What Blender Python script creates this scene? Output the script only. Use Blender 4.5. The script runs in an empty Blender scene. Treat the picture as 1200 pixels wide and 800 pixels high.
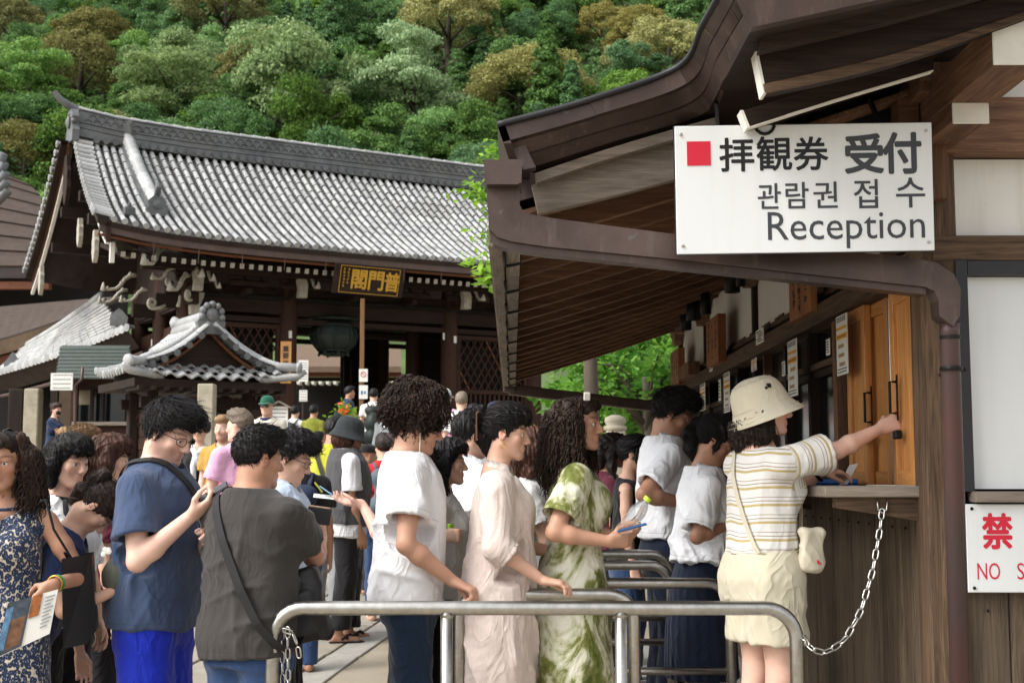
import bpy, math, random
import numpy as np
from mathutils import Vector, Matrix
random.seed(7)
rng = np.random.default_rng(7)
scene = bpy.context.scene
COL = scene.collection
R = math.radians
# ---------------------------------------------------------------- camera
CAM_H = 1.36
FPX = 1570.0                      # focal length in pixels of the 1200 px wide photograph
PITCH = math.atan(162 / FPX)
cam_d = bpy.data.cameras.new('camera')
cam_d.sensor_width = 36
cam_d.lens = FPX * 36 / 1200
cam_d.clip_end = 2000
cam_d.dof.use_dof = True
cam_d.dof.focus_distance = 5.4
cam_d.dof.aperture_fstop = 8.0
cam = bpy.data.objects.new('camera', cam_d)
COL.objects.link(cam)
cam.location = (0, 0, CAM_H)
cam.rotation_euler = (R(90) + PITCH, 0, 0)
scene.camera = cam
# ---------------------------------------------------------------- sky, sun, exposure (bright overcast)
SUN_EL, SUN_AZ = R(46), R(244)     # azimuth measured clockwise from +Y (behind the camera, a bit left)
world = bpy.data.worlds.new('World')
scene.world = world
world.use_nodes = True
wn = world.node_tree
wn.nodes.clear()
w_out = wn.nodes.new('ShaderNodeOutputWorld')
w_bg = wn.nodes.new('ShaderNodeBackground')
w_sky = wn.nodes.new('ShaderNodeTexSky')
w_sky.sky_type = 'NISHITA'
w_sky.sun_disc = False
w_sky.sun_elevation = SUN_EL
w_sky.sun_rotation = SUN_AZ
w_sky.dust_density = 4.0
w_sky.air_density = 1.0
w_hs = wn.nodes.new('ShaderNodeHueSaturation')
w_hs.inputs['Saturation'].default_value = 0.12
wn.links.new(w_sky.outputs[0], w_hs.inputs['Color'])
wn.links.new(w_hs.outputs[0], w_bg.inputs['Color'])
w_bg.inputs['Strength'].default_value = 0.15
wn.links.new(w_bg.outputs[0], w_out.inputs['Surface'])
sun_d = bpy.data.lights.new('sun', 'SUN')
sun_d.energy = 0.75
sun_d.angle = R(20)
sun_d.color = (1.0, 0.955, 0.89)
sun = bpy.data.objects.new('sun', sun_d)
COL.objects.link(sun)
sd = Vector((math.sin(SUN_AZ) * math.cos(SUN_EL), math.cos(SUN_AZ) * math.cos(SUN_EL), math.sin(SUN_EL)))
sun.rotation_euler = (-sd).to_track_quat('-Z', 'Y').to_euler()
scene.view_settings.view_transform = 'Standard'
scene.view_settings.look = 'None'
scene.view_settings.exposure = 1.08
scene.view_settings.gamma = 1.0
scene.render.engine = 'CYCLES'
scene.cycles.max_bounces = 6
scene.cycles.transparent_max_bounces = 6
def P(px, py, Y):
 """world point seen at photo pixel (px, py) at distance Y along the view"""
 xc, yc = (px - 600) / FPX, (400 - py) / FPX
 c, s = math.cos(PITCH), math.sin(PITCH)
 dy, dz = c - yc * s, s + yc * c
 t = Y / dy
 return Vector((xc * t, Y, CAM_H + dz * t))
def S(Y):
 return FPX / Y        # photo pixels per metre at distance Y
# ---------------------------------------------------------------- objects
WM = {}
def tag(o, label=None, cat=None, group=None, kind=None):
 if label: o['label'] = label
 if cat: o['category'] = cat
 if group: o['group'] = group
 if kind: o['kind'] = kind
 return o
def wm(o):
 return WM.get(o.name, Matrix.Identity(4)) if o else Matrix.Identity(4)
def thing(name, label, cat, loc=(0, 0, 0), rz=0.0, group=None):
 o = bpy.data.objects.new(name, None)
 COL.objects.link(o)
 o.empty_display_size = 0.2
 o.location = loc
 o.rotation_euler = (0, 0, rz)
 WM[o.name] = Matrix.Translation(Vector(loc)) @ Matrix.Rotation(rz, 4, 'Z')
 return tag(o, label, cat, group)
def link(name, me, parent=None, M=None, kind=None):
 o = bpy.data.objects.new(name, me)
 COL.objects.link(o)
 if parent is not None:
  o.parent = parent
 if M is not None:
  o.matrix_basis = M
 WM[o.name] = wm(parent) @ (M if M is not None else Matrix.Identity(4))
 if kind: o['kind'] = kind
 return o
def make_mesh(name, V, F, mats, mi=None, smooth=False):
 """V (n,3) array; F a list of index tuples or an (m,k) array"""
 me = bpy.data.meshes.new(name)
 V = np.asarray(V, np.float32).reshape(-1, 3)
 if isinstance(F, np.ndarray):
  n, k = F.shape
  idx = F.astype(np.int32).ravel()
  st = np.arange(0, n * k, k, dtype=np.int32)
 else:
  n = len(F)
  ln = np.array([len(f) for f in F], np.int32)
  idx = np.concatenate([np.asarray(f, np.int32) for f in F]) if n else np.zeros(0, np.int32)
  st = np.concatenate([[0], np.cumsum(ln)[:-1]]).astype(np.int32) if n else np.zeros(0, np.int32)
 me.vertices.add(len(V))
 me.vertices.foreach_set('co', V.ravel())
 me.loops.add(len(idx))
 me.loops.foreach_set('vertex_index', idx)
 me.polygons.add(n)
 me.polygons.foreach_set('loop_start', st)
 for m in (mats if isinstance(mats, (list, tuple)) else [mats]):
  me.materials.append(m)
 if mi is not None:
  me.polygons.foreach_set('material_index', np.asarray(mi, np.int32))
 me.polygons.foreach_set('use_smooth', np.full(n, bool(smooth)))
 me.update(calc_edges=True)
 me.validate()
 return me
def frame(d, up=(0, 0, 1)):
 d = Vector(d).normalized()
 up = Vector(up)
 if abs(d.dot(up)) > 0.98: up = Vector((0, 1, 0)) if abs(d.y) < .9 else Vector((1, 0, 0))
 s = d.cross(up).normalized()
 return d, s, s.cross(d).normalized()
class MB:
 def __init__(s):
  s.V, s.F, s.I, s.mi = [], [], [], 0
 def add(s, V, F):
  b = len(s.V)
  s.V.extend([tuple(v) for v in V])
  s.F.extend([tuple(i + b for i in f) for f in F])
  s.I.extend([s.mi] * len(F))
 def box(s, c, d, M=None, ch=0.0):
  c, h = Vector(c), Vector(d) / 2
  ch = min(ch, min(h) * .9)
  V, F = [], []
  sg = [(x, y, z) for x in (-1, 1) for y in (-1, 1) for z in (-1, 1)]
  if ch <= 0:
   V = [Vector((x * h.x, y * h.y, z * h.z)) for x, y, z in sg]
   F = [(0, 1, 3, 2), (4, 6, 7, 5), (0, 4, 5, 1), (2, 3, 7, 6), (0, 2, 6, 4), (1, 5, 7, 3)]
  else:
   for x, y, z in sg:
    V += [Vector((x * h.x, y * (h.y - ch), z * (h.z - ch))), Vector((x * (h.x - ch), y * h.y, z * (h.z - ch))),
      Vector((x * (h.x - ch), y * (h.y - ch), z * h.z))]
   f8 = [(0, 1, 3, 2), (4, 6, 7, 5), (0, 4, 5, 1), (2, 3, 7, 6), (0, 2, 6, 4), (1, 5, 7, 3)]
   ax = [0, 0, 1, 1, 2, 2]
   F = [tuple(i * 3 + a for i in f) for f, a in zip(f8, ax)]
   for i in range(8):
    for bit, a, b in ((4, 1, 2), (2, 0, 2), (1, 0, 1)):
     j = i ^ bit
     if i < j: F.append((i * 3 + a, j * 3 + a, j * 3 + b, i * 3 + b))
    F.append((i * 3, i * 3 + 1, i * 3 + 2))
  V = [(M @ v if M else v) + c for v in V]
  s.add(V, F)
  return s
 def beam(s, p, q, w, h, up=(0, 0, 1), ch=0.0):
  p, q = Vector(p), Vector(q)
  d, sd_, u = frame(q - p, up)
  M = Matrix((d, sd_, u)).transposed()
  return s.box((p + q) / 2, ((q - p).length, w, h), M, ch)
 def tube(s, pts, r, n=8, caps=True, flat=None, up=(0, 0, 1)):
  pts = [Vector(p) for p in pts]
  m = len(pts)
  rs = list(r) if isinstance(r, (list, tuple)) else [r] * m
  V, F = [], []
  t0 = None
  for i, p in enumerate(pts):
   a, b = pts[max(i - 1, 0)], pts[min(i + 1, m - 1)]
   d = (b - a)
   if d.length < 1e-9: d = Vector((0, 0, 1))
   d.normalize()
   if t0 is None:
    _, sd_, u = frame(d, up)
   else:
    sd_ = (t0 - d * t0.dot(d))
    sd_ = sd_.normalized() if sd_.length > 1e-6 else frame(d, up)[1]
    u = sd_.cross(d).normalized()
   t0 = sd_
   for k in range(n):
    a_ = 2 * math.pi * k / n
    f = flat if flat else 1.0
    V.append(p + sd_ * (math.cos(a_) * rs[i]) + u * (math.sin(a_) * rs[i] * f))
  for i in range(m - 1):
   for k in range(n):
    k2 = (k + 1) % n
    F.append((i * n + k, i * n + k2, (i + 1) * n + k2, (i + 1) * n + k))
  if caps:
   F.append(tuple(range(n - 1, -1, -1)))
   F.append(tuple(range((m - 1) * n, m * n)))
  s.add(V, F)
  return s
 def lathe(s, prof, c=(0, 0, 0), n=16, M=None, caps=True):
  c = Vector(c)
  V, F = [], []
  for r_, z in prof:
   for k in range(n):
    a = 2 * math.pi * k / n
    v = Vector((r_ * math.cos(a), r_ * math.sin(a), z))
    V.append((M @ v if M else v) + c)
  m = len(prof)
  for i in range(m - 1):
   for k in range(n):
    k2 = (k + 1) % n
    F.append((i * n + k, i * n + k2, (i + 1) * n + k2, (i + 1) * n + k))
  if caps:
   F.append(tuple(range(n - 1, -1, -1)))
   F.append(tuple(range((m - 1) * n, m * n)))
  s.add(V, F)
  return s
 def prism(s, poly, o, ex, ey, ez, depth, holes=False):
  """polygon (list of 2d) in the plane o + x*ex + y*ey, extruded by depth along ez"""
  o, ex, ey, ez = Vector(o), Vector(ex), Vector(ey), Vector(ez)
  A = [o + ex * x + ey * y for x, y in poly]
  B = [a + ez * depth for a in A]
  n = len(poly)
  F = [tuple(range(n))[::-1], tuple(range(n, 2 * n))]
  F += [(i, (i + 1) % n, n + (i + 1) % n, n + i) for i in range(n)]
  s.add(A + B, F)
  return s
 def strip(s, A, B, t, nrm):
  """thick ribbon between polylines A and B, thickness t along nrm"""
  A, B, nrm = [Vector(a) for a in A], [Vector(b) for b in B], Vector(nrm).normalized() * t
  n = len(A)
  V = A + B + [a + nrm for a in A] + [b + nrm for b in B]
  F = []
  for i in range(n - 1):
   F.append((i, i + 1, n + i + 1, n + i))
   F.append((2 * n + i, 3 * n + i, 3 * n + i + 1, 2 * n + i + 1))
   F.append((i, 2 * n + i, 2 * n + i + 1, i + 1))
   F.append((n + i, n + i + 1, 3 * n + i + 1, 3 * n + i))
  F.append((0, n, 3 * n, 2 * n))
  F.append((n - 1, 3 * n - 1, 4 * n - 1, 2 * n - 1))
  s.add(V, F)
  return s
 def ball(s, c, r, n=10, m=7, sc=(1, 1, 1), M=None):
  prof = [(max(math.sin(math.pi * i / m), .02), -math.cos(math.pi * i / m)) for i in range(m + 1)]
  c = Vector(c)
  V0 = []
  b = MB().lathe(prof, n=n)
  V = []
  for v in b.V:
   v = Vector((v[0] * r * sc[0], v[1] * r * sc[1], v[2] * r * sc[2]))
   V.append((M @ v if M else v) + c)
  s.add(V, b.F)
  return s
 def mesh(s, name, mats, smooth=False, inv=None):
  V = np.array(s.V, np.float64).reshape(-1, 3)
  if inv is not None:
   A = np.array(inv)
   V = V @ A[:3, :3].T + A[:3, 3]
  mi = s.I if isinstance(mats, (list, tuple)) and len(mats) > 1 else None
  return make_mesh(name, V, s.F, mats, mi, smooth)
 def build(s, name, mats, parent=None, smooth=False, kind=None, local=False, autos=None):
  """vertices are world coordinates unless local=True (then in the parent's frame)"""
  inv = None if (local or parent is None) else wm(parent).inverted()
  me = s.mesh(name, mats, smooth or autos is not None, inv)
  if autos is not None:
   sharp_by_angle(me, autos)
  return link(name, me, parent, None, kind)
def sharp_by_angle(me, deg):
 try:
  me.set_sharp_from_angle(angle=R(deg))
 except Exception:
  pass
def dup(o, parent=None, M=None, deep=True):
 c = o.copy()
 COL.objects.link(c)
 if parent is not None: c.parent = parent
 if M is not None: c.matrix_basis = M
 WM[c.name] = wm(parent) @ c.matrix_basis
 if deep:
  for ch in list(o.children):
   dup(ch, c)
 return c
# ---------------------------------------------------------------- materials
def hx(h, f=1.0):
 h = h.lstrip('#')
 v = [int(h[i:i + 2], 16) / 255 for i in (0, 2, 4)]
 return tuple(f * (x / 12.92 if x <= .04045 else ((x + .055) / 1.055) ** 2.4) for x in v)
class NT:
 def __init__(s, name):
  s.m = bpy.data.materials.new(name)
  s.m.use_nodes = True
  s.t = s.m.node_tree
  s.b = s.t.nodes['Principled BSDF']
 def n(s, typ, ins=None, **kw):
  nd = s.t.nodes.new('ShaderNode' + typ)
  for k, v in kw.items(): setattr(nd, k, v)
  for k, v in (ins or {}).items():
   if hasattr(v, 'bl_rna') or isinstance(v, bpy.types.NodeSocket):
    s.t.links.new(v, nd.inputs[k])
   else:
    nd.inputs[k].default_value = v
  return nd
 def coord(s, scale=(1, 1, 1), kind='Object', loc=(0, 0, 0)):
  tc = s.n('TexCoord')
  mp = s.n('Mapping', {'Vector': tc.outputs[kind], 'Scale': scale, 'Location': loc})
  return mp.outputs[0]
 def noise(s, vec, scale=5, detail=4, rough=.55, dist=0):
  return s.n('TexNoise', {'Vector': vec, 'Scale': scale, 'Detail': detail, 'Roughness': rough, 'Distortion': dist}).outputs[0]
 def ramp(s, fac, stops):
  nd = s.n('ValToRGB', {'Fac': fac})
  e = nd.color_ramp.elements
  while len(e) < len(stops): e.new(.5)
  for el, (p, c) in zip(e, stops):
   el.position = p
   el.color = (*c, 1) if len(c) == 3 else c
  return nd.outputs[0]
 def mix(s, fac, a, b, mode='MIX'):
  nd = s.n('Mix', data_type='RGBA', blend_type=mode)
  for i, v in ((0, fac), (6, a), (7, b)):
   if isinstance(v, bpy.types.NodeSocket): s.t.links.new(v, nd.inputs[i])
   else: nd.inputs[i].default_value = v if i == 0 else ((*v, 1) if len(v) == 3 else v)
  return nd.outputs[2]
 def math(s, op, a, b=0.0, c=None):
  nd = s.n('Math', operation=op)
  for i, v in ((0, a), (1, b), (2, c)):
   if v is None: continue
   if isinstance(v, bpy.types.NodeSocket): s.t.links.new(v, nd.inputs[i])
   else: nd.inputs[i].default_value = v
  return nd.outputs[0]
 def set(s, **kw):
  for k, v in kw.items():
   k = {'color': 'Base Color', 'rough': 'Roughness', 'metal': 'Metallic', 'spec': 'Specular IOR Level', 'normal': 'Normal',
     'trans': 'Transmission Weight', 'alpha': 'Alpha', 'sheen': 'Sheen Weight', 'sss': 'Subsurface Weight', 'coat': 'Coat Weight'}.get(k, k)
   if isinstance(v, bpy.types.NodeSocket): s.t.links.new(v, s.b.inputs[k])
   else:
    if isinstance(v, tuple) and len(v) == 3 and k == 'Base Color': v = (*v, 1)
    s.b.inputs[k].default_value = v
  return s
 def bump(s, h, strength=.3, dist=.01):
  return s.n('Bump', {'Height': h, 'Strength': strength, 'Distance': dist}).outputs[0]
 def rnd(s, col, amt):
  """brightness varied object by object"""
  oi = s.n('ObjectInfo').outputs['Random']
  f = s.math('MULTIPLY_ADD', oi, 2 * amt, 1 - amt)
  return s.n('HueSaturation', {'Color': col, 'Value': f}).outputs[0]
def plain(name, c, rough=.6, metal=0.0, var=.12, scale=6, bump=.08, bscale=60, spec=.4, rnd=0.0, stretch=(1, 1, 1), bd=.004):
 t = NT(name)
 v = t.coord(stretch)
 n1 = t.noise(v, scale, 5)
 col = t.ramp(n1, [(.3, tuple(x * (1 - var) for x in c)), (.7, tuple(min(x * (1 + var), 1) for x in c))])
 if rnd: col = t.rnd(col, rnd)
 t.set(color=col, rough=rough, metal=metal, spec=spec)
 if bump: t.set(normal=t.bump(t.noise(v, bscale, 3), bump, bd))
 return t.m
def wood(name, c1, c2, rough=.7, spec=.25, fine=28, weather=None, rnd=.18, bump=.25):
 """three materials with the grain along local x, y, z"""
 out = []
 for ax in range(3):
  t = NT(name + 'xyz'[ax])
  oi = t.n('ObjectInfo')
  tc = t.n('TexCoord')
  off = t.n('VectorMath', {0: tc.outputs['Object'], 1: oi.outputs['Random']}, operation='ADD').outputs[0]
  def gr(f, l, d, r_, ds):
   sc = [f, f, f]; sc[ax] = l
   return t.noise(t.n('Mapping', {'Vector': off, 'Scale': tuple(sc)}).outputs[0], 1.0, d, r_, ds)
  g = gr(fine * 4, 5.0, 5, .65, .8)
  gm = gr(fine * 1.1, 1.4, 4, .6, 1.6)
  g2 = gr(fine * .16, .3, 4, .6, .4)
  f = t.math('ADD', t.math('MULTIPLY', g, .55), t.math('MULTIPLY', gm, .45))
  col = t.ramp(f, [(.34, tuple(x * .88 for x in c1)), (.5, tuple((a + b) / 2 for a, b in zip(c1, c2))), (.64, tuple(x * 1.12 for x in c2))])
  col = t.mix(t.ramp(g, [(.60, (0, 0, 0)), (.70, (.6, .6, .6))]), col, tuple(x * .35 for x in c1))
  col = t.mix(t.ramp(g2, [(.40, (0, 0, 0)), (.68, (.6, .6, .6))]), col, tuple(x * .5 for x in c1))
  if weather:
   v3 = t.n('Mapping', {'Vector': off, 'Scale': (2.2, 2.2, 2.2)}).outputs[0]
   w = t.math('MULTIPLY', t.ramp(t.noise(v3, 1.0, 5, .6), [(.42, (0, 0, 0)), (.68, (.8, .8, .8))]), t.ramp(g, [(.3, (.3, .3, .3)), (.6, (1, 1, 1))]))
   col = t.mix(w, col, weather)
  col = t.rnd(col, rnd)
  t.set(color=col, rough=rough, spec=spec, normal=t.bump(f, bump * 1.5, .006))
  out.append(t.m)
 return out
def wpick(ws, p, q):
 d = [abs(a - b) for a, b in zip(p, q)]
 return ws[d.index(max(d))]
def dummy(): pass
# text: built in font curves turned into thin solid letters
def text_mesh(body, size, depth, mat, bold=0.0, align='LEFT', spacing=1.0):
 cu = bpy.data.curves.new('text', 'FONT')
 cu.body = body
 cu.size = size
 cu.extrude = depth / 2
 cu.offset = bold
 cu.align_x = align
 cu.space_character = spacing
 cu.resolution_u = 3
 o = bpy.data.objects.new('text', cu)
 COL.objects.link(o)
 bpy.context.view_layer.update()
 dg = bpy.context.evaluated_depsgraph_get()
 me = bpy.data.meshes.new_from_object(o.evaluated_get(dg))
 bpy.data.objects.remove(o)
 bpy.data.curves.remove(cu)
 me.materials.clear()
 me.materials.append(mat)
 return me
def fit_text(body, x0, x1, z0, z1, Mw, depth, mat, name='lettering', parent=None, bold=0.0):
 """letters stretched to fill the rectangle x0..x1, z0..z1 of the plane Mw (local x right, y up, z out of the face)"""
 me = text_mesh(body, 1.0, 0.0, mat, 0)
 n = len(me.vertices)
 if n == 0: return None
 V = np.zeros(n * 3, np.float32)
 me.vertices.foreach_get('co', V)
 V = V.reshape(-1, 3)
 lo, hi = V.min(0), V.max(0)
 wpx = (x1 - x0) / max(hi[0] - lo[0], 1e-6)
 V[:, 0] = x0 + (V[:, 0] - lo[0]) * (x1 - x0) / max(hi[0] - lo[0], 1e-6)
 V[:, 1] = z0 + (V[:, 1] - lo[1]) * (z1 - z0) / max(hi[1] - lo[1], 1e-6)
 V[:, 2] = depth
 me.vertices.foreach_set('co', V.ravel())
 me.update()
 if bold:                                   # heavier strokes: the same letter shifted around itself
  Fs = [tuple(p.vertices) for p in me.polygons]
  VV, FF = [], []
  for k in range(9):
   a = k * math.pi / 4
   o_ = np.array([bold * math.cos(a), bold * math.sin(a), k * .00004]) if k < 8 else np.array([0, 0, .0004])
   VV.append(V + o_); FF += [tuple(i + k * n for i in f) for f in Fs]
  me = make_mesh(name, np.concatenate(VV), FF, mat)
 if parent is not None: Mw = wm(parent).inverted() @ Mw
 return link(name, me, parent, Mw)
# ================================================================ terrain, forest
def sstep(a, b, x):
 t = np.clip((np.asarray(x, float) - a) / (b - a), 0, 1)
 return t * t * (3 - 2 * t)
def gz(x, y):
 z = np.interp(y, [-100, 9.3, 10.7, 15, 18, 24, 40, 80], [0, 0, .1, .42, .66, 1.05, 1.3, 1.3])
 z = z - 0.13 * (1 - sstep(7.8, 9.6, y)) * (1 - sstep(-1.0, 0.1, x))
 return z
def gpt(px, py):
 """ground point seen at a pixel"""
 Y = 9.0
 for _ in range(40):
  p = P(px, py, Y)
  d = (CAM_H - float(gz(p.x, Y))) / max(CAM_H - p.z, 1e-3)
  Y *= min(max(d, .5), 2)
 return P(px, py, Y)
def grid_mesh(name, xs, ys, fz, mat, kind='structure'):
 X, Y = np.meshgrid(np.array(xs, float), np.array(ys, float), indexing='ij')
 Z = fz(X, Y)
 V = np.stack([X, Y, Z], -1).reshape(-1, 3)
 nx, ny = len(xs), len(ys)
 i, j = np.meshgrid(np.arange(nx - 1), np.arange(ny - 1), indexing='ij')
 a = (i * ny + j).ravel()
 F = np.stack([a, a + ny, a + ny + 1, a + 1], 1)
 return link(name, make_mesh(name, V, F, mat, smooth=True), kind=kind)
t = NT('ground_mat')
v = t.coord()
n1 = t.noise(v, 1.1, 6, .6)
n2 = t.noise(v, 90, 4, .7)
col = t.ramp(n1, [(.3, hx('#8f8574')), (.7, hx('#aaa08f'))])
col = t.mix(t.ramp(n2, [(.45, (0, 0, 0)), (.75, (.5, .5, .5))]), col, hx('#7f766a'))
col = t.mix(t.ramp(t.noise(v, 3.3, 5, .65), [(.55, (0, 0, 0)), (.75, (.35, .35, .35))]), col, hx('#8a7f70'))
t.set(color=col, rough=.85, spec=.25, normal=t.bump(n2, .4, .004))
MGROUND = t.m
fine = list(np.arange(-8, 8.01, .4))
xs = [-300, -150, -80, -40, -25, -16, -11] + fine + [11, 16, 25, 40, 80, 150, 300]
ys = [-120, -40, -10, 0, 3, 5] + list(np.arange(6, 30, .4)) + [32, 36, 40, 46, 52, 60, 80, 140]
ground = grid_mesh('ground', xs, ys, gz, MGROUND)
# granite paving beside the queue: every slab is its own stone
MSLAB = plain('granite_slab', hx('#928b7e'), .8, var=.16, scale=9, bump=.35, bscale=120, rnd=.13)
MSLAB2 = plain('granite_kerb', hx('#9e9a92'), .75, var=.12, scale=14, bump=.3, bscale=140, rnd=.08)
pave = bpy.data.objects.new('pavement', make_mesh('pavement', [(-1.6, 8.3, .0), (-1.5, 8.3, .0), (-1.5, 8.4, .0), (-1.6, 8.4, .0)], [(0, 1, 2, 3)], MSLAB))
COL.objects.link(pave)
pave['kind'] = 'structure'
pave.location.z = -.02
A, B = gpt(342, 798), gpt(414, 750)
C2, D2 = gpt(382, 800), gpt(420, 770)
dirv = Vector(((B.x - A.x), (B.y - A.y), 0)).normalized()
sidev = Vector((dirv.y, -dirv.x, 0))
kw = abs((C2 - A).dot(sidev))
def slab(name, cx, cy, w, l, mat, h=.03):
 me = MB().box((0, 0, 0), (w, l, .08), ch=.006).mesh(name, mat)
 z = float(gz(cx, cy))
 dz = (float(gz(cx + dirv.x * .3, cy + dirv.y * .3)) - float(gz(cx - dirv.x * .3, cy - dirv.y * .3))) / .6
 M = Matrix.Translation((cx, cy, z + h - .04)) @ Matrix.Rotation(-math.atan2(dirv.x, dirv.y), 4, 'Z') @ Matrix.Rotation(math.atan(dz), 4, 'X')
 o = link(name, me, pave, Matrix.Translation((0, 0, .02)) @ M)
 return o
for k in range(-1, 14):
 c = A + dirv * (.35 + k * .92) + sidev * (kw / 2)
 slab('kerb_stone', c.x, c.y, kw - .006, .905, MSLAB2, .012 + .002 * (k % 3))
for j in range(5):
 for k in range(-1, 9):
  c = A + dirv * (.2 + k * 1.22 + (j % 2) * .55) - sidev * (.44 + j * .86)
  slab('paving_slab', c.x, c.y, .85, 1.208, MSLAB, .008 + .002 * ((k + j) % 3))
# ---- hillside
def hz(x, y):
 x, y = np.asarray(x, float), np.asarray(y, float)
 base = np.interp(y, [40, 52, 70, 150, 200, 320, 500], [-2, 1, 10, 57, 84, 130, 160])
 return base + 2.2 * np.sin(x * .045 + 1) * np.sin(y * .06) + .05 * x * (y > 52) - .4 * np.minimum(np.abs(y - 46) / 6, 1)
MHILL = plain('hill_mat', hx('#4b5d33'), .95, var=.4, scale=.4, bump=.5, bscale=3)
hill = grid_mesh('hillside', list(np.arange(-200, 201, 10)), list(np.arange(46, 60, 2)) + list(np.arange(60, 200, 6)) + [210, 250, 320, 500], hz, MHILL)
def leaf_mat(name, c1, c2, trans=.35, scale=.5, rnd=.12, rough=.6):
 t = NT(name)
 v = t.coord()
 n = t.noise(v, scale, 3, .6)
 ge = t.n('NewGeometry')
 rp = ge.outputs['Random Per Island']
 f = t.math('ADD', t.math('MULTIPLY', n, .6), t.math('MULTIPLY', rp, .4))
 col = t.ramp(f, [(.32, c1), (.68, c2)])
 oi = t.n('ObjectInfo').outputs['Random']
 col = t.n('HueSaturation', {'Color': col, 'Hue': t.math('MULTIPLY_ADD', oi, .03, .49), 'Saturation': t.math('MULTIPLY_ADD', oi, -.3, 1.1), 'Value': t.math('MULTIPLY_ADD', oi, 2 * rnd + .1, .97 - rnd)}).outputs[0] if rnd else col
 t.set(color=col, rough=rough, spec=.3)
 tr = t.n('BsdfTranslucent', {'Color': col})
 mx = t.n('MixShader', {0: trans, 1: t.b.outputs[0], 2: tr.outputs[0]})
 t.t.links.new(mx.outputs[0], t.t.nodes['Material Output'].inputs['Surface'])
 return t.m
def leaf_quads(C, N, size, rg, asp=.62, jit=.7):
 """numpy: leaf shaped quads (diamonds) at C with normals near N"""
 n = len(C)
 N = N + rg.normal(0, jit, (n, 3))
 N /= np.linalg.norm(N, axis=1)[:, None] + 1e-9
 T = np.cross(N, rg.normal(0, 1, (n, 3)))
 T /= np.linalg.norm(T, axis=1)[:, None] + 1e-9
 B = np.cross(N, T)
 s = (size * rg.uniform(.65, 1.3, n))[:, None]
 bend = N * s * .12
 V = np.stack([C - T * s, C - B * s * asp + bend, C + T * s, C + B * s * asp + bend], 1).reshape(-1, 3)
 F = np.arange(n * 4).reshape(-1, 4)
 return V, F
def clump_crown(kind, seed):
 rg = np.random.default_rng(seed)
 Cs, Ns = [], []
 def clump(c, r, n):
  d = rg.normal(0, 1, (n, 3)); d /= np.linalg.norm(d, axis=1)[:, None]
  d[:, 2] = np.where(d[:, 2] < -.35, -d[:, 2], d[:, 2])
  rr = rg.uniform(.62, 1.0, (n, 1)) + .3 * rg.random((n, 1)) ** 4
  Cs.append(np.array(c) + d * np.array(r) * rr); Ns.append(d)
 if kind == 'broad':
  for i in range(30):
   a, u = rg.uniform(0, 6.283), rg.uniform(0, 1) ** .6
   z = rg.uniform(-.75, 1)
   rad = 3.4 * u * math.sqrt(max(1 - z * z * .7, .1))
   r = rg.uniform(.5, 1.45)
   clump((rad * math.cos(a), rad * math.sin(a), 4.6 + z * 2.5), (r, r, r * .8), 640)
  size = .105
 elif kind == 'gold':
  for i in range(40):
   a, z = i * 2.39996, 1 - (i + .5) / 40 * 1.25
   rad = 3.3 * math.sqrt(max(1 - z * z, .05)) * rg.uniform(.8, 1.02)
   r = rg.uniform(.5, 1.1)
   clump((rad * math.cos(a), rad * math.sin(a), 4.3 + z * 2.6 * rg.uniform(.9, 1.1)), (r, r, r * .8), 420)
  size = .095
 elif kind == 'layer':
  for i in range(22):
   a, u = rg.uniform(0, 6.283), rg.uniform(.1, 1)
   z = rg.uniform(0, 1)
   rad = 3.6 * u * (1.05 - .55 * z)
   r = rg.uniform(.9, 1.6)
   clump((rad * math.cos(a), rad * math.sin(a), 3.2 + z * 4.2), (r, r, r * .4), 560)
  size = .1
 else:                                    # conifer
  for i in range(34):
   z = (i + .5) / 34
   a = i * 2.39996
   rad = 1.75 * (1 - z) ** .8 * rg.uniform(.55, 1)
   r = .45 + .65 * (1 - z)
   clump((rad * math.cos(a), rad * math.sin(a), 2.2 + z * 8.0), (r, r, r * .75), 460)
  size = .12
 C, N = np.concatenate(Cs), np.concatenate(Ns)
 return leaf_quads(C, N, np.full(len(C), size), rg)
MBARK = plain('bark', hx('#4b4238'), .9, var=.3, scale=8, bump=.5, bscale=20, stretch=(1, 1, .2))
def trunk_mesh(seed, h, spread, r0):
 rg = random.Random(seed)
 m = MB()
 m.tube([(0, 0, -1.2), (.05, 0, h * .3), (rg.uniform(-.2, .2), .1, h * .62), (0, 0, h)], [r0 * 1.25, r0, r0 * .65, r0 * .2], 7)
 for k in range(6):
  a = k * 1.05 + rg.uniform(-.3, .3)
  z = h * rg.uniform(.35, .7)
  q = (math.cos(a) * spread, math.sin(a) * spread, z + spread * rg.uniform(.3, .8))
  m.tube([(0, 0, z), (q[0] * .5, q[1] * .5, z + (q[2] - z) * .7), q], [r0 * .45, r0 * .3, r0 * .08], 5)
 return m.mesh('trunk', MBARK, True)
LM = dict(
 mid=leaf_mat('leaf_mid', hx('#40602c'), hx('#779c4a')),
 bright=leaf_mat('leaf_bright', hx('#4f7a2c'), hx('#93b655')),
 dark=leaf_mat('leaf_dark', hx('#3f6035'), hx('#6a9150')),
 gold=leaf_mat('leaf_gold', hx('#7f7d42'), hx('#b5b06c')),
 brown=leaf_mat('leaf_brown', hx('#666838'), hx('#97945a')),
 pale=leaf_mat('leaf_pale', hx('#66804a'), hx('#a3b878')))
CROWN = {}
def crown(kind, mat, k):
 key = (kind, mat, k)
 if key not in CROWN:
  V, F = clump_crown(kind, hash((kind, k)) % 1000 if False else (len(kind) * 17 + k * 5))
  CROWN[key] = make_mesh('crown', V, F, LM[mat])
 return CROWN[key]
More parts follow.
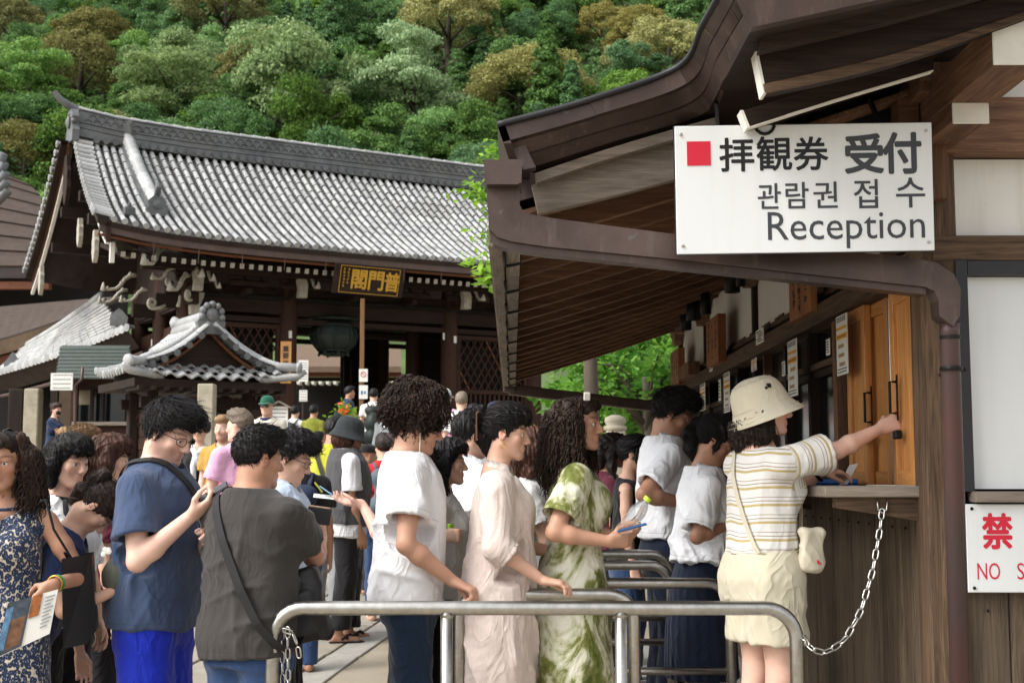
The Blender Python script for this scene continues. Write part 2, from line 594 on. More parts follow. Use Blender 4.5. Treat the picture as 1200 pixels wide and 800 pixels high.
TRUNKS = dict(broad=trunk_mesh(1, 6.0, 2.4, .22), gold=trunk_mesh(2, 6.0, 2.6, .26), layer=trunk_mesh(3, 6.6, 2.8, .2), conifer=trunk_mesh(4, 9.0, .8, .2))
TREES = []
def forest_tree(name, x, y, s, kind, mat, label, group, k=0, rot=0, sink=0):
 o = thing(name, label, 'tree', (x, y, float(hz(x, y)) - sink), rot, group)
 o.scale = (s * (1 + .18 * math.sin(x * 5.3)), s * (1 + .18 * math.sin(y * 4.1)), s * (1 + .16 * math.sin(x * 3.1)))
 link('trunk', TRUNKS[kind], o)
 link('crown', crown(kind, mat, k), o)
 TREES.append((x, y))
 return o
def hill_hit(px, py):
 """where the ray through a pixel meets the hillside"""
 y = 60.0
 while y < 260:
  p = P(px, py, y)
  if p.z < float(hz(p.x, y)) + 3.5: return p.x, y
  y += .7
 return None
# the trees that stand out in the photograph, by what sets them apart
special = [
 (262, 20, 11.5, 'gold', 'brown', 'big billowing gold-brown tree at the top of the hillside'),
 (108, 46, 9.5, 'gold', 'brown', 'rounded gold-brown tree high on the hillside, above the left end of the gate'),
 (12, 30, 8.5, 'gold', 'brown', 'gold-brown tree cut by the left edge of the photo'),
 (95, 85, 8, 'gold', 'brown', 'gold-tinged tree just below the rounded brown one, above the ridge end of the gate'),
 (205, 72, 9, 'broad', 'pale', 'loose yellow-green tree right below the big gold-brown tree'),
 (310, 82, 8.5, 'gold', 'brown', 'brownish domed tree above the middle of the left gate roof'),
 (330, 62, 6.5, 'gold', 'brown', 'small brown domed tree on the right shoulder of the big gold-brown tree'),
 (527, 40, 9.0, 'gold', 'gold', 'golden domed tree alone among green conifers, upper middle of the hillside'),
 (622, 97, 9.0, 'gold', 'gold', 'golden domed tree right behind the copper roof eave'),
 (705, 12, 6.5, 'gold', 'gold', 'small golden tree at the top of the hillside, left of the near roof corner'),
 (752, 24, 7, 'gold', 'gold', 'golden tree at the top of the hillside, close to the near roof corner'),
 (785, 52, 7, 'gold', 'gold', 'lowest of the golden trees beside the near roof corner'),
 (738, 38, 5, 'gold', 'gold', 'smallest golden tree beside the near roof corner'),
 (135, 122, 4.5, 'gold', 'gold', 'small golden bush-like tree just above the left tip of the gate ridge'),
 (200, 108, 9.0, 'layer', 'pale', 'flat-topped layered pale green tree above the left of the gate ridge'),
 (485, 128, 10.5, 'layer', 'pale', 'wide layered pale green pine above the right of the gate ridge'),
 (345, 132, 10, 'broad', 'pale', 'pale broad tree with a silvery green top right above the gate ridge'),
 (35, 105, 8.5, 'layer', 'bright', 'bright green layered tree at the left edge above the brown bark roof'),
 (30, 165, 7.5, 'gold', 'brown', 'olive gold tree at the left edge, right above the brown bark roof'),
 (60, 215, 4.5, 'broad', 'bright', 'small bright green tree between the bark roof and the gate roof'),
]
for i, (px, py, w, kind, mat, lab) in enumerate(special):
 h = hill_hit(px, py + 16)
 if not h: continue
 x, y = h
 forest_tree('hill_tree', x, y, w / 7.4 * (1 if y > 80 else .8), kind, mat, lab, None, i % 3, i * 1.3, 1.0)
# the rest of the wood: trees that nothing tells apart share label and group
kinds = [('broad', 'mid'), ('conifer', 'dark'), ('broad', 'dark'), ('conifer', 'mid'), ('layer', 'mid'), ('broad', 'bright')]
klab = {('broad', 'mid'): 'mid green broadleaf tree in the dense wood on the hillside',
  ('conifer', 'dark'): 'dark pointed conifer in the dense wood on the hillside',
  ('broad', 'dark'): 'deep green broadleaf tree in the dense wood on the hillside',
  ('conifer', 'mid'): 'mid green pointed conifer in the dense wood on the hillside',
  ('layer', 'mid'): 'green layered pine in the dense wood on the hillside',
  ('broad', 'bright'): 'bright green broadleaf tree in the dense wood on the hillside'}
cnt = 0
tr = random.Random(5)
y = 80.0
while y < 166:
 step = 3.9 + (y - 74) * .012
 x = -.415 * y
 while x < .165 * y:
  xx, yy = x + tr.uniform(-1.6, 1.6), y + tr.uniform(-1.6, 1.6)
  x += step * (1.02 if y > 100 else 1.15)
  if any((xx - a) ** 2 + ((yy - b) * .8) ** 2 < 9 for a, b in TREES[:20]): continue
  right = xx > -6 + 6 * math.sin(yy * .1)
  k = tr.choices(range(6), [3, 5, 3, 5, 1, .6] if right else [5, 1.4, 4, 1, 1, 2.4])[0]
  kind, mat = kinds[k]
  cnt += 1
  if cnt > 296: break
  forest_tree('forest_tree', xx, yy, tr.uniform(.52, 1.05) * (.95 if kind != 'conifer' else .9), kind, mat, klab[(kind, mat)],
     klab[(kind, mat)].replace(' tree', ' trees'), tr.randrange(3), tr.uniform(0, 6.3), .8)
 y += step * .86
# low growth that closes the floor of the wood
rg = np.random.default_rng(12)
n = 70000
yy = rg.uniform(74, 170, n); xx = rg.uniform(-.42, .18, n) * yy
bump_ = 1.7 + 1.5 * np.sin(xx * .9 + 1.3 * np.sin(yy * .5)) * np.sin(yy * .8 + np.sin(xx * .6))
C = np.stack([xx, yy, hz(xx, yy) + bump_ * rg.uniform(.3, 1.25, n)], 1)
V, F = leaf_quads(C, np.tile([0, -.5, .8], (n, 1)), np.full(n, .24), rg)
link('undergrowth', make_mesh('undergrowth', V, F, leaf_mat('undergrowth', hx('#34502a'), hx('#638847'), .35, .25, 0)), kind='stuff')
# ================================================================ temple gate and the buildings on the left
W_DARK = wood('old_dark_wood', hx('#211814'), hx('#372922'), .75, .2, 20, rnd=.15)
W_RED = wood('red_brown_wood', hx('#2f1e17'), hx('#482f24'), .7, .2, 20, rnd=.12)
W_PALE = wood('pale_wood', hx('#a8753f'), hx('#cc9a60'), .6, .25, 26, rnd=.06)
W_PLAINP = wood('pole_wood', hx('#6b4d33'), hx('#8d6b4a'), .7, .2, 26, rnd=.04)
W_ORANGE = wood('orange_edge', hx('#5d3520'), hx('#85543a'), .6, .25, 20, rnd=.06)
W_GREYW = wood('grey_wood', hx('#6d655b'), hx('#958c80'), .85, .15, 22, rnd=.1)
def tile_mat(name, lo, hi):
 t = NT(name)
 v = t.coord()
 n1 = t.noise(v, 2.2, 5, .65)
 n2 = t.noise(v, 30, 4, .7)
 col = t.ramp(n1, [(.3, lo), (.7, hi)])
 col = t.mix(t.ramp(n2, [(.47, (0, 0, 0)), (.74, (.6, .6, .6))]), col, hx('#55534f'))
 col = t.mix(t.ramp(t.noise(v, .9, 4, .6), [(.5, (0, 0, 0)), (.7, (.55, .55, .55))]), col, hx('#5f5e58'))
 col = t.mix(t.ramp(t.noise(v, 7, 4, .7), [(.6, (0, 0, 0)), (.78, (.45, .45, .45))]), col, hx('#b7ab90'))
 col = t.rnd(col, .22)
 t.set(color=col, rough=.48, spec=.5, normal=t.bump(n2, .25, .005))
 return t.m
MTILE = tile_mat('roof_tile', hx('#919396'), hx('#c0c0bd'))
MPAN = tile_mat('pan_tile', hx('#5f6163'), hx('#8c8d8c'))
MTILE_D = tile_mat('dark_tile', hx('#45474a'), hx('#6c6f71'))
MWHITE = plain('white_paint', hx('#dcd9d0'), .7, var=.08, scale=10, bump=.1)
MCARVE = plain('weathered_white', hx('#a39d91'), .8, var=.22, scale=14, bump=.3, bscale=40)
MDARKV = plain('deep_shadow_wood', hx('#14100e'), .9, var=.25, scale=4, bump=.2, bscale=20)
MSTONE = plain('granite', hx('#a29a88'), .85, var=.2, scale=7, bump=.4, bscale=80)
MGUT = plain('brown_copper', hx('#5a4a46'), .5, .35, var=.2, scale=4, bump=.08, bscale=30)
MBARKROOF = plain('bark_roof', hx('#4a3f38'), .95, var=.2, scale=3, bump=.7, bscale=40, stretch=(1, 1, 3), bd=.03)
MGOLD = plain('gold_leaf', hx('#c79a3a'), .4, .35, var=.1, bump=0)
MPAPER = plain('paper', hx('#dedcd6'), .8, var=.03, bump=0)
MINK = plain('ink', hx('#2a2a2c'), .7, var=.05, bump=0)
MGREYINK = plain('grey_ink', hx('#77797c'), .7, var=.05, bump=0)
MREDINK = plain('red_print', hx('#b3203a'), .6, var=.05, bump=0)
MBRONZE = plain('bronze_patina', hx('#2c3431'), .55, .4, var=.25, scale=6, bump=.15, bscale=40)
MGLASSD = plain('dark_glass', hx('#15181a'), .12, var=.1, bump=0, spec=.6)
def half_tile(L, r, taper=.95, n=6, mat=None, disc=False, name='tile'):
 """half round tile lying along +x from 0..L, flat side down"""
 V, F = [], []
 for i, (x, k) in enumerate(((0, 1.0), (L * .94, taper), (L, taper))):
  for j in range(n + 1):
   a = math.pi * j / n
   V.append((x, r * k * math.cos(a), r * k * math.sin(a)))
 for i in range(2):
  for j in range(n):
   a = i * (n + 1) + j
   F.append((a, a + n + 1, a + n + 2, a + 1))
 F.append(tuple(range(n + 1)))
 F.append(tuple(range(3 * n + 2, 2 * n + 1, -1)))
 if disc:
  b = len(V)
  m = 12
  for x in (-.035, .0):
   for j in range(m):
    a = 2 * math.pi * j / m
    V.append((x, r * 1.12 * math.cos(a), r * 1.12 * math.sin(a) + r * .1))
  F.append(tuple(range(b, b + m)))
  F += [(b + j, b + m + j, b + m + (j + 1) % m, b + (j + 1) % m) for j in range(m)]
  V.append((-.05, 0, r * .1)); c = len(V) - 1
  b2 = len(V)
  for j in range(8):
   a = 2 * math.pi * j / 8
   V.append((-.042, r * .55 * math.cos(a), r * .55 * math.sin(a) + r * .1))
  F += [(c, b2 + j, b2 + (j + 1) % 8) for j in range(8)]
 me = make_mesh(name, V, F, mat or MTILE, smooth=True)
 sharp_by_angle(me, 40)
 return me
def basis_on(fn, s, q, ds=.05, dq=.05):
 p = fn(s, q)
 tq = (fn(s, q + dq) - fn(s, q - dq)).normalized()
 ts = (fn(s + ds, q) - fn(s - ds, q)).normalized()
 n = ts.cross(tq).normalized()
 if n.z < 0: n = -n
 ts = n.cross(tq).normalized()
 M = Matrix((tq, ts, n)).transposed().to_4x4()
 M.translation = p
 return M
def tile_roof(parent, fn, s0, s1, qmax, step=.27, r=.08, tl=.32, indiv=0, lips=40, mat=None, lipname='pan_tiles', lip_h=.035, sag=.05):
 """round tile rows up the slope with stepped pan tiles between; fn(s, q) gives the parent's local point"""
 mat = mat or MTILE
 rows = int(round((s1 - s0) / step)) + 1
 step = (s1 - s0) / (rows - 1)
 me_t = half_tile(tl * 1.06, r, .955, 6, mat)
 me_e = half_tile(tl * 1.06, r, .955, 6, mat, True, 'eave_tile')
 nt = max(1, int(round(qmax / tl)))
 tl = qmax / nt
 stuff = []
 count = 0
 for i in range(rows):
  s = s0 + i * step
  for k in range(nt):
   M = basis_on(fn, s, (k + .02) * tl)
   jit = Matrix.Translation((0, random.uniform(-.006, .006), random.uniform(-.004, .006) + .012))
   if k == 0:
    link('eave_tile', me_e, parent, M @ jit)
   elif count < indiv:
    link('roof_tile', me_t, parent, M @ jit); count += 1
   else:
    stuff.append(M @ jit)
 if stuff:
  n = len(me_t.vertices)
  V = np.zeros(n * 3, np.float32); me_t.vertices.foreach_get('co', V); V = V.reshape(-1, 3)
  Fs = [tuple(p.vertices) for p in me_t.polygons]
  VV, FF = [], []
  for i, M in enumerate(stuff):
   A = np.array(M)
   VV.append(V @ A[:3, :3].T + A[:3, 3])
   FF += [tuple(a + i * n for a in f) for f in Fs]
  me = make_mesh('roof_tiles', np.concatenate(VV), FF, mat, smooth=True)
  sharp_by_angle(me, 40)
  link('roof_tiles', me, parent, kind='stuff')
 # stepped pan tiles, one joined part
 V, F = [], []
 for i in range(-1, rows):
  s = s0 + i * step
  ss = [s, s + step * .3, s + step * .7, s + step]
  dp = [0, -sag * .8, -sag * .8, 0]
  if i < 0: ss = [s + step * .6, s + step * .8, s + step]; dp = [0, 0, 0]
  if i == rows - 1: ss = [s, s + step * .2, s + step * .4]; dp = [0, 0, 0]
  m = len(ss)
  for k in range(lips):
   q0, q1 = qmax * k / lips, qmax * (k + 1) / lips
   b = len(V)
   for q, up in ((q0, lip_h), (q1, 0.0)):
    for a, d_ in zip(ss, dp):
     p = fn(a, q)
     V.append((p.x, p.y, p.z + d_ + up - .02))
   for a, d_ in zip(ss, dp):
    p = fn(a, q0)
    V.append((p.x, p.y, p.z + d_ - .02))
   for j in range(m - 1):
    F.append((b + j, b + j + 1, b + m + j + 1, b + m + j))
    F.append((b + 2 * m + j, b + 2 * m + j + 1, b + j + 1, b + j))
 link(lipname, make_mesh(lipname, V, F, MPAN), parent, kind='stuff')
def ridge_stack(parent, pts, up, w, courses, r_cap, seg=.3, name='ridge', mat=None, capname='ridge_tile'):
 """a tile ridge along the polyline pts (local): courses of flat tiles then a round cap in segments"""
 mat = mat or MTILE_D
 m = MB()
 z = 0
 for k, (ww, hh) in enumerate(courses):
  pp = [Vector(p) + Vector((0, 0, z + hh / 2)) for p in pts]
  for a, b in zip(pp[:-1], pp[1:]):
   m.beam(a, b, ww, hh - .012)
  z += hh
 m.build(name, mat, parent, local=True)
 L = 0
 cap = half_tile(seg * 1.04, r_cap, .8, 8, MTILE, name=capname)
 for a, b in zip(pts[:-1], pts[1:]):
  a, b = Vector(a) + Vector((0, 0, z)), Vector(b) + Vector((0, 0, z))
  n = max(1, int(round((b - a).length / seg)))
  d, s_, u = frame(b - a)
  for k in range(n):
   M = Matrix((d, -s_, u)).transposed().to_4x4()
   M.translation = a + (b - a) * (k / n)
   link(capname, cap, parent, M)
 return z
def scroll_pts(M, turns=1.2, r=.16, n=16, tail=.35):
 """carved beam-nose scroll in the local xz plane of M"""
 pts = [M @ Vector((-tail, 0, .12)), M @ Vector((-tail * .5, 0, .02))]
 for i in range(n):
  a = -math.pi / 2 + 2 * math.pi * turns * i / (n - 1)
  rr = r * (1 - .72 * i / (n - 1))
  pts.append(M @ Vector((r * .2 + rr * math.cos(a) * .9, 0, r + rr * math.sin(a))))
 return pts
G = thing('temple_gate', 'large dark timber temple gate with a silver grey tiled gable roof, behind the queue', 'gate', (-7.36, 30, 0), R(29.2))
GX, GX2, GX3, GX4 = 0, 2.42, 6.64, 9.06
XL, XR, YF, YR, YB = -2.46, 11.52, -2.2, 2.1, 6.4
QM = YR - YF
def gz_roof(x, q):
 t = abs((x - (XL + XR) / 2) / ((XR - XL) / 2))
 lift = .26 * t ** 5 * max(0, 1 - q / 5.5)
 return 6.45 + .46 * q + .0444 * q * q + lift
def g_front(s, q): return Vector((s + .36 * (q / QM) * max(0, 1 - (s - XL) / 2.0), YF + q, gz_roof(s, q)))
def g_back(s, q): return Vector((s, YB - q, gz_roof(s, q)))
tile_roof(G, g_front, XL + .32, XR - .3, QM - .1, .219, .058, .33, 300, 44)
# back slope and the underside: one shell of boards
m = MB()
xs_ = [XL + (XR - XL) * i / 24 for i in range(25)]
for fn in (g_front, g_back):
 for i in range(24):
  for k in range(8):
   q0, q1 = (QM) * k / 8, (QM) * (k + 1) / 8
   a = [fn(xs_[i], q0), fn(xs_[i + 1], q0), fn(xs_[i + 1], q1), fn(xs_[i], q1)]
   dz = Vector((0, 0, -.05)); d2 = Vector((0, 0, -.16))
   m.add([v + dz for v in a] + [v + d2 for v in a], [(0, 1, 2, 3), (7, 6, 5, 4)] + ([(0, 4, 5, 1)] if k == 0 else []) + ([(0, 3, 7, 4)] if i == 0 else []))
m.build('roof_boards', W_DARK[1], G, local=True)
# verge tiles: round tiles laid across the left edge of the slope
vt = half_tile(.4, .075, .86, 6, MTILE, True, 'verge_tile')
for k in range(20):
 q = .05 + (QM - .25) * k / 19
 p = g_front(XL, q)
 M = basis_on(g_front, XL + .02, q)
 ax = Matrix((M.col[1].to_3d() * 1, -M.col[0].to_3d(), M.col[2].to_3d())).transposed()
 if ax.col[0].x < 0: ax = Matrix((-M.col[1].to_3d(), M.col[0].to_3d(), M.col[2].to_3d())).transposed()
 M4 = ax.to_4x4(); M4.translation = p + Vector((-.06, 0, .06))
 link('verge_tile', vt, G, M4)
 p = g_back(XL, q)
 M4 = Matrix.Translation(p + Vector((-.03, 0, .03)))
 link('verge_tile', vt, G, M4)
# main ridge with its round discs, pierced course and capping
RZ = 9.18
rp = [(-2.1, YR, RZ + .16), (-1.2, YR, RZ + .06), (.5, YR, RZ), (4.5, YR, RZ), (8.5, YR, RZ), (11.2, YR, RZ + .16)]
ridge_stack(G, rp, None, .4, [(.46, .2), (.5, .035), (.38, .1), (.44, .035), (.34, .26), (.4, .04)], .1, .34, 'ridge')
m = MB()
for k in range(62):                                   # pierced course: little arcs between the flat courses
 x = -1.9 + k * .21
 zz = RZ + .38 + (.12 if x < -.9 else 0)
 for j in (0, 1):
  m.tube([(x + .1 * math.cos(a) + j * .105, YR - .185, zz + j * .115 + .085 * math.sin(a)) for a in [math.pi * i / 6 for i in range(7)]], .016, 4)
m.build('pierced_course', MTILE_D, G, local=True, kind='stuff')
disc = half_tile(.1, .072, 1, 6, MTILE_D, True, 'ridge_disc')
MD = Matrix(((0, 1, 0, 0), (1, 0, 0, 0), (0, 0, 1, 0), (0, 0, 0, 1)))
for k in range(60):
 x = -1.7 + k * .219
 M4 = Matrix(((0, -1, 0, x), (1, 0, 0, YR - .24), (0, 0, 1, RZ + .1), (0, 0, 0, 1)))
 link('ridge_disc', disc, G, M4)
# demon tile at the ridge end with its curved horn
m = MB()
poly = [(-.34, -.1), (-.4, .15), (-.28, .3), (-.33, .48), (-.2, .66), (0, .74), (.2, .66), (.33, .48), (.28, .3), (.4, .15), (.34, -.1)]
m.prism(poly, (-2.12, YR, RZ + .12), (0, 1, 0), (0, 0, 1), (-1, 0, 0), .16)
m.lathe([(.02, .0), (.13, 0), (.15, .04), (.09, .07), (.02, .09)], (-2.28, YR, RZ + .5), 12, Matrix.Rotation(R(-90), 3, 'Y'))
for k in range(9):
 a = R(20 + k * 17.5)
 m.ball((-2.24, YR + .3 * math.cos(a), RZ + .38 + .34 * math.sin(a)), .07, 8, 5)
m.tube([(-2.0, YR, RZ + .8), (-2.25, YR, RZ + .88), (-2.5, YR, RZ + 1.02), (-2.66, YR, RZ + 1.2)], [.1, .095, .08, .06], 10)
m.build('ridge_end_tile', MTILE_D, G, local=True, autos=40)
# descending ridge near the left edge
dk = [(-1.02, YR - .18 - .0, gz_roof(-1, QM) - .02)]
dp = [(-1.03, YR - .2, RZ + .42)]
for k in range(8):
 q = QM - .1 - (QM - 1.1) * k / 7
 p = g_front(-1.05, q)
 dp.append((p.x, p.y, p.z + .02))
ridge_stack(G, dp, None, .3, [(.3, .1), (.34, .03), (.26, .1), (.32, .03)], .155, .27, 'descending_ridge', MTILE_D, 'descending_ridge_tile')
m = MB()
p = g_front(-1.05, 1.0)
m.prism([(-.2, -.02), (-.24, .12), (-.17, .2), (-.2, .3), (-.1, .4), (0, .43), (.1, .4), (.2, .3), (.17, .2), (.24, .12), (.2, -.02)],
  (p.x, p.y + .05, p.z), (1, 0, 0), (0, 0, 1), (0, -1, 0), .14)
m.lathe([(.02, 0), (.1, 0), (.1, .03), (.03, .06)], (p.x, p.y - .09, p.z + .22), 10, Matrix.Rotation(R(90), 3, 'X'))
m.tube([(p.x, p.y + .1, p.z + .4), (p.x, p.y - .05, p.z + .46), (p.x, p.y - .12, p.z + .6), (p.x, p.y - .1, p.z + .7)], [.06, .07, .075, .05], 8)
m.build('demon_tile', MTILE_D, G, local=True, autos=40)
p = g_front(-1.75, .5)
m = MB()
m.box((p.x, p.y, p.z + .12), (.26, .14, .22), None, .04)
m.tube([(p.x, p.y, p.z + .2), (p.x, p.y - .06, p.z + .3)], [.06, .03], 8)
m.build('corner_demon_tile', MTILE_D, G, local=True)
# front gutter board, its hangers
m = MB()
xs2 = [XL + .05 + (XR - XL - .1) * i / 16 for i in range(17)]
top = [Vector((x, YF + .02, gz_roof(x, 0) - .04)) for x in xs2]
m.strip(top, [v + Vector((0, .02, -.25)) for v in top], .07, (0, 1, 0))
m.build('eave_gutter', MGUT, G, local=True)
m = MB()
top2 = [v + Vector((0, .14, -.27)) for v in top]
m.strip(top2, [v + Vector((0, 0, -.035)) for v in top2], .12, (0, 1, 0))
m.build('eave_edge_board', W_ORANGE[0], G, local=True)
m = MB()
for k in range(14):
 x = -1.3 + k * .95
 m.tube([(x, YF + .02, gz_roof(x, 0) - .28), (x, YF + .06, 5.9)], .008, 4)
m.build('gutter_hangers', MGUT, G, local=True, kind='stuff')
# rafters with white painted ends
mr = MB()
mr.box((0, 0, 0), (.085, 2.1, .1))
mr.mi = 1
mr.box((0, -1.054, 0), (.093, .012, .108))
me_r = mr.mesh('rafter', [W_DARK[1], MCARVE])
for k in range(62):
 x = -1.85 + k * .212
 M4 = Matrix.Translation((x, -.82, 6.22 + (.0 if x > 0 else .05 * (x / 1.8) ** 2))) @ Matrix.Rotation(R(14), 4, 'X')
 link('rafter', me_r, G, M4)
# columns, beams
colm = MB().lathe([(.21, 0), (.21, 4.4), (.18, 4.7)], n=16).mesh('column', W_RED[2], True)
sharp_by_angle(colm, 40)
basem = MB().lathe([(.34, -.1), (.34, .04), (.26, .1), (.24, .1)], n=16).mesh('column_base', MSTONE, True)
for x in (GX, GX2, GX3, GX4):
 for y in (0, 2.1, 4.2):
  c = link('column', colm, G, Matrix.Translation((x, y, 1.42)))
  link('column_base', basem, c, Matrix.Translation((0, 0, 0)))
m = MB()
for y in (0, 2.1, 4.2):
 m.beam((-.7, y, 5.35), (GX4 + .7, y, 5.35), .2, .3)
for x in (GX, GX4):
 m.beam((x, -.7, 5.37), (x, 4.9, 5.37), .19, .26)
m.build('head_beam', W_DARK[0], G, local=True)
m = MB()
for y in (0, 2.1, 4.2):
 m.beam((-.1, y, 5.05), (GX4 + .1, y, 5.05), .14, .12)
 m.beam((GX, y, 5.72), (GX4, y, 5.72), .26, .2)
m.beam((-1.2, -.75, 6.02), (GX4 + 1.2, -.75, 6.02), .2, .2)
m.beam((-1.2, -1.1, 5.98), (GX4 + 1.2, -1.1, 5.98), .12, .12)
m.build('tie_beam', W_DARK[0], G, local=True)
# bracket sets: boat arms and bearing blocks over every front column and midway
for x in (GX, 1.21, GX2, 3.8, 5.3, GX3, 7.85, GX4):
 m = MB()
 m.beam((x - .5, -.05, 5.58), (x + .5, -.05, 5.58), .16, .14, ch=.03)
 m.beam((x, .3, 5.6), (x, -.85, 5.6), .14, .14, ch=.03)
 for dx in (-.42, 0, .42):
  m.box((x + dx, -.05, 5.72), (.2, .2, .13), None, .03)
 m.beam((x - .45, -.72, 5.78), (x + .45, -.72, 5.78), .13, .13, ch=.03)
 for dx in (-.38, 0, .38):
  m.box((x + dx, -.72, 5.9), (.17, .17, .1), None, .025)
 m.build('bracket_set', W_DARK[0], G, local=True)
# white tipped carved nosings
def nosing(x, y, z, rz, sc=1.0, turns=1.2, name='carved_nosing'):
 M = Matrix.Translation((x, y, z)) @ Matrix.Rotation(rz, 4, 'Z') @ Matrix.Scale(sc, 4)
 pts = scroll_pts(M, turns)
 n = len(pts)
 m = MB().tube(pts, [.03 * sc + .03 * sc * math.sin(math.pi * min(1, i / 8)) * (1 - i / n) + .012 * sc for i in range(n)], 8)
 m.ball(pts[5], .055 * sc, 8, 5)
 return m.build(name, MCARVE, G, local=True, smooth=True)
def horn(x, y, z, rz, sc=1.0, name='carved_nosing'):
 M = Matrix.Translation((x, y, z)) @ Matrix.Rotation(rz, 4, 'Z') @ Matrix.Scale(sc, 4)
 cp = [(-.1, .28), (.05, .26), (.18, .16), (.26, .02), (.4, -.1), (.6, -.13), (.72, -.06)]
 m = MB().tube([M @ Vector((a, 0, b)) for a, b in cp], [.05 * sc, .055 * sc, .05 * sc, .045 * sc, .04 * sc, .035 * sc, .012 * sc], 8)
 for a, b in cp[1:6:2]:
  m.ball(M @ Vector((a, 0, b + .04)), .05 * sc, 7, 5)
 m.lathe([(.03 * sc, 0), (.075 * sc, .02 * sc), (.05 * sc, .12 * sc), (.02 * sc, .22 * sc)], M @ Vector((.7, 0, -.18)), 8)
 return m.build(name, MCARVE, G, local=True, smooth=True)
horn(-.9, -1.4, 6.0, R(225), 1.1)
horn(-.25, -.9, 5.55, R(225), 1.0)
horn(-.1, -.95, 5.85, R(-90), .9)
nosing(-.15, -.75, 5.3, R(180 + 45), .75)
nosing(-.75, -.1, 5.15, R(180), .75)
nosing(-.55, -.55, 5.62, R(225), .6)
horn(-.6, -1.0, 5.75, R(200), .7)
horn(.35, -.95, 5.62, R(-90), .6)
horn(-.3, -.6, 5.2, R(250), .6)
horn(-1.0, -.2, 5.35, R(180), .7)
horn(-1.1, .5, 5.7, R(180), .9)
nosing(-.75, 4.2, 5.1, R(180), 1.0)
horn(-.9, 2.1, 5.6, R(180), .8)
for x in (GX, GX2, GX3, GX4):
 horn(x + .18, -.95, 5.78, R(-90), .75)
 m = MB()
 m.prism([(-.1, 0), (.1, 0), (.12, .3), (.08, .42), (-.12, .42), (-.08, .2)], (x, -.98, 5.5), (1, 0, 0), (0, 0, 1), (0, 1, 0), .18)
 m.build('white_bracket_end', MCARVE, G, local=True)
for x in (GX + .12,):
 m = MB()
 m.prism([(-.14, 0), (.1, .02), (.06, .2), (.14, .4), (.16, .5), (-.1, .5), (-.16, .3)], (x, -.5, 5.02), (1, 0, 0), (0, 0, 1), (0, 1, 0), .2)
 m.build('white_bracket_end', MCARVE, G, local=True)
for i, (x, y, z) in enumerate(((GX - .17, -.22, 4.62), (GX2 - .02, -.225, 4.72), (GX3 + .05, -.225, 4.82), (-.22, 2.1, 4.6), (-.22, .12, 4.7), (GX3 - .19, -.1, 4.9))):
 MB().box((x, y, z), (.075 if y < 0 else .01, .01 if y < 0 else .075, .17)).build('paper_slip', MPAPER, G, local=True)
# bargeboards: curved boards with a white edge line on the gable, and pendants
def barge(fn, name):
 qs = [QM * k / 12 for k in range(13)]
 top = [fn(XL, q) + Vector((.18, 0, -.12)) for q in qs]
 m = MB()
 bot = [v + Vector((0, 0, -.42 + .12 * (i / 12))) for i, v in enumerate(top)]
 m.strip(top, bot, .09, (1, 0, 0))
 o = m.build(name, W_RED[1], G, local=True)
 m = MB()
 b2 = [v + Vector((-.02, 0, .02)) for v in bot]
 m.strip(b2, [v + Vector((0, 0, -.05)) for v in b2], .08, (1, 0, 0))
 link('white_edge', m.mesh('white_edge', MWHITE), o)
 m = MB()
 t2 = [v + Vector((-.02, 0, -.0)) for v in top]
 m.strip(t2, [v + Vector((0, 0, -.07)) for v in t2], .08, (1, 0, 0))
 link('orange_edge', m.mesh('orange_edge', W_ORANGE[1]), o)
barge(g_front, 'bargeboard'); barge(g_back, 'bargeboard')
pend = [(-.1, .3), (-.13, .1), (-.2, 0), (-.17, -.15), (-.2, -.3), (-.1, -.52), (0, -.62), (.1, -.52), (.2, -.3), (.17, -.15), (.2, 0), (.13, .1), (.1, .3)]
for (y, z, sc) in ((-1.25, 6.35, .75), (YR, 8.5, 1.3), (5.0, 6.45, .8), (.4, 6.9, .7)):
 MB().prism([(a * sc, b * sc) for a, b in pend], (XL + .12, y, z), (0, 1, 0), (0, 0, 1), (1, 0, 0), .09).build('gable_pendant', MCARVE if y != YR else W_DARK[2], G, local=True)
# gable wall and purlins
m = MB()
gw = [Vector((-.1, YF + 2.2 + q * .98, 0)) for q in (0,)]
poly = [(0, 5.3), (4.2, 5.3), (4.2, 7.4), (YR + .6, 8.75), (YR, 8.9), (YR - .6, 8.75), (0, 7.4)]
m.prism(poly, (-.12, 0, 0), (0, 1, 0), (0, 0, 1), (1, 0, 0), .1)
m.build('gable_wall', W_DARK[2], G, local=True)
m = MB()
for y, z in ((0, 7.05), (1.05, 7.75), (2.1, 8.6), (3.15, 7.75), (4.2, 7.05)):
 m.beam((XL + .25, y, z), (.2, y, z), .2, .24)
m.build('purlin', W_DARK[0], G, local=True)
mw_ = MB()
mw_.prism([(0, 0), (.55, -.05), (.6, .2), (.1, .28), (-.1, .2)], (-1.9, -1.55, 6.1), (.7, .7, 0), (0, 0, 1), (-.7, .7, 0), .14)
mw_.build('corner_rafter_end', W_GREYW[0], G, local=True)
m = MB(); m.box((-2.05, -1.72, 6.05), (.09, .09, .42)); m.build('white_corner_strut', MWHITE, G, local=True)
# side wall of horizontal boards
bd = MB().box((0, 0, 0), (.05, 1.72, .3), ch=.01).mesh('wall_board', W_RED[1])
for b in range(2):
 for k in range(11):
  link('wall_board', bd, G, Matrix.Translation((.02 + .012 * (k % 2), 1.05 + 2.1 * b, 1.62 + k * .315)))
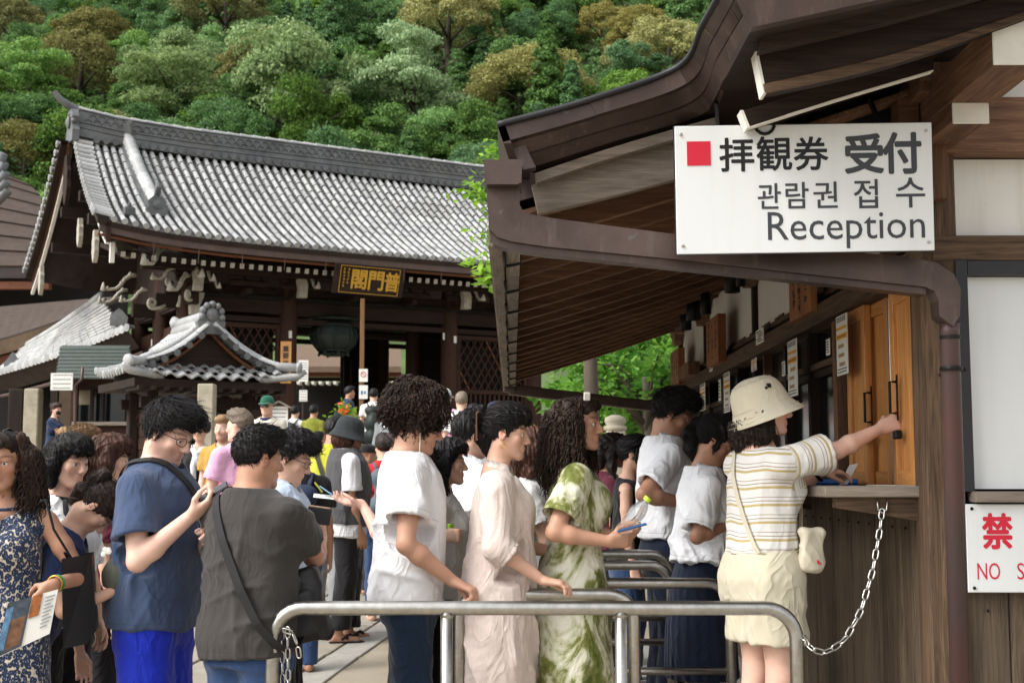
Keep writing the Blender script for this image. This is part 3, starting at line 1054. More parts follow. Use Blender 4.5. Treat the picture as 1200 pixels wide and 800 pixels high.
# lattice bays: frame, crossing laths, foot slats
def lattice(x0, x1, y, z0, z1):
 root = MB()
 for (p, q) in (((x0, y, z0), (x1, y, z0)), ((x0, y, z1), (x1, y, z1)), ((x0, y, z0 - .5), (x1, y, z0 - .5))):
  root.beam(p, q, .09, .1)
 root.beam((x0 + .05, y, z0 - .5), (x0 + .05, y, z1), .08, .1)
 root.beam((x1 - .05, y, z0 - .5), (x1 - .05, y, z1), .08, .1)
 fr = root.build('lattice_panel', W_RED[0], G, local=True)
 def clip(p, d):
  ts = []
  pts = []
  for t_ in np.linspace(-4, 4, 801):
   xx, zz = p[0] + d[0] * t_, p[1] + d[1] * t_
   if x0 + .08 < xx < x1 - .08 and z0 + .04 < zz < z1 - .04: pts.append((xx, zz))
  return (pts[0], pts[-1]) if len(pts) > 3 else None
 for sgn in (1, -1):
  for k in range(-14, 22):
   c = clip((x0 + k * .2, z0), (.5 * sgn, .86))
   if not c: continue
   (a, b), (c2, d2) = c
   me = MB().beam((a, y - .012 * sgn, b), (c2, y - .012 * sgn, d2), .03, .03).mesh('lath', W_ORANGE[2] if k % 6 == 2 and sgn < 0 else W_RED[2])
   link('lath', me, fr)
 n = int((x1 - x0) / .13)
 sl = MB().box((0, 0, 0), (.05, .04, .42)).mesh('slat', W_RED[2])
 for k in range(1, n):
  link('slat', sl, fr, Matrix.Translation((x0 + (x1 - x0) * k / n, y, z0 - .25)))
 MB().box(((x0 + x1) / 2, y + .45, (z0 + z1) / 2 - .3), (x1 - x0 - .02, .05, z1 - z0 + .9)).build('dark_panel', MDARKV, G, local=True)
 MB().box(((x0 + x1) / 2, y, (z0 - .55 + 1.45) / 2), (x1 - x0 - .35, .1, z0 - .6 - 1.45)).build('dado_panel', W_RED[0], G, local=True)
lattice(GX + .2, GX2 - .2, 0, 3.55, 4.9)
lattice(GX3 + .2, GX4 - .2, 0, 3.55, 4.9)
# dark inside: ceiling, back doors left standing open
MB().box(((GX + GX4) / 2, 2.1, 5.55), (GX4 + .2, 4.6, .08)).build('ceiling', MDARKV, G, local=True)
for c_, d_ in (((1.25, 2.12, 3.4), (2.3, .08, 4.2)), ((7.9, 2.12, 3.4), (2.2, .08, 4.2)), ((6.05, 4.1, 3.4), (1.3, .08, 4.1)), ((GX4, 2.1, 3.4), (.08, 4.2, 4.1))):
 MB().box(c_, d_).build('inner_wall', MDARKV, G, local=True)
m = MB()
for k in range(6): m.beam((5.42 + k * .2, 3.9, 1.6), (5.42 + k * .2, 3.9, 4.6), .04, .05)
for k in range(7): m.beam((5.35, 3.86, 1.7 + k * .45), (6.5, 3.86, 1.7 + k * .45), .05, .05)
m.build('door_lattice', W_DARK[2], G, local=True)
# stone platform and steps
m = MB()
m.box((4.5, 2.1, .9), (11.6, 7.0, 1.1), None, .03)
m.build('stone_platform', MSTONE, G, local=True)
for k in range(3):
 MB().box((4.5, -1.6 - .32 * k, .58 + .17 * (2 - k) + .17), (5.2, .34, .62 - .0), None, .02).build('step', MSTONE, G, local=True)
# name board over the middle bay
PB = thing('name_board', 'dark name board with three gold characters under the gate eave', 'sign', tuple(P(433, 329, 29.9)), math.atan2(.527, .85))
pw, ph = 1.74, .68
Mb = wm(PB) @ Matrix.Rotation(R(90 + 16), 4, 'X')
def pb_box(name, c, d, mat, ch=0):
 me = MB().box(c, d, ch=ch).mesh(name, mat)
 return link(name, me, PB, Matrix.Rotation(R(90 + 16), 4, 'X'))
pb_box('board', (0, 0, -.03), (pw, ph, .06), W_DARK[0], .01)
m = MB()
for (c, d) in (((0, .3, .012), (1.46, .012, .012)), ((0, -.3, .012), (1.46, .012, .012)), ((-.73, 0, .012), (.012, .6, .012)), ((.73, 0, .012), (.012, .6, .012))): m.box(c, d)
link('gold_border', m.mesh('gold_border', MGOLD), PB, Matrix.Rotation(R(90 + 16), 4, 'X'))
for ch, xa in (('閣', -.44), ('門', -.02), ('普', .38)):
 fit_text(ch, xa, xa + .36, -.2, .22, Mb, .012, MGOLD, 'character', PB, .012)
m = MB()
rr = random.Random(3)
for cx_ in (-.64, -.54):
 z = .24
 while z > -.2 + (.1 if cx_ > -.6 else 0):
  for k in range(4): m.box((cx_ + rr.uniform(-.012, .012), z - .012 * k, .012), (rr.uniform(.02, .045), .008, .006))
  m.box((cx_ + rr.uniform(-.01, .01), z - .02, .012), (.008, .05, .007))
  z -= .075
link('small_script', m.mesh('small_script', MGOLD), PB, Matrix.Rotation(R(90 + 16), 4, 'X'), 'stuff')
# bronze hanging lantern
p = P(391, 393, 32.0)
LN = thing('hanging_lantern', 'huge round bronze lantern hanging in the gate opening', 'lantern', tuple(p))
link('body', MB().lathe([(.12, -.42), (.34, -.38), (.5, -.2), (.56, 0), (.5, .2), (.34, .36), (.2, .4)], n=24).mesh('body', MBRONZE, True), LN)
m = MB()
for k in range(8):
 a = k * math.pi / 4 + .2
 m.tube([(r_ * math.cos(a), r_ * math.sin(a), z) for r_, z in ((.35, -.39), (.51, -.2), (.575, 0), (.51, .2), (.35, .37))], .022, 6)
for r_, z in ((.575, 0), (.5, .22), (.36, -.38)):
 m.tube([(r_ * math.cos(i * math.pi / 12), r_ * math.sin(i * math.pi / 12), z) for i in range(25)], .025, 6)
link('ribs', m.mesh('ribs', MBRONZE, True), LN)
link('roof', MB().lathe([(.62, .34), (.66, .38), (.4, .46), (.2, .56), (.1, .62)], n=8).mesh('roof', MBRONZE), LN)
m = MB()
m.lathe([(.05, .6), (.13, .66), (.05, .74), (.03, .9)], n=12); m.tube([(0, 0, .9), (0, 0, 1.9)], .02, 6)
link('finial', m.mesh('finial', MBRONZE, True), LN)
m = MB()
for k in range(6):
 a = k * math.pi / 3
 m.tube([(.3 * math.cos(a), .3 * math.sin(a), -.38), (.36 * math.cos(a), .36 * math.sin(a), -.5)], [.05, .03], 6)
m.lathe([(.3, -.42), (.33, -.46), (.2, -.5)], n=16)
link('foot', m.mesh('foot', MBRONZE), LN)
# wooden notice pole with two paper notices, plaque on the column, notice boards
def upright_thing(name, label, cat, px, ytop, ybot, Y, w, mat, d=.06):
 a, b = P(px, ytop, Y), P(px, ybot, Y)
 o = thing(name, label, cat, (a.x, Y, b.z))
 link('post', MB().box((0, 0, (a.z - b.z) / 2), (w, d, a.z - b.z), ch=.006).mesh('post', mat), o)
 return o
o = upright_thing('notice_pole', 'slim wooden pole with two white notices in front of the gate opening', 'notice pole', 425, 350, 560, 26.5, .085, W_PLAINP[2])
for i, (ya, yb) in enumerate(((432, 447), (451, 467))):
 a, b = P(425.5 - 5, ya, 26.4), P(425.5 + 5, yb, 26.4)
 z0 = o.location.z
 nb = link('notice', MB().box(((a.x + b.x) / 2 - o.location.x, -.05, (a.z + b.z) / 2 - z0), (b.x - a.x, .012, a.z - b.z)).mesh('notice', MPAPER), o)
 m = MB()
 cx_, cz_ = (a.x + b.x) / 2 - o.location.x, (a.z + b.z) / 2 - z0
 if i == 0:
  m.tube([(cx_ + .05 * math.cos(k * math.pi / 8), -.06, cz_ + .02 + .05 * math.sin(k * math.pi / 8)) for k in range(17)], .006, 4, False)
  m.beam((cx_ - .035, -.06, cz_ + .055), (cx_ + .035, -.06, cz_ - .015), .008, .008)
  link('no_entry_ring', m.mesh('no_entry_ring', MREDINK), nb)
 else:
  m.box((cx_ - .03, -.06, cz_ - .01), (.035, .006, .07)); m.box((cx_ + .03, -.06, cz_ - .01), (.035, .006, .05))
  link('pictogram', m.mesh('pictogram', plain('blue_print', hx('#3f6ea8'), bump=0)), nb)
a, b = P(329, 400, 29.2), P(341, 449, 29.2)
o = thing('wooden_plaque', 'tall pale wooden plaque with ink characters on the left front gate column', 'plaque', ((a.x + b.x) / 2, 29.2, b.z))
link('board', MB().box((0, 0, (a.z - b.z) / 2), (.235, .04, a.z - b.z), ch=.005).mesh('board', W_PALE[2]), o)
Mf = wm(o) @ Matrix.Translation((0, -.02, 0)) @ Matrix.Rotation(R(90), 4, 'X')
H_ = a.z - b.z
for k, chh in enumerate('重要文化財'[:4]):
 fit_text(chh, -.065, .065, H_ * (.76 - k * .17), H_ * (.76 - k * .17) + .12, Mf, .004, MINK, 'character', o, .004)
def notice(px0, py0, px1, py1, Y, label, lines=7, post=True, gate_rot=False, cat='notice', pmat=None):
 a, b = P(px0, py0, Y), P(px1, py1, Y)
 gzv = min(float(gz((a.x + b.x) / 2, Y)), b.z - .2)
 o = thing('notice_board', label, cat, ((a.x + b.x) / 2, Y, gzv if post else b.z))
 z0 = o.location.z
 w, h = b.x - a.x, a.z - b.z
 cz = (a.z + b.z) / 2 - z0
 bd = link('board', MB().box((0, 0, cz), (w, .03, h)).mesh('board', pmat or MPAPER), o)
 m = MB()
 rg = random.Random(int(px0))
 for k in range(lines):
  z = cz + h * (.38 - .76 * k / max(lines - 1, 1))
  x = -w * .4
  while x < w * .38:
   l = rg.uniform(.04, .14) * w
   m.box((x + l / 2, -.0165, z), (l * .8, .003, h * .24 / lines)); x += l
 link('print', m.mesh('print', MGREYINK), bd, None, 'stuff')
 if post:
  link('post', MB().tube([(0, .06, 0), (0, .06, cz + h / 2)], .03, 8).mesh('post', W_DARK[2]), o)
 return o
notice(350, 422, 361, 447, 27.5, 'grey notice sheet on a dark post left of the gate opening, above a smaller one', 8)
notice(351, 457, 360, 470, 27.3, 'small lower notice sheet on the dark post left of the gate opening', 4)
o = notice(317, 476, 337, 505, 18.5, 'small white notice board with a little gabled top beside the man in the green cap', 6)
a = P(327, 473, 18.5)
m = MB()
m.beam((-.17, 0, a.z - o.location.z - .06), (0, 0, a.z - o.location.z + .03), .16, .02); m.beam((.17, 0, a.z - o.location.z - .06), (0, 0, a.z - o.location.z + .03), .16, .02)
link('gabled_top', m.mesh('gabled_top', W_GREYW[0]), o)
# ---------------------------------------------------------------- hand-washing pavilion
T = thing('water_pavilion', 'small open pavilion with an upturned grey tiled hip and gable roof, before the gate', 'pavilion', (-5.54, 19.5, 0), math.atan2(.527, .85))
TW, TD = 2.62, 2.1
def t_side(side):
 def fn(s, q):
  u = q / 1.42
  x = 1.31 - side * (1.31 - q * .93)
  z = 3.1 + .30 * u + .48 * u * u + .16 * (abs(s - TD / 2) / (TD / 2)) ** 4 * max(0, 1 - u * 1.6)
  return Vector((x, s, z))
 return fn
t_left, t_right = t_side(1), t_side(-1)
tile_roof(T, t_left, .14, TD - .14, 1.36, .155, .05, .2, 0, 12, lip_h=.02, sag=.03)
tile_roof(T, t_right, .14, TD - .14, 1.36, .155, .05, .2, 0, 12, lip_h=.02, sag=.03)
def t_front(s, q):
 e = abs(s - TW / 2) / (TW / 2)
 return Vector((s, -.02 + q, 3.0 + .14 * e ** 3 + .5 * q))
# the skirt: scalloped flat tiles, three rows of separate tiles
def scallop(w, l):
 V, F = [], []
 n = 6
 for y, zz in ((0, .035), (l, .0)):
  for j in range(n + 1):
   x = (j / n - .5) * w
   V.append((x, y, zz + .03 * math.sin(j / n * math.pi * 2 - .6)))
 V += [(v[0], v[1], v[2] - .03) for v in V[:n + 1]]
 for j in range(n):
  F += [(j, j + 1, n + 2 + j, n + 1 + j), (2 * n + 2 + j, 2 * n + 3 + j, j + 1, j)]
 return make_mesh('skirt_tile', V, F, MTILE, smooth=False)
st = scallop(.235, .21)
for k in range(3):
 n = 11 if k < 1 else (10 if k == 1 else 9)
 for i in range(n):
  s = TW / 2 + (i - (n - 1) / 2) * .226
  p = t_front(s, k * .17)
  M4 = Matrix.Translation(p) @ Matrix.Rotation(math.atan(.5), 4, 'X')
  link('skirt_tile', st, T, M4)
# corner hip ridges with round ends
for side, (x0, x1) in enumerate((( -.08, .5), (TW + .08, TW - .5))):
 pts = [(x0, -.1, 3.22), (x0 * .6 + x1 * .4, .12, 3.24), (x1, .34, 3.36)]
 m = MB().tube(pts, .07, 10)
 m.lathe([(.09, 0), (.09, .05), (.04, .07)], Vector(pts[0]), 12, (Vector(pts[0]) - Vector(pts[1])).to_track_quat('Z', 'Y').to_matrix())
 m.tube([(x0 - (.12 if side == 0 else -.12), -.16, 3.16), (x0, -.1, 3.08), (x1, .1, 3.02)], [.035, .06, .06], 8)
 m.build('corner_ridge', MTILE, T, local=True, smooth=True)
# gable: raking rows of rolls and discs
for side in (1, -1):
 fn = t_side(side)
 pts = [fn(.3, .24 + 1.12 * k / 8) + Vector((0, 0, .1)) for k in range(9)]
 m = MB().tube(pts, .058, 10); m.tube([p + Vector((0, -.13, -.06)) for p in pts], .042, 10)
 m.tube([p + Vector((0, .14, -.0)) for p in pts], .045, 10)
 m.build('raking_ridge', MTILE, T, local=True, smooth=True)
 dm = half_tile(.1, .048, 1, 6, MTILE_D, True, 'raking_disc')
 for k in range(5):
  p = fn(.3, .36 + .21 * k) + Vector((0, -.2, .0))
  link('raking_disc', dm, T, Matrix(((0, -1, 0, p.x), (1, 0, 0, p.y), (0, 0, 1, p.z - .04), (0, 0, 0, 1))))
 bot = [fn(.3, .5 + .9 * k / 8) + Vector((0, -.05, -.1)) for k in range(9)]
 MB().strip(bot, [p + Vector((0, 0, -.05)) for p in bot], .05, (0, 1, 0)).build('gable_edge', W_ORANGE[0], T, local=True)
MB().prism([(.42, 3.2), (2.2, 3.2), (1.75, 3.5), (1.31, 3.86), (.87, 3.5)], (0, .36, 0), (1, 0, 0), (0, 0, 1), (0, 1, 0), .05).build('gable_wall', W_DARK[0], T, local=True)
m = MB()
m.prism([(-.19, -.12), (-.24, .06), (-.16, .16), (-.17, .28), (0, .38), (.17, .28), (.16, .16), (.24, .06), (.19, -.12)], (1.31, .16, 3.82), (1, 0, 0), (0, 0, 1), (0, 1, 0), .12)
m.lathe([(.1, 0), (.1, .03), (.05, .06), (.02, .07)], (1.31, .16, 4.0), 14, Matrix.Rotation(R(90), 3, 'X'))
for k in range(7):
 a = R(-10 + 33 * k)
 m.ball((1.31 + .17 * math.cos(a), .14, 3.98 + .17 * math.sin(a)), .055, 8, 5)
m.build('gable_end_tile', MTILE_D, T, local=True, autos=40)
m = MB().tube([(1.31, .2, 3.98), (1.31, 1.8, 3.98)], .1, 10); m.tube([(1.31, .2, 3.86), (1.31, 1.8, 3.86)], .13, 10)
m.tube([(1.31, 1.75, 3.95), (1.31, 1.95, 4.05), (1.31, 2.02, 4.12)], [.12, .1, .05], 8)
m.build('ridge', MTILE, T, local=True, smooth=True)
m = MB(); m.box((TW / 2, TD / 2, 2.92), (TW - .1, TD - .1, .12)); m.box((TW / 2, TD / 2, 3.04), (TW - .5, TD - .5, .2)); m.build('eave_boards', W_DARK[0], T, local=True)
for k in range(12):
 MB().box((.12 + k * .216, .3, 2.84), (.06, .7, .06)).build('rafter', W_DARK[1], T, local=True)
for k, (x, y) in enumerate(((.5, .55), (2.1, .55), (.5, 1.6), (2.1, 1.6))):
 MB().box((x, y, 1.8), (.15, .15, 2.1), None, .02).build('post', W_DARK[2], T, local=True)
m = MB(); m.beam((.3, .55, 2.66), (2.3, .55, 2.66), .12, .16); m.beam((.3, 1.6, 2.66), (2.3, 1.6, 2.66), .12, .16); m.build('beam', W_DARK[0], T, local=True)
m = MB(); m.box((1.35, 1.0, 1.05), (1.5, .8, .7), None, .04); m.build('water_basin', MSTONE, T, local=True)
T.location.z = -.13
T.scale.x = .94
m = MB(); m.beam((1.9, .4, 1.93), (2.6, .4, 1.93), .1, .1); m.build('rail', W_ORANGE[0], T, local=True)
p = P(243, 450, 19.75)
o = thing('stone_post', 'square pale granite post standing under the small pavilion roof', 'post', (p.x, 19.75, .75))
link('shaft', MB().box((0, 0, (p.z - .75) / 2), (.235, .235, p.z - .75), ch=.015).mesh('shaft', MSTONE), o)
# ---------------------------------------------------------------- buildings at the left edge
def world_patch(corners):
 """bilinear patch with a hollow slope: corners (left low, right low, right high, left high) as (px, py, Y)"""
 a, b, c, d = [P(*k) for k in corners]
 return a, b, c, d
B1 = thing('tiled_hall', 'low building with a sweeping silver tiled roof and a ticket window, left of the gate', 'building', tuple(P(60, 560, 34)))
iB = wm(B1).inverted()
a, b, c, d = world_patch(((-12, 441, 36.5), (150, 386, 31.5), (119, 349, 33.5), (26, 410, 38.5)))
def lr(s, q):          # rows run along the long direction
 u, v_ = q / 6.2, s / 2.4
 lo = a.lerp(b, u); hi = d.lerp(c, u)
 p = lo.lerp(hi, v_)
 p = p + Vector((0, 0, .30 * (u * u - u) + .12 * (v_ * v_ - v_)))
 return iB @ p
tile_roof(B1, lr, .1, 2.3, 6.2, .2, .05, .34, 0, 22)
for (s, rad, nm) in ((2.42, .2, 'verge_ridge'), (2.12, .12, 'verge_ridge')):
 pts = [lr(s, 6.2 * k / 8) + Vector((0, 0, .06)) for k in range(9)]
 MB().tube(pts, rad * .5, 8).build(nm, MTILE, B1, local=True, smooth=True)
dm = half_tile(.16, .085, 1, 6, MTILE, True, 'verge_tile')
for k in range(34):
 p = lr(0, .1 + 6.1 * k / 33)
 MB()
 link('verge_tile', dm, B1, Matrix.Translation(p + Vector((0, -.05, .03))) @ Matrix.Rotation(R(60), 4, 'Z') @ Matrix.Rotation(R(0), 4, 'X'))
MB().strip([lr(0, 6.2 * k / 8) + Vector((.0, 0, -.04)) for k in range(9)], [lr(0, 6.2 * k / 8) + Vector((.25, .1, -.42)) for k in range(9)], .08, (0, 1, 0)).build('bargeboard', W_DARK[0], B1, local=True)
pts = [lr(-.1, 6.2 * k / 8) + Vector((.3, .2, -.5)) for k in range(9)]
MB().tube(pts, .05, 6).build('gutter', MGUT, B1, local=True)
p = lr(.2, .1)
m = MB(); m.prism([(-.2, 0), (-.22, .2), (-.1, .34), (0, .5), (.1, .34), (.22, .2), (.2, 0)], p + Vector((.5, -.1, .1)), (1, 0, 0), (0, 0, 1), (0, 1, 0), .15)
m.build('demon_tile', MTILE_D, B1, local=True)
p = lr(.3, 6.0)
m = MB(); m.prism([(-.2, 0), (-.22, .2), (-.1, .34), (0, .42), (.1, .34), (.22, .2), (.2, 0)], p + Vector((0, -.1, .05)), (1, 0, 0), (0, 0, 1), (0, 1, 0), .15)
m.build('demon_tile', MTILE_D, B1, local=True)
def wbox(m, px0, py0, px1, py1, Y, d, ch=0):
 a_, b_ = P(px0, py0, Y), P(px1, py1, Y)
 m.box(((a_.x + b_.x) / 2, Y + d / 2, (a_.z + b_.z) / 2), (abs(b_.x - a_.x), d, abs(a_.z - b_.z)), None, ch)
 return m
# corrugated awning
a_, b_ = P(66, 441, 30.5), P(152, 441, 30.5)
for k in range(9):
 y = 441 - k * 4.2
 p0, p1 = P(66 + k * .6, y, 30.5 + k * .12), P(152, y, 30.5 + k * .12)
 MB().beam(p0, p1, .2, .03, up=(0, -.5, .85)).build('awning_slat', plain('awning_grey', hx('#4f5753'), .6, var=.1) if k == 0 else bpy.data.materials['awning_grey'], B1)
wbox(MB(), 85, 440, 152, 456, 31.2, .3).build('lintel', W_RED[0], B1)
wbox(MB(), 110, 497, 152, 545, 31.0, .6).build('counter_front', W_RED[0], B1)
wbox(MB(), 84, 494, 152, 498, 30.8, .8).build('counter_top', W_GREYW[0], B1)
wbox(MB(), 60, 440, 64, 560, 31.0, .12).build('post', W_DARK[2], B1)
wbox(MB(), 84, 440, 87.5, 560, 31.0, .12).build('post', W_RED[2], B1)
for px in (106, 118.5):
 wbox(MB(), px, 455, px + 2.2, 495, 31.15, .08).build('window_post', W_DARK[2], B1)
w1 = wbox(MB(), 88, 457, 106, 474, 31.4, .05).build('window_blind', plain('cream_blind', hx('#8f8570'), .8), B1)
wbox(MB(), 88, 474, 106, 494, 31.42, .04).build('window_pane', MGLASSD, B1)
wbox(MB(), 108, 456, 118, 494, 31.42, .04).build('window_pane', MGLASSD, B1)
wbox(MB(), 121, 456, 146, 494, 31.42, .04).build('window_pane', MGLASSD, B1)
wbox(MB(), 62, 455, 84, 500, 33.5, .1).build('back_wall', plain('warm_wall', hx('#4a3c2c'), .8), B1)
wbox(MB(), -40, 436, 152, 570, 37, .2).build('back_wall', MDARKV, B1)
for px in (10, 28):
 wbox(MB(), px, 455, px + 14, 560, 33.5, .35, .03).build('stone_pillar', MSTONE if px == 28 else W_DARK[2], B1)
o = notice(60, 437, 85, 457, 30.2, 'white printed sign board hanging at the ticket window on the left', 4, False, cat='sign')
MB().tube([P(97, 430, 30.3), P(96, 444, 30.3), P(88, 452, 30.3), P(88, 560, 30.3)], .035, 8).build('downpipe', MGUT, B1, smooth=True)
# the great hall with a bark roof, far left
B2 = thing('bark_roof_hall', 'big hall with a brown bark roof at the left edge, behind the gate', 'building', tuple(P(-60, 560, 46)))
pa, pb, pc, pd = P(-240, 313, 44), P(66, 313, 44), P(46, 224, 49), P(-240, 60, 56)
pm = P(-4, 196, 50)
m = MB()
rowsN = 10
for k in range(rowsN):                      # courses of bark, each lapping the next
 def edge(t_):
  l = pa.lerp(pd, t_); r_ = pb.lerp(pc, min(t_ * 1.55, 1)) if t_ < .645 else pc.lerp(pm, (t_ - .645) / .355)
  return l, r_
 l0, r0_ = edge(k / rowsN); l1, r1 = edge((k + 1) / rowsN)
 up = Vector((0, -.05, .05))
 m.add([l0 + up, r0_ + up, r1, l1, l0 - up, r0_ - up], [(0, 1, 2, 3), (4, 5, 1, 0)])
m.build('roof', MBARKROOF, B2)
m = MB(); m.strip([pa + Vector((0, 0, -.02)), pb + Vector((0, 0, -.02))], [pa + Vector((0, .1, -.35)), pb + Vector((0, .1, -.35))], .5, (0, 1, 0)); m.build('eave_edge', plain('eave_cut', hx('#4b4345'), .8), B2)
m = MB(); m.strip([pa + Vector((0, .2, -.45)), pb + Vector((-.3, .2, -.45))], [pa + Vector((0, .2, -.7)), pb + Vector((-.3, .2, -.7))], .3, (0, 1, 0)); m.build('orange_beam', W_ORANGE[0], B2)
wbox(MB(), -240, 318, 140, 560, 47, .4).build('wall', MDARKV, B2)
m = MB()
for k in range(5):
 m.tube([P(-6 + k * 0, 205 + k * 8, 43.5), P(4 + k * 1.5, 180 + k * 11, 43.3)], [.2, .15], 7)
m.build('ridge_end_tiles', MTILE_D, B2, smooth=True)
# curved bark porch roof
B3 = thing('curved_bark_porch', 'low brown bark roof with a swelling curved edge, under the left end of the gate', 'building', tuple(P(40, 560, 40)))
qs = [k / 12 for k in range(13)]
low = [P(-30 + 150 * u, 408 - 46 * (u ** 1.5) - 4 * math.sin(u * 3.1), 38) for u in qs]
high = [P(-30 + 175 * u, 355 - 4 * u, 42) + Vector((0, 0, -.3 + .3 * u)) for u in qs]
m = MB().strip(low, high, .12, (0, 0, 1)); m.build('roof', MBARKROOF, B3)
m = MB().strip([v + Vector((0, -.02, .05)) for v in low], [v + Vector((0, .1, -.32)) for v in low], .3, (0, 1, 0)); m.build('roof_edge', plain('bark_edge', hx('#7a6753'), .9, bump=.5), B3)
m = MB().strip([v + Vector((0, .2, -.36)) for v in low], [v + Vector((0, .25, -.6)) for v in low], .3, (0, 1, 0)); m.build('orange_board', W_ORANGE[0], B3)
wbox(MB(), -40, 408, 120, 470, 40.5, .3).build('wall', W_RED[0], B3)
for k in range(10):
 p = P(20 + 8.2 * k, 352, 39)
# hall seen through the gate
B4 = thing('rear_hall', 'hall with a brown roof and orange beam seen through the gate opening', 'building', tuple(P(390, 560, 48)))
m = MB(); m.strip([P(330, 436, 46), P(470, 436, 46)], [P(330, 410, 50), P(470, 410, 50)], .2, (0, 0, 1)); m.build('roof', plain('cypress_roof', hx('#6b5848'), .9, var=.12, bump=.4), B4)
wbox(MB(), 330, 436, 470, 441, 46.2, .3).build('orange_beam', W_ORANGE[0], B4)
wbox(MB(), 330, 442, 470, 446, 46.6, .3).build('lower_beam', W_RED[0], B4)
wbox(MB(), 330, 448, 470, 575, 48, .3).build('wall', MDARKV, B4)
rf = MB().box((0, 0, 0), (.1, .6, .1)).mesh('rafter_end', MWHITE)
for k in range(16):
 link('rafter_end', rf, B4, wm(B4).inverted() @ Matrix.Translation(P(334 + k * 8.5, 449, 46.3)))
# ================================================================ ticket office on the right
W_BROWN = wood('office_brown_wood', hx('#362920'), hx('#6f5a47'), .72, .2, 26, rnd=.12)
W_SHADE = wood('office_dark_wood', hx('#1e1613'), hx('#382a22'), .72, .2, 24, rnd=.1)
W_RAFT = wood('rafter_wood', hx('#563b2d'), hx('#876750'), .7, .2, 24, rnd=.1)
W_DOOR = wood('honey_door_wood', hx('#b3733a'), hx('#d39a5c'), .45, .35, 22, rnd=.05, bump=.12)
W_PLQ = wood('plaque_wood', hx('#8d5a38'), hx('#a9734c'), .6, .25, 26, rnd=.08)
W_WEATH = wood('weathered_wood', hx('#6a6058'), hx('#93877a'), .85, .12, 20, weather=hx('#8d857b'), rnd=.08, bump=.4)
W_PLANK = wood('wall_plank_wood', hx('#3d332b'), hx('#86745f'), .8, .15, 30, weather=hx('#5b5047'), rnd=.16, bump=.4)
def stained(name, c, dirt, rough, amt):
 t = NT(name)
 v = t.coord()
 n = t.noise(v, 3, 6, .6)
 st_ = t.noise(t.coord((9, 9, .7)), 1.6, 5, .65)
 col = t.ramp(n, [(.3, tuple(x * .95 for x in c)), (.7, c)])
 col = t.mix(t.ramp(st_, [(.5, (0, 0, 0)), (.8, (amt, amt, amt))]), col, dirt)
 col = t.mix(t.ramp(t.noise(v, 40, 3, .7), [(.66, (0, 0, 0)), (.8, (amt, amt, amt))]), col, dirt)
 t.set(color=col, rough=rough, spec=.3, normal=t.bump(t.noise(v, 70, 4), .12, .003))
 return t.m
MPLAS = stained('white_plaster', hx('#e2e0da'), hx('#b0a999'), .85, .35)
MSIGN = stained('sign_white', hx('#dadddd'), hx('#b5b5ad'), .36, .16)
MLET = plain('sign_ink', hx('#141518'), .5, var=.03, bump=0)
MLET2 = plain('sign_grey_ink', hx('#393c41'), .5, var=.03, bump=0)
MRED = plain('sign_red', hx('#c31c36'), .5, var=.04, bump=0)
MBLACK = plain('black_frame', hx('#26262a'), .5, var=.1, bump=.05)
MIRON = plain('black_iron', hx('#1c1a19'), .5, .5, var=.1, bump=.05)
t = NT('copper_sheet')
v = t.coord()
n1 = t.noise(v, 3.5, 5, .65)
n2 = t.noise(t.coord((1, 1, .15)), 24, 4, .7)
col = t.ramp(n1, [(.3, hx('#3b2f2b')), (.7, hx('#584943'))])
col = t.mix(t.ramp(n2, [(.56, (0, 0, 0)), (.75, (.5, .5, .5))]), col, hx('#6e625b'))
col = t.mix(t.ramp(t.noise(v, 13, 3, .6), [(.68, (0, 0, 0)), (.8, (.5, .5, .5))]), col, hx('#6f7f7c'))
t.set(color=t.rnd(col, .07), rough=t.math('MULTIPLY_ADD', n2, .3, .28), metal=.45, normal=t.bump(n1, .15, .01))
MCOP = t.m
t = NT('steel_rail')
v = t.coord((1, 40, 40))
n = t.noise(v, 6, 4, .6)
n3 = t.noise(t.coord(), 25, 4, .7)
t.set(color=t.ramp(n3, [(.35, hx('#a8a6a1')), (.65, hx('#bfbdb8'))]), metal=1.0, rough=t.math('MULTIPLY_ADD', n, .16, .24), normal=t.bump(n, .05, .001))
MSTEEL = t.m
t = NT('red_pipe')
v = t.coord((1, 1, .4))
col = t.ramp(t.noise(v, 5, 5, .65), [(.35, hx('#463b3b')), (.65, hx('#553a37'))])
t.set(color=col, rough=.42, metal=.25)
MPIPE = t.m
YC, XW = 5.2, 1.6
O = thing('ticket_office', 'dark timber ticket office with long counter and copper edged roof, on the right', 'building', (2.4, 9.0, 0))
iO = wm(O).inverted()
def ob(name, c, d, ws, ch=.004, parent=None, kind=None):
 mat = ws[list(d).index(max(d))] if isinstance(ws, list) else ws
 return MB().box(c, d, None, ch).build(name, mat, parent or O, kind=kind)
def obeam(name, p, q, w, h, ws, ch=.004, parent=None):
 return MB().beam(p, q, w, h, ch=ch).build(name, wpick(ws, p, q) if isinstance(ws, list) else ws, parent or O)
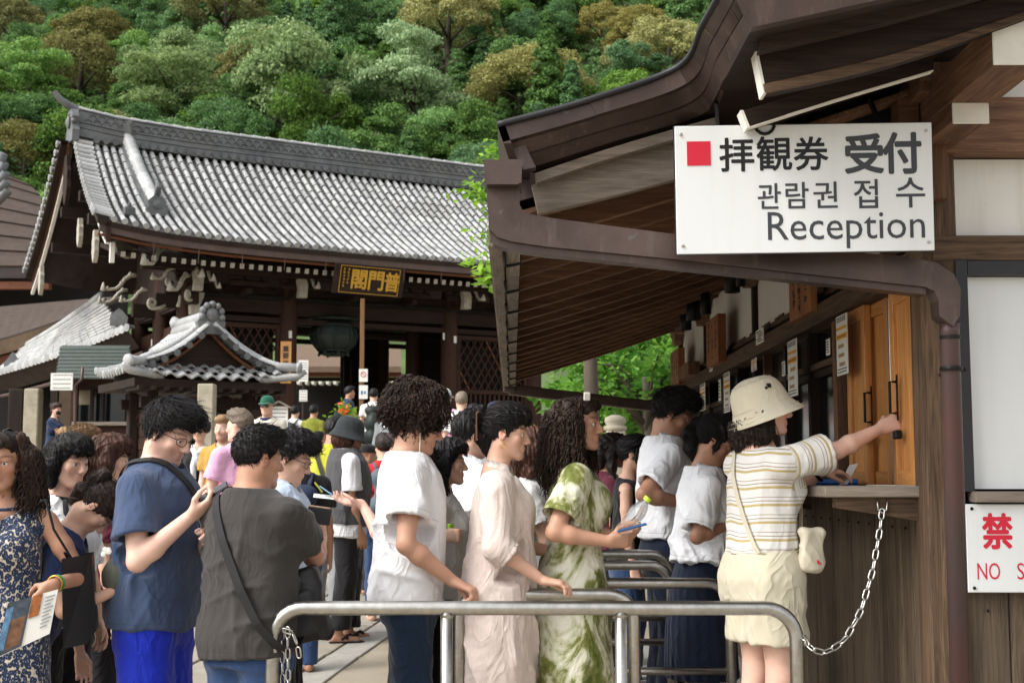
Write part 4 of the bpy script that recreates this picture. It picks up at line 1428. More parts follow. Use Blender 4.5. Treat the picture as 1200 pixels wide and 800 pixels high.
# --- frame of the long wall (along the view) and of the end wall (facing us)
ob('corner_post', (XW + .075, YC + .075, 1.36), (.15, .15, 2.72), W_BROWN, .008)
ZL = 2.155
ob('lintel_beam', (XW + .03, 9.0, ZL + .05), (.14, 7.6, .1), W_BROWN)
ob('upper_beam', (XW + .04, 9.0, ZL + .16), (.06, 7.6, .03), W_BROWN)
sm = MB().box((0, 0, 0), (.03, .14, .12), ch=.004).mesh('frieze_board', W_BROWN[2])
for k in range(50):
 link('frieze_board', sm, O, iO @ Matrix.Translation((XW + .06 + .006 * (k % 3), YC + .25 + k * .15, ZL + .155)))
posts = [6.72, 8.97, 11.25, 12.95]
for i, y in enumerate(posts):
 ob('wall_post', (XW + .05, y, ZL + .42), (.06, .07, .5), W_SHADE)
 if i > 0:
  zc = ZL + .6
  poly = [(-.42, .14), (-.42, .06), (-.36, .0), (-.27, -.01), (-.22, .03), (-.16, -.06), (-.08, -.1), (.08, -.1), (.16, -.06), (.22, .03), (.27, -.01), (.36, 0), (.42, .06), (.42, .14)]
  MB().prism([(a * .75, b) for a, b in poly], (XW - .03, y, zc), (0, 1, 0), (0, 0, 1), (1, 0, 0), .07).build('cloud_bracket', W_RAFT[1], O)
ys_ = [YC + .15] + posts
for a, b in zip(ys_[:-1], ys_[1:]):
 ob('plaster_panel', (XW + .07, (a + b) / 2, ZL + .44), (.03, b - a - .07, .5), MPLAS, 0)
ob('wall_plate', (XW + .03, 9.0, ZL + .74), (.14, 8.0, .12), W_RAFT)
# windows along the counter
ob('transom', (XW + .05, 9.65, 1.965), (.05, 6.4, .035), W_BROWN)
for i, y in enumerate([6.40, 6.72, 7.3, 7.95, 8.6, 8.97, 9.6, 10.3, 11.0, 11.6, 12.3, 12.9]):
 ob('window_post', (XW + .05, y, 1.745), (.06, .05 if i != 1 else .07, .82), W_RAFT if i in (1, 4) else W_SHADE)
yy = [6.40, 6.72, 7.3, 7.95, 8.6, 8.97, 9.6, 10.3, 11.0, 11.6, 12.3, 12.9]
for a, b in zip(yy[:-1], yy[1:]):
 ob('window_pane', (XW + .075, (a + b) / 2, 1.65), (.008, b - a - .05, .6), MGLASSD, 0)
 ob('transom_pane', (XW + .075, (a + b) / 2, 2.07), (.008, b - a - .05, .17), MGLASSD, 0)
 ob('sash', (XW + .06, (a + b) / 2, 1.36), (.03, b - a - .05, .05), W_SHADE)
 ob('sash', (XW + .06, (a + b) / 2, 1.925), (.03, b - a - .05, .04), W_SHADE)
# honey coloured sliding doors over the counter
def door(y0, y1, x, name='sliding_door'):
 z0, z1 = 1.338, ZL - .002
 fr = MB()
 fw = .055
 fr.box((x, y0 + fw / 2, (z0 + z1) / 2), (.034, fw, z1 - z0), None, .003)
 fr.box((x, y1 - fw / 2, (z0 + z1) / 2), (.034, fw, z1 - z0), None, .003)
 d = fr.build(name, W_DOOR[2], O)
 for zc, zz in ((z0 + .03, .06), (z1 - .03, .06)):
  link('door_rail', MB().box((x, (y0 + y1) / 2, zc), (.032, y1 - y0 - .11, zz), None, .003).mesh('door_rail', W_DOOR[1], inv=wm(d).inverted()), d)
 link('door_panel', MB().box((x + .006, (y0 + y1) / 2, (z0 + z1) / 2), (.012, y1 - y0 - .11, z1 - z0 - .1)).mesh('door_panel', W_DOOR[2], inv=wm(d).inverted()), d)
 return d
d1 = door(5.36, 5.66, XW + .02)
d2 = door(5.80, 6.13, XW + .05)
d3 = door(6.05, 6.38, XW + .015)
ob('door_jamb', (XW + .03, 5.345, 1.745), (.06, .03, .82), W_DOOR)
ob('steel_edge', (XW + .05, 5.785, 1.745), (.03, .018, .8), MSTEEL, .002)
ob('dark_gap', (XW + .11, 5.72, 1.745), (.01, .26, .8), MBLACK, 0)  # black sheet painting the shade inside the opening between the doors
def handle(par, y, z, h=.11):
 m = MB().tube([(XW - .005, y, z + h / 2), (XW - .03, y, z + h / 2), (XW - .03, y, z - h / 2), (XW - .005, y, z - h / 2)], .006, 8)
 m.beam((XW, y, z - h / 2 - .03), (XW, y, z + h / 2 + .03), .004, .016, up=(0, 1, 0))
 o = m.mesh('handle', MIRON, True, wm(par).inverted())
 return link('handle', o, par)
h1 = handle(d1, 5.56, 1.70, .13); h3 = handle(d2, 5.96, 1.68, .13)
for par, y in ((d1, 5.53), (d2, 6.03)):
 m = MB().box((XW - .012, y, 1.545), (.03, .05, .036), None, .006)
 link('lock', m.mesh('lock', MIRON, False, wm(par).inverted()), par)
# counter with bracket
ob('counter', (1.43, 8.98, 1.314), (.4, 7.36, .044), [W_WEATH[0]] * 3, .004)
for y in (5.33, 7.2, 9.2, 11.2):
 MB().prism([(1.28, 1.29), (1.6, 1.29), (1.6, 1.2), (1.28, 1.25)], (0, y, 0), (1, 0, 0), (0, 0, 1), (0, 1, 0), .06).build('counter_bracket', W_BROWN[0], O)
# vertical boards below the counter
pm_ = {}
for k in range(41):
 w = .17 + .03 * ((k * 7) % 3)
 me = pm_.setdefault(w, MB().box((0, 0, 0), (.03, w - .006, 1.3), ch=.004).mesh('wall_plank', W_PLANK[2]))
 y = YC + .15 + sum(.17 + .03 * ((j * 7) % 3) for j in range(k)) + w / 2
 if y > 12.9: break
 link('wall_plank', me, O, iO @ Matrix.Translation((XW + .055 + .004 * (k % 2), y, .65)))
ob('base_board', (XW + .03, 9.05, .06), (.06, 7.6, .12), W_WEATH)
# --- end wall facing the camera
ob('end_panel_upper', (2.55, YC + .06, 2.475), (1.75, .03, .31), MPLAS, 0)
ob('end_beam', (2.55, YC + .044, 2.265), (1.8, .1, .1), W_BROWN)
ob('end_head_beam', (2.5, YC + .03, 2.75), (1.95, .14, .225), W_RAFT)
ob('gable_plaster', (2.6, YC + .08, 3.15), (2.0, .03, .6), MPLAS, 0)
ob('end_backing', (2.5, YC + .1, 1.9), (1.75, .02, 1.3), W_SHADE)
m = MB()
m.box((1.76, YC + .02, 1.765), (.045, .06, .9)); m.box((2.6, YC + .02, 2.185), (1.63, .06, .055))
m.build('window_frame', MBLACK, O)
ob('window_blind', (2.65, YC + .045, 1.74), (1.72, .02, .83), MSIGN, 0)
ob('window_sill', (2.6, YC - .0, 1.295), (1.66, .1, .042), W_WEATH)
for k in range(10):
 ob('wall_plank', (1.83 + k * .165, YC + .045 + .004 * (k % 2), .63), (.16, .03, 1.26), W_PLANK)
# no smoking board
NS = thing('no_smoking_sign', 'white metal sign with red characters fixed to the planks under the white window', 'sign', (2.45, YC - .012, 1.1))
link('plate', MB().box((0, 0, 0), (1.42, .012, .335), ch=.003).mesh('plate', MSIGN), NS)
Mn = wm(NS) @ Matrix.Translation((0, -.006, 0)) @ Matrix.Rotation(R(90), 4, 'X')
fit_text('禁', -.645, -.535, -.0, .13, Mn, .0012, MRED, 'character', NS, .004)
fit_text('煙', -.42, -.31, -.0, .13, Mn, .0012, MRED, 'character', NS, .004)
fit_text('NO', -.672, -.585, -.118, -.055, Mn, .0012, MRED, 'lettering', NS, .0)
fit_text('SMOKING', -.52, -.21, -.118, -.055, Mn, .0012, MRED, 'lettering', NS, .0)
m = MB()
for x in (-.685, .685):
 for z in (-.15, .15):
  m.lathe([(.007, 0), (.006, .004)], (x, -.006, z), 8, Matrix.Rotation(R(90), 3, 'X'))
link('screws', m.mesh('screws', MIRON), NS, kind='stuff')
# --- roof: rafters, boards, copper layered edges
def zr(x): return 2.33 + .285 * x + .02 * x * x
rm = MB()
for k in range(8):
 a, b = k * 1.9 / 8 - .06, (k + 1) * 1.9 / 8 - .06
 rm.beam((a, 0, zr(a)), (b + .01, 0, zr(b + .01)), .055, .075)
me_raf = rm.mesh('rafter', W_RAFT[0])
tipm = MB().beam((-.066, 0, zr(-.06) - .002), (-.0605, 0, zr(-.06)), .057, .077).mesh('rafter_highlight', MWHITE)  # white end face paints in the lit lower edge of the rafter
for k in range(18):
 r_ = link('rafter', me_raf, O, iO @ Matrix.Translation((0, 5.32 + k * .445, 0)))
 link('rafter_highlight', tipm, r_)
m = MB()
NB = 12
for k in range(NB):
 a, b = -.02 + k * 4.2 / NB, -.02 + (k + 1) * 4.2 / NB
 m.add([(a, 5.13, zr(a) + .04), (b, 5.13, zr(b) + .04), (b, 13.1, zr(b) + .04), (a, 13.1, zr(a) + .04),
   (a, 5.13, zr(a) + .06), (b, 5.13, zr(b) + .06), (b, 13.1, zr(b) + .06), (a, 13.1, zr(a) + .06)],
   [(3, 2, 1, 0), (4, 5, 6, 7), (0, 1, 5, 4), (2, 3, 7, 6), (3, 0, 4, 7), (1, 2, 6, 5)])
m.build('soffit_boards', W_RAFT[1], O)
m = MB()                                                    # copper roof above
for k in range(NB):
 a, b = -.09 + k * 4.2 / NB, -.09 + (k + 1) * 4.2 / NB
 m.add([(a, 5.13, zr(a) + .1), (b, 5.13, zr(b) + .1), (b, 13.2, zr(b) + .1), (a, 13.2, zr(a) + .1),
   (a, 5.13, zr(a) + .26), (b, 5.13, zr(b) + .26), (b, 13.2, zr(b) + .26), (a, 13.2, zr(a) + .26)],
   [(3, 2, 1, 0), (4, 5, 6, 7), (0, 1, 5, 4), (2, 3, 7, 6), (3, 0, 4, 7), (1, 2, 6, 5)])
m.build('copper_roof', MCOP, O)
ob('eave_board', (-.05, 9.05, zr(-.05) + .045), (.05, 8.1, .07), W_SHADE)
# layered copper edge, swept from the eave tip round to the near gable
def line(L, n=9):
 pts = [P(*p) for p in L]
 out = []
 for i in range(len(pts) - 1):                # Catmull-Rom
  p0, p1, p2, p3 = pts[max(i - 1, 0)], pts[i], pts[i + 1], pts[min(i + 2, len(pts) - 1)]
  for k in range(n):
   t_ = k / n
   out.append(.5 * ((2 * p1) + (p2 - p0) * t_ + (2 * p0 - 5 * p1 + 4 * p2 - p3) * t_ ** 2 + (3 * p1 - p0 - 3 * p2 + p3) * t_ ** 3))
 out.append(pts[-1])
 return out
Ltop = line([(583, 148, 4.86), (690, 119, 4.86), (795, 80, 4.86), (823, 32, 4.5), (845, -8, 4.2), (858, -40, 4.0)])
L1 = line([(590, 168, 4.86), (700, 136, 4.86), (806, 99, 4.86), (836, 46, 4.48), (858, 6, 4.18), (868, -12, 4.0)])
L2 = line([(596, 185, 4.9), (700, 153, 4.9), (813, 117, 4.9), (843, 64, 4.5), (868, 22, 4.2), (876, 10, 4.04)])
L3 = line([(612, 196, 4.94), (720, 162, 4.94), (824, 130, 4.94), (850, 90, 4.54), (874, 48, 4.24), (883, 33, 4.08)])
def band(A, B, name, seam=8, th=.05):
 """a copper band in short sheets, each its own piece with a lapped joint"""
 n = len(A)
 i = 0
 while i < n - 1:
  j = min(i + seam, n - 1)
  off = Vector((0, -.003 if (i // seam) % 2 else 0, 0))
  m = MB().strip([a + off for a in A[i:j + 1]], [b + off for b in B[i:j + 1]], th, (.45, 1, 0))
  o = m.build(name, MCOP, O, autos=35)
  i = j
band(Ltop, [a.lerp(b, .93) for a, b in zip(Ltop, L1)], 'copper_edge_sheet', 9)
band([v + Vector((0, .03, 0)) for v in L1], [a.lerp(b, .93) + Vector((0, .03, 0)) for a, b in zip(L1, L2)], 'copper_edge_sheet', 12)
band([v + Vector((0, .05, 0)) for v in L2], [v + Vector((0, .05, 0)) for v in L3], 'copper_edge_sheet', 10)
m = MB().tube([v + Vector((0, -.01, .004)) for v in Ltop], .012, 6); m.build('edge_trim', MBLACK, O, smooth=True)
# left end return of the layers (the eave side)
for (a, b, dx) in ((Ltop[0], L1[0], 0), (L1[0], L2[0], .0), (L2[0], L3[0], 0)):
 MB().strip([a, a + Vector((-.002, 8.2, 0))], [b, b + Vector((-.002, 8.2, 0))], .03, (1, 0, 0)).build('eave_edge_sheet', MCOP, O)
# underside between the layered edge and the boards
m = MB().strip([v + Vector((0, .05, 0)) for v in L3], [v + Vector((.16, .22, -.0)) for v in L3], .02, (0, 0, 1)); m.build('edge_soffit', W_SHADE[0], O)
# moulding and bargeboard of the side gable
A_ = line([(627, 203, 5.0), (720, 172, 5.0), (840, 137, 5.0)]); B_ = line([(629, 214, 5.0), (720, 184, 5.0), (840, 149, 5.0)])
MB().strip(A_, B_, .06, (0, 1, 0)).build('moulding', W_WEATH[0], O)
A_ = line([(623, 217, 5.06), (720, 188, 5.06), (850, 150, 5.06)]); B_ = line([(631, 250, 5.06), (720, 229, 5.06), (850, 194, 5.06)])
MB().strip(A_, B_, .05, (0, 1, 0)).build('side_bargeboard', W_WEATH[0], O)
# near gable front: copper fascia, mouldings, bargeboards with white ends
TB = [P(864, -12, 4.0), P(1030, -48, 4.0), P(1290, -120, 4.0)]; BB = [P(882, 32, 4.02), P(1030, 0, 4.02), P(1290, -62, 4.02)]
MB().strip(TB, BB, .05, (0, 1, 0)).build('front_copper_fascia', MCOP, O)
TB0 = [v + Vector((0, -.01, .3)) for v in TB]; MB().strip(TB0, [v + Vector((0, -.01, 0)) for v in TB], .06, (0, 1, 0)).build('front_copper_fascia', MCOP, O)
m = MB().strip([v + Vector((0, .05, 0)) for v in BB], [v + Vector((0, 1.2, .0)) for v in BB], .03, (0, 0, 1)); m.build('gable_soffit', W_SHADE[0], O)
m = MB().strip([P(892, 34, 4.16), P(1040, 0, 4.16), P(1290, -66, 4.16)], [P(890, 60, 4.16), P(1040, 26, 4.16), P(1290, -42, 4.16)], .05, (0, 1, 0)); m.build('front_moulding', W_SHADE[0], O)
TA = line([(886, 61, 4.3), (1040, 27, 4.3), (1180, -6, 4.3), (1300, -50, 4.3)], 5); BA = line([(896, 109, 4.3), (1040, 76, 4.3), (1200, 22, 4.3), (1300, -20, 4.3)], 5)
bb = MB().strip(TA, BA, .07, (0, 1, 0)).build('front_bargeboard', W_SHADE[0], O)
m = MB().strip([a.lerp(b, .8) + Vector((0, -.008, 0)) for a, b in zip(TA, BA)], [b + Vector((0, -.008, -.002)) for b in BA], .02, (0, 1, 0))
link('lower_lip', m.mesh('lower_lip', W_BROWN[0], inv=wm(bb).inverted()), bb)
a, b = TA[0], BA[0]
m = MB().strip([a + Vector((-.004, -.003, .002)), a + Vector((.006, -.003, .002))], [b + Vector((-.004, -.003, -.002)), b + Vector((.006, -.003, -.002))], .078, (0, 1, 0))
link('white_end', m.mesh('white_end', MWHITE, inv=wm(bb).inverted()), bb)
TA = line([(869, 130, 4.62), (980, 96, 4.62), (1094, 62, 4.62)], 4); BA = line([(877, 149, 4.62), (980, 116, 4.62), (1094, 82, 4.62)], 4)
bb = MB().strip(TA, BA, .07, (0, 1, 0)).build('inner_bargeboard', W_SHADE[0], O)
m = MB().strip([TA[0] + Vector((-.004, -.003, .002)), TA[0] + Vector((.006, -.003, .002))], [BA[0] + Vector((-.004, -.003, -.002)), BA[0] + Vector((.006, -.003, -.002))], .078, (0, 1, 0))
m.strip([v + Vector((0, 0, .001)) for v in BA], [v + Vector((0, 0, -.004)) for v in BA], .04, (0, 1, 0))
link('white_edge', m.mesh('white_edge', MWHITE, inv=wm(bb).inverted()), bb)
# purlin with white end and the arm below it
pu = ob('purlin', (1.69, 4.8, 2.81), (.17, .9, .15), W_RAFT)
link('white_end', MB().box((1.69, 4.347, 2.81), (.172, .008, .152), None, .002).mesh('white_end', MWHITE, inv=wm(pu).inverted()), pu)
pa_ = ob('purlin_arm', (1.68, 5.0, 2.7), (.13, .4, .07), W_RAFT)
link('white_end', MB().box((1.68, 4.797, 2.695), (.135, .008, .08), None, .012).mesh('white_end', MWHITE, inv=wm(pa_).inverted()), pa_)
ob('gable_post', (1.655, YC + .0, 2.75), (.1, .12, .6), W_RAFT)
ob('void_shade', (1.2, 5.28, 2.86), (.9, .02, .35), MDARKV, 0)  # near-black sheet painting the shaded void behind the inner bargeboard
# --- gutter along the eave, rain head, sloping spout and downpipe
for k in range(10):
 y0 = 5.0 + k * .77
 m = MB()
 m.box((-.058, y0 + .385, 2.245), (.052, .762, .022), None, .004)
 m.box((.0, y0 + .385, 2.25), (.052, .762, .022), None, .004)
 m.box((-.085, y0 + .385, 2.29), (.008, .762, .1)); m.box((.028, y0 + .385, 2.28), (.008, .762, .08))
 g = m.build('gutter_length', W_WEATH[1] if k % 3 else W_GREYW[1], O)
 link('gutter_hook', MB().tube([(.03, y0 + .4, 2.34), (.03, y0 + .4, 2.235), (-.02, y0 + .4, 2.225), (-.03, y0 + .4, 2.232), (-.03, y0 + .1, 2.232)], .008, 6).mesh('gutter_hook', MIRON, True, wm(g).inverted()), g)
def px_prism(name, pts, Y, depth, mat, parent=O, ch=0):
 V3 = [P(x, y, Y) for x, y in pts]
 poly = [(v.x, v.z) for v in V3]
 return MB().prism(poly[::-1], (0, Y, 0), (1, 0, 0), (0, 0, 1), (0, 1, 0), depth).build(name, mat, parent)
px_prism('rain_head', [(567, 187), (612, 187), (611, 214), (606, 216), (571, 216), (568, 214)], 4.80, .18, MCOP)
px_prism('rain_spout', [(570, 216), (609, 216), (609, 240), (613, 247), (622, 251), (650, 256), (795, 275), (940, 291), (1060, 300), (1098, 308), (1118, 321), (1126, 338), (1125, 370),
      (1117, 382), (1101, 370), (1100, 352), (1095, 341), (1085, 336), (900, 316), (795, 304), (640, 289), (600, 283), (583, 278), (573, 268)], 4.86, .1, MCOP)
px_prism('spout_lower_lip', [(573, 269), (583, 279), (600, 284), (640, 290), (795, 305), (900, 317), (1085, 337), (1085, 345), (900, 325), (795, 314), (640, 298), (596, 292), (578, 286)], 4.875, .08, MCOP)
dpx = P(1112, 400, 4.93).x
MB().tube([(dpx, 4.91, P(1112, 378, 4.9).z), (dpx, 4.92, 1.9), (dpx + .005, 4.95, .0)], .036, 16).build('downpipe', MPIPE, O, smooth=True)
m = MB()
z = P(1112, 432, 4.91).z
m.lathe([(.04, -.008), (.042, 0), (.04, .008)], (dpx, 4.915, z), 16); m.lathe([(.038, -.006), (.038, .006)], (dpx, 4.913, P(1112, 395, 4.91).z), 16)
m.box((dpx + .05, 4.95, z), (.03, .02, .014)); m.beam((dpx + .03, 4.95, z), (dpx + .05, 5.2, z), .01, .01)
m.build('pipe_clamp', MIRON, O)
px_prism('eave_end_cap', [(584, 150), (604, 146), (628, 196), (613, 199), (597, 187), (590, 168)], 4.905, .06, MCOP)
# far spout across the end of the eave
m = MB()
a, b = P(596, 456, 12.7), P(800, 480, 12.7)
m.beam(a, b, .1, .1, ch=.01); m.box(P(597, 447, 12.7), (.12, .12, .2), None, .01)
m.build('far_spout', MCOP, O)
# iron rings hanging from the boards
for px, py, Y in ((667, 246, 5.3), (896, 150, 4.7)):
 p = P(px, py - 4, Y)
 MB().tube([p + Vector((.035 * math.sin(a_), 0, -.035 * math.cos(a_))) for a_ in [R(-150 + k * 25) for k in range(13)]], .006, 6).build('iron_ring', MIRON, O, smooth=True)
# --- Reception sign board
p0, p1 = P(791, 147, 4.72), P(1096, 295, 4.72)
sw, sh = p1.x - p0.x, p0.z - p1.z
RS = thing('reception_sign', 'big white Reception sign with a red square, hung under the copper roof edge', 'sign', ((p0.x + p1.x) / 2, 4.72, (p0.z + p1.z) / 2))
RS.rotation_euler = (R(4), R(-.9), 0)
WM[RS.name] = Matrix.Translation(RS.location) @ RS.rotation_euler.to_matrix().to_4x4()
link('plate', MB().box((0, .01, 0), (sw, .02, sh), ch=.002).mesh('plate', MSIGN), RS)
link('plate_edge', MB().box((0, .014, 0), (sw + .006, .018, sh + .006)).mesh('plate_edge', MBLACK), RS)
Ms = wm(RS) @ Matrix.Rotation(R(90), 4, 'X')
def sx(px): return (px - 791) / 305 * sw - sw / 2
def sz(py): return (295 - py) / 148 * sh - sh / 2
link('red_square', MB().box(((sx(805) + sx(833)) / 2, -.001, (sz(165) + sz(193)) / 2), (sx(833) - sx(805), .002, sz(165) - sz(193))).mesh('red_square', MRED), RS)
for ch, a, b, y0, y1, bo, mt in (('拝', 844, 884, 162, 200, .0022, MLET), ('観', 888, 929, 161, 200, .0022, MLET), ('券', 932, 972, 162, 200, .0022, MLET),
         ('受', 993, 1037, 160, 204, .0045, MLET2), ('付', 1038, 1082, 159, 205, .0045, MLET2),
         ('관', 888, 915, 215, 244, .001, MLET2), ('람', 921, 948, 214, 244, .001, MLET2), ('권', 954, 982, 214, 244, .001, MLET2),
         ('접', 1002, 1030, 212, 245, .001, MLET2), ('수', 1052, 1086, 211, 245, .001, MLET2), ('Reception', 899, 1085, 248, 291, .0, MLET2)):
 fit_text(ch, sx(a), sx(b), sz(y1), sz(y0), Ms, .0012, mt, 'lettering' if len(ch) > 1 else 'character', RS, bo)
m = MB()
for x in (-.44, .44):
 for z in (-.2, .2): m.lathe([(.006, 0), (.006, .003), (.002, .004)], (x, -.001, z), 8, Matrix.Rotation(R(90), 3, 'X'))
link('screws', m.mesh('screws', MSTEEL), RS, kind='stuff')
m = MB()
for x in (-.3, .3): m.beam((x, .03, sh / 2 - .04), (x * .95, .16, sh / 2 + .12), .012, .02)
link('hanging_bracket', m.mesh('hanging_bracket', MIRON), RS, kind='stuff')
m = MB()
for k in range(41):
 for z in (.12, 1.16): m.ball((XW + .038, YC + .24 + k * .19, z), .006, 6, 4)
for k in range(10):
 for z in (.3, .86): m.ball((1.83 + k * .165, YC + .028, z), .006, 6, 4)
m.build('nail_heads', MIRON, O, kind='stuff')
# --- plaques, price strips and small notices along the wall
def wall_plate(px0, px1, pt, pb, X, mat, name, label, cat, d=.03, group=None, lines=None, seed=1, Y0=None):
 """flat thing on the long wall, between pixel columns px0 (far) and px1 (near)"""
 yf, yn = X * FPX / (px0 - 600), X * FPX / (px1 - 600)
 a, b = P(px0, pt, yf), P(px0, pb, yf)
 o = thing(name, label, cat, (X, (yf + yn) / 2, b.z), 0, group)
 h, w = a.z - b.z, yf - yn
 bd = link('board', MB().box((-d / 2, 0, h / 2), (d, w, h), ch=.002).mesh('board', mat), o)
 rg = random.Random(seed)
 if lines == 'wood':
  m = MB()
  for col_ in range(3):
   y = w * (.28 - .28 * col_)
   for k in range(5 if col_ == 1 else 4):
    for q in range(4):
     m.box((-d - .001, y + rg.uniform(-.02, .02), h * (.85 - k * .17) + rg.uniform(-.02, .02)), (.002, rg.choice((.006, .035)), rg.choice((.005, .025))))
  link('ink_marks', m.mesh('ink_marks', MINK), bd, kind='stuff')
 if lines == 'strip':
  m = MB(); mo = MB(); mr_ = MB()
  for k in range(3):
   for q in range(5): m.box((-d - .001, w * (.35 - q * .17), h * (.96 - k * .03)), (.002, w * .1, h * .018))
  mo.box((-d - .001, 0, h * .78), (.002, w * .9, h * .05)); mo.box((-d - .001, 0, h * .64), (.002, w * .95, h * .09))
  for q in range(4): m.box((-d - .002, w * (.3 - q * .2), h * .64), (.002, w * .1, h * .03))
  for k in range(3): mr_.box((-d - .001, rg.uniform(-.1, .1) * w, h * (.48 - k * .15)), (.002, w * .5, h * .06))
  for k in range(2):
   for q in range(5): m.box((-d - .001, w * (.35 - q * .17), h * (.1 - k * .05)), (.002, w * .1, h * .02))
  link('black_print', m.mesh('black_print', MINK), bd, kind='stuff'); link('orange_band', mo.mesh('orange_band', MORG), bd); link('picture_print', mr_.mesh('picture_print', MTAN), bd, kind='stuff')
 if lines == 'small':
  m = MB()
  for k in range(5): m.box((-d - .001, rg.uniform(-.1, .1) * w, h * (.82 - k * .16)), (.002, w * .6, h * .07))
  link('print', m.mesh('print', MINK), bd, kind='stuff')
 return o
MORG = plain('orange_print', hx('#dfa02a'), .6, bump=0); MTAN = plain('tan_print', hx('#a98a66'), .6, var=.3, scale=30, bump=0)
wall_plate(935, 961, 320, 378, 1.56, W_PLQ[2], 'wooden_plaque', 'nearest of the brown wooden plaques on the plaster wall, close under the rain spout', 'plaque', .035, 'wooden plaques on the office wall', 'wood', 1)
wall_plate(838, 852.5, 378, 431, 1.56, W_PLQ[2], 'wooden_plaque', 'middle wooden plaque on the plaster wall, above the white bucket hat and left of it', 'plaque', .06, 'wooden plaques on the office wall', 'wood', 2)
wall_plate(794, 803.5, 414, 455, 1.56, W_PLQ[2], 'wooden_plaque', 'farthest wooden plaque on the plaster wall, above the schoolboy', 'plaque', .06, 'wooden plaques on the office wall', 'wood', 3)
wall_plate(808, 821, 431, 446, 1.58, W_RAFT[2], 'wooden_box', 'small dark wooden box on the beam beside the farthest plaque', 'box', .1)
for i, (a, b, t0, t1, w_) in enumerate(((983, 996, 372, 441, 'next to the honey coloured doors'), (925, 936, 401, 466, 'right above the front of the bucket hat'), (882, 888, 421, 436, 'partly hidden behind the top of the bucket hat'),
          (849, 856, 438, 484, 'left of the bucket hat'), (821, 827, 451, 482, 'farthest along, beside the schoolboy'))):
 wall_plate(a, b, t0, t1, 1.55 - .01 * 0, MPAPER, 'price_strip', 'white hanging price strip with orange bands ' + w_, 'notice', .004, 'price strips hanging from the beam', 'strip', i)
for i, (a, b, t0, t1, w_) in enumerate(((970.5, 975, 398, 417, 'tiny white notice on the glass beside the nearest price strip'), (918, 921.5, 424, 441, 'tiny white notice left of the second price strip'),
          (888, 897, 388, 405, 'small white notice with red print on the frieze above the bucket hat'), (832.5, 836, 420, 436, 'small pale notice at the lower left of the middle plaque'), (843, 845.5, 445, 470, 'narrow white notice left of the fourth price strip'))):
 wall_plate(a, b, t0, t1, 1.56, MPAPER, 'small_notice', w_, 'notice', .004, None, 'small', i + 20)
for i, (px, py, Y, r_, w_) in enumerate(((858, 326, 8.3, .05, 'nearest black spot lamp under the rafters'), (813, 362, 10.6, .06, 'larger black spot lamp in the middle under the rafters'), (803.5, 374, 11.2, .05, 'black spot lamp left of the larger middle one'),
          (827, 354, 10.0, .04, 'small black spot lamp by the cloud bracket'), (868, 318, 8.0, .03, 'thin black fitting right beside the nearest spot lamp'))):
 p = P(px, py, Y)
 o = thing('spot_lamp', w_, 'lamp', tuple(p))
 link('housing', MB().lathe([(r_ * .5, .08), (r_, .06), (r_, -.09), (r_ * .85, -.09), (r_ * .8, -.04)], n=14).mesh('housing', MIRON, True), o)
 link('bracket', MB().tube([(0, 0, .08), (0, 0, .2)], .01, 6).mesh('bracket', MIRON), o)
o = thing('blue_tray', 'shallow blue tray on the counter beside the woman in the bucket hat', 'tray', (1.42, 6.2, 1.336))
m = MB(); m.box((0, 0, .006), (.26, .34, .012), None, .003)
for c, d in (((-.125, 0, .014), (.01, .34, .028)), ((.125, 0, .014), (.01, .34, .028)), ((0, -.165, .014), (.24, .01, .028)), ((0, .165, .014), (.24, .01, .028))): m.box(c, d)
link('tray', m.mesh('tray', plain('blue_plastic', hx('#2f6ab0'), .35, bump=0)), o)
# ================================================================ queue rails and chains
RAILC = []
def arc(c, r, a0, a1, n=7): return [(c[0] + r * math.cos(R(a0 + (a1 - a0) * k / n)), c[1] + r * math.sin(R(a0 + (a1 - a0) * k / n))) for k in range(n + 1)]
def queue_rail(pxl, pxr, py, z, label, mids=(), low=None, r=.0275, cr=.11, zb=-.15):
 Y = FPX * (CAM_H - z) / (py - 562)
 for _ in range(6):
  Y *= (CAM_H - z) / (CAM_H - P(600, py, Y).z)
 xl, xr = P(pxl, py, Y).x, P(pxr, py, Y).x
 o = thing('queue_rail', label, 'rail', ((xl + xr) / 2, Y, 0), 0, 'steel queue rails')
 hx_ = (xr - xl) / 2
 pts = [(-hx_, zb)] + arc((-hx_ + cr, z - cr), cr, 180, 90) + arc((hx_ - cr, z - cr), cr, 90, 0) + [(hx_, zb)]
 link('frame', MB().tube([(a, 0, b) for a, b in pts], r, 16, up=(0, 1, 0)).mesh('frame', MSTEEL, True), o)
 for px in mids:
  x = P(px, py, Y).x - o.location.x
  link('post', MB().tube([(x, 0, zb), (x, 0, z)], r * .86, 14).mesh('post', MSTEEL, True), o)
  link('weld_collar', MB().lathe([(r * .86, -.012), (r * 1.02, 0)], (x, 0, z - r * .9), 14, caps=False).mesh('weld_collar', MSTEEL, True), o)
 if low:
  link('lower_bar', MB().tube([(-hx_, 0, low), (hx_, 0, low)], r * .7, 12).mesh('lower_bar', MSTEEL, True), o)
 for s_ in (-1, 1):
  link('base_plate', MB().lathe([(.06, 0), (.06, .008), (.03, .012)], (s_ * hx_, 0, zb + .01), 16).mesh('base_plate', MSTEEL), o)
 return o, Y, xl, xr
r1, Y1, x1l, x1r = queue_rail(320, 932.5, 712, .87, 'nearest steel queue rail, the longest, across the front', (523.5, 727.5), None, .0275, .12)
r2, Y2, x2l, x2r = queue_rail(537, 743, 696, .87, 'short steel rail the curly haired man and the pink dressed woman rest a hand on', (), None, .0265)
r3, Y3, x3l, x3r = queue_rail(640, 855, 683, .87, 'steel rail across the front of the navy pleated skirt', (), .46, .0265)
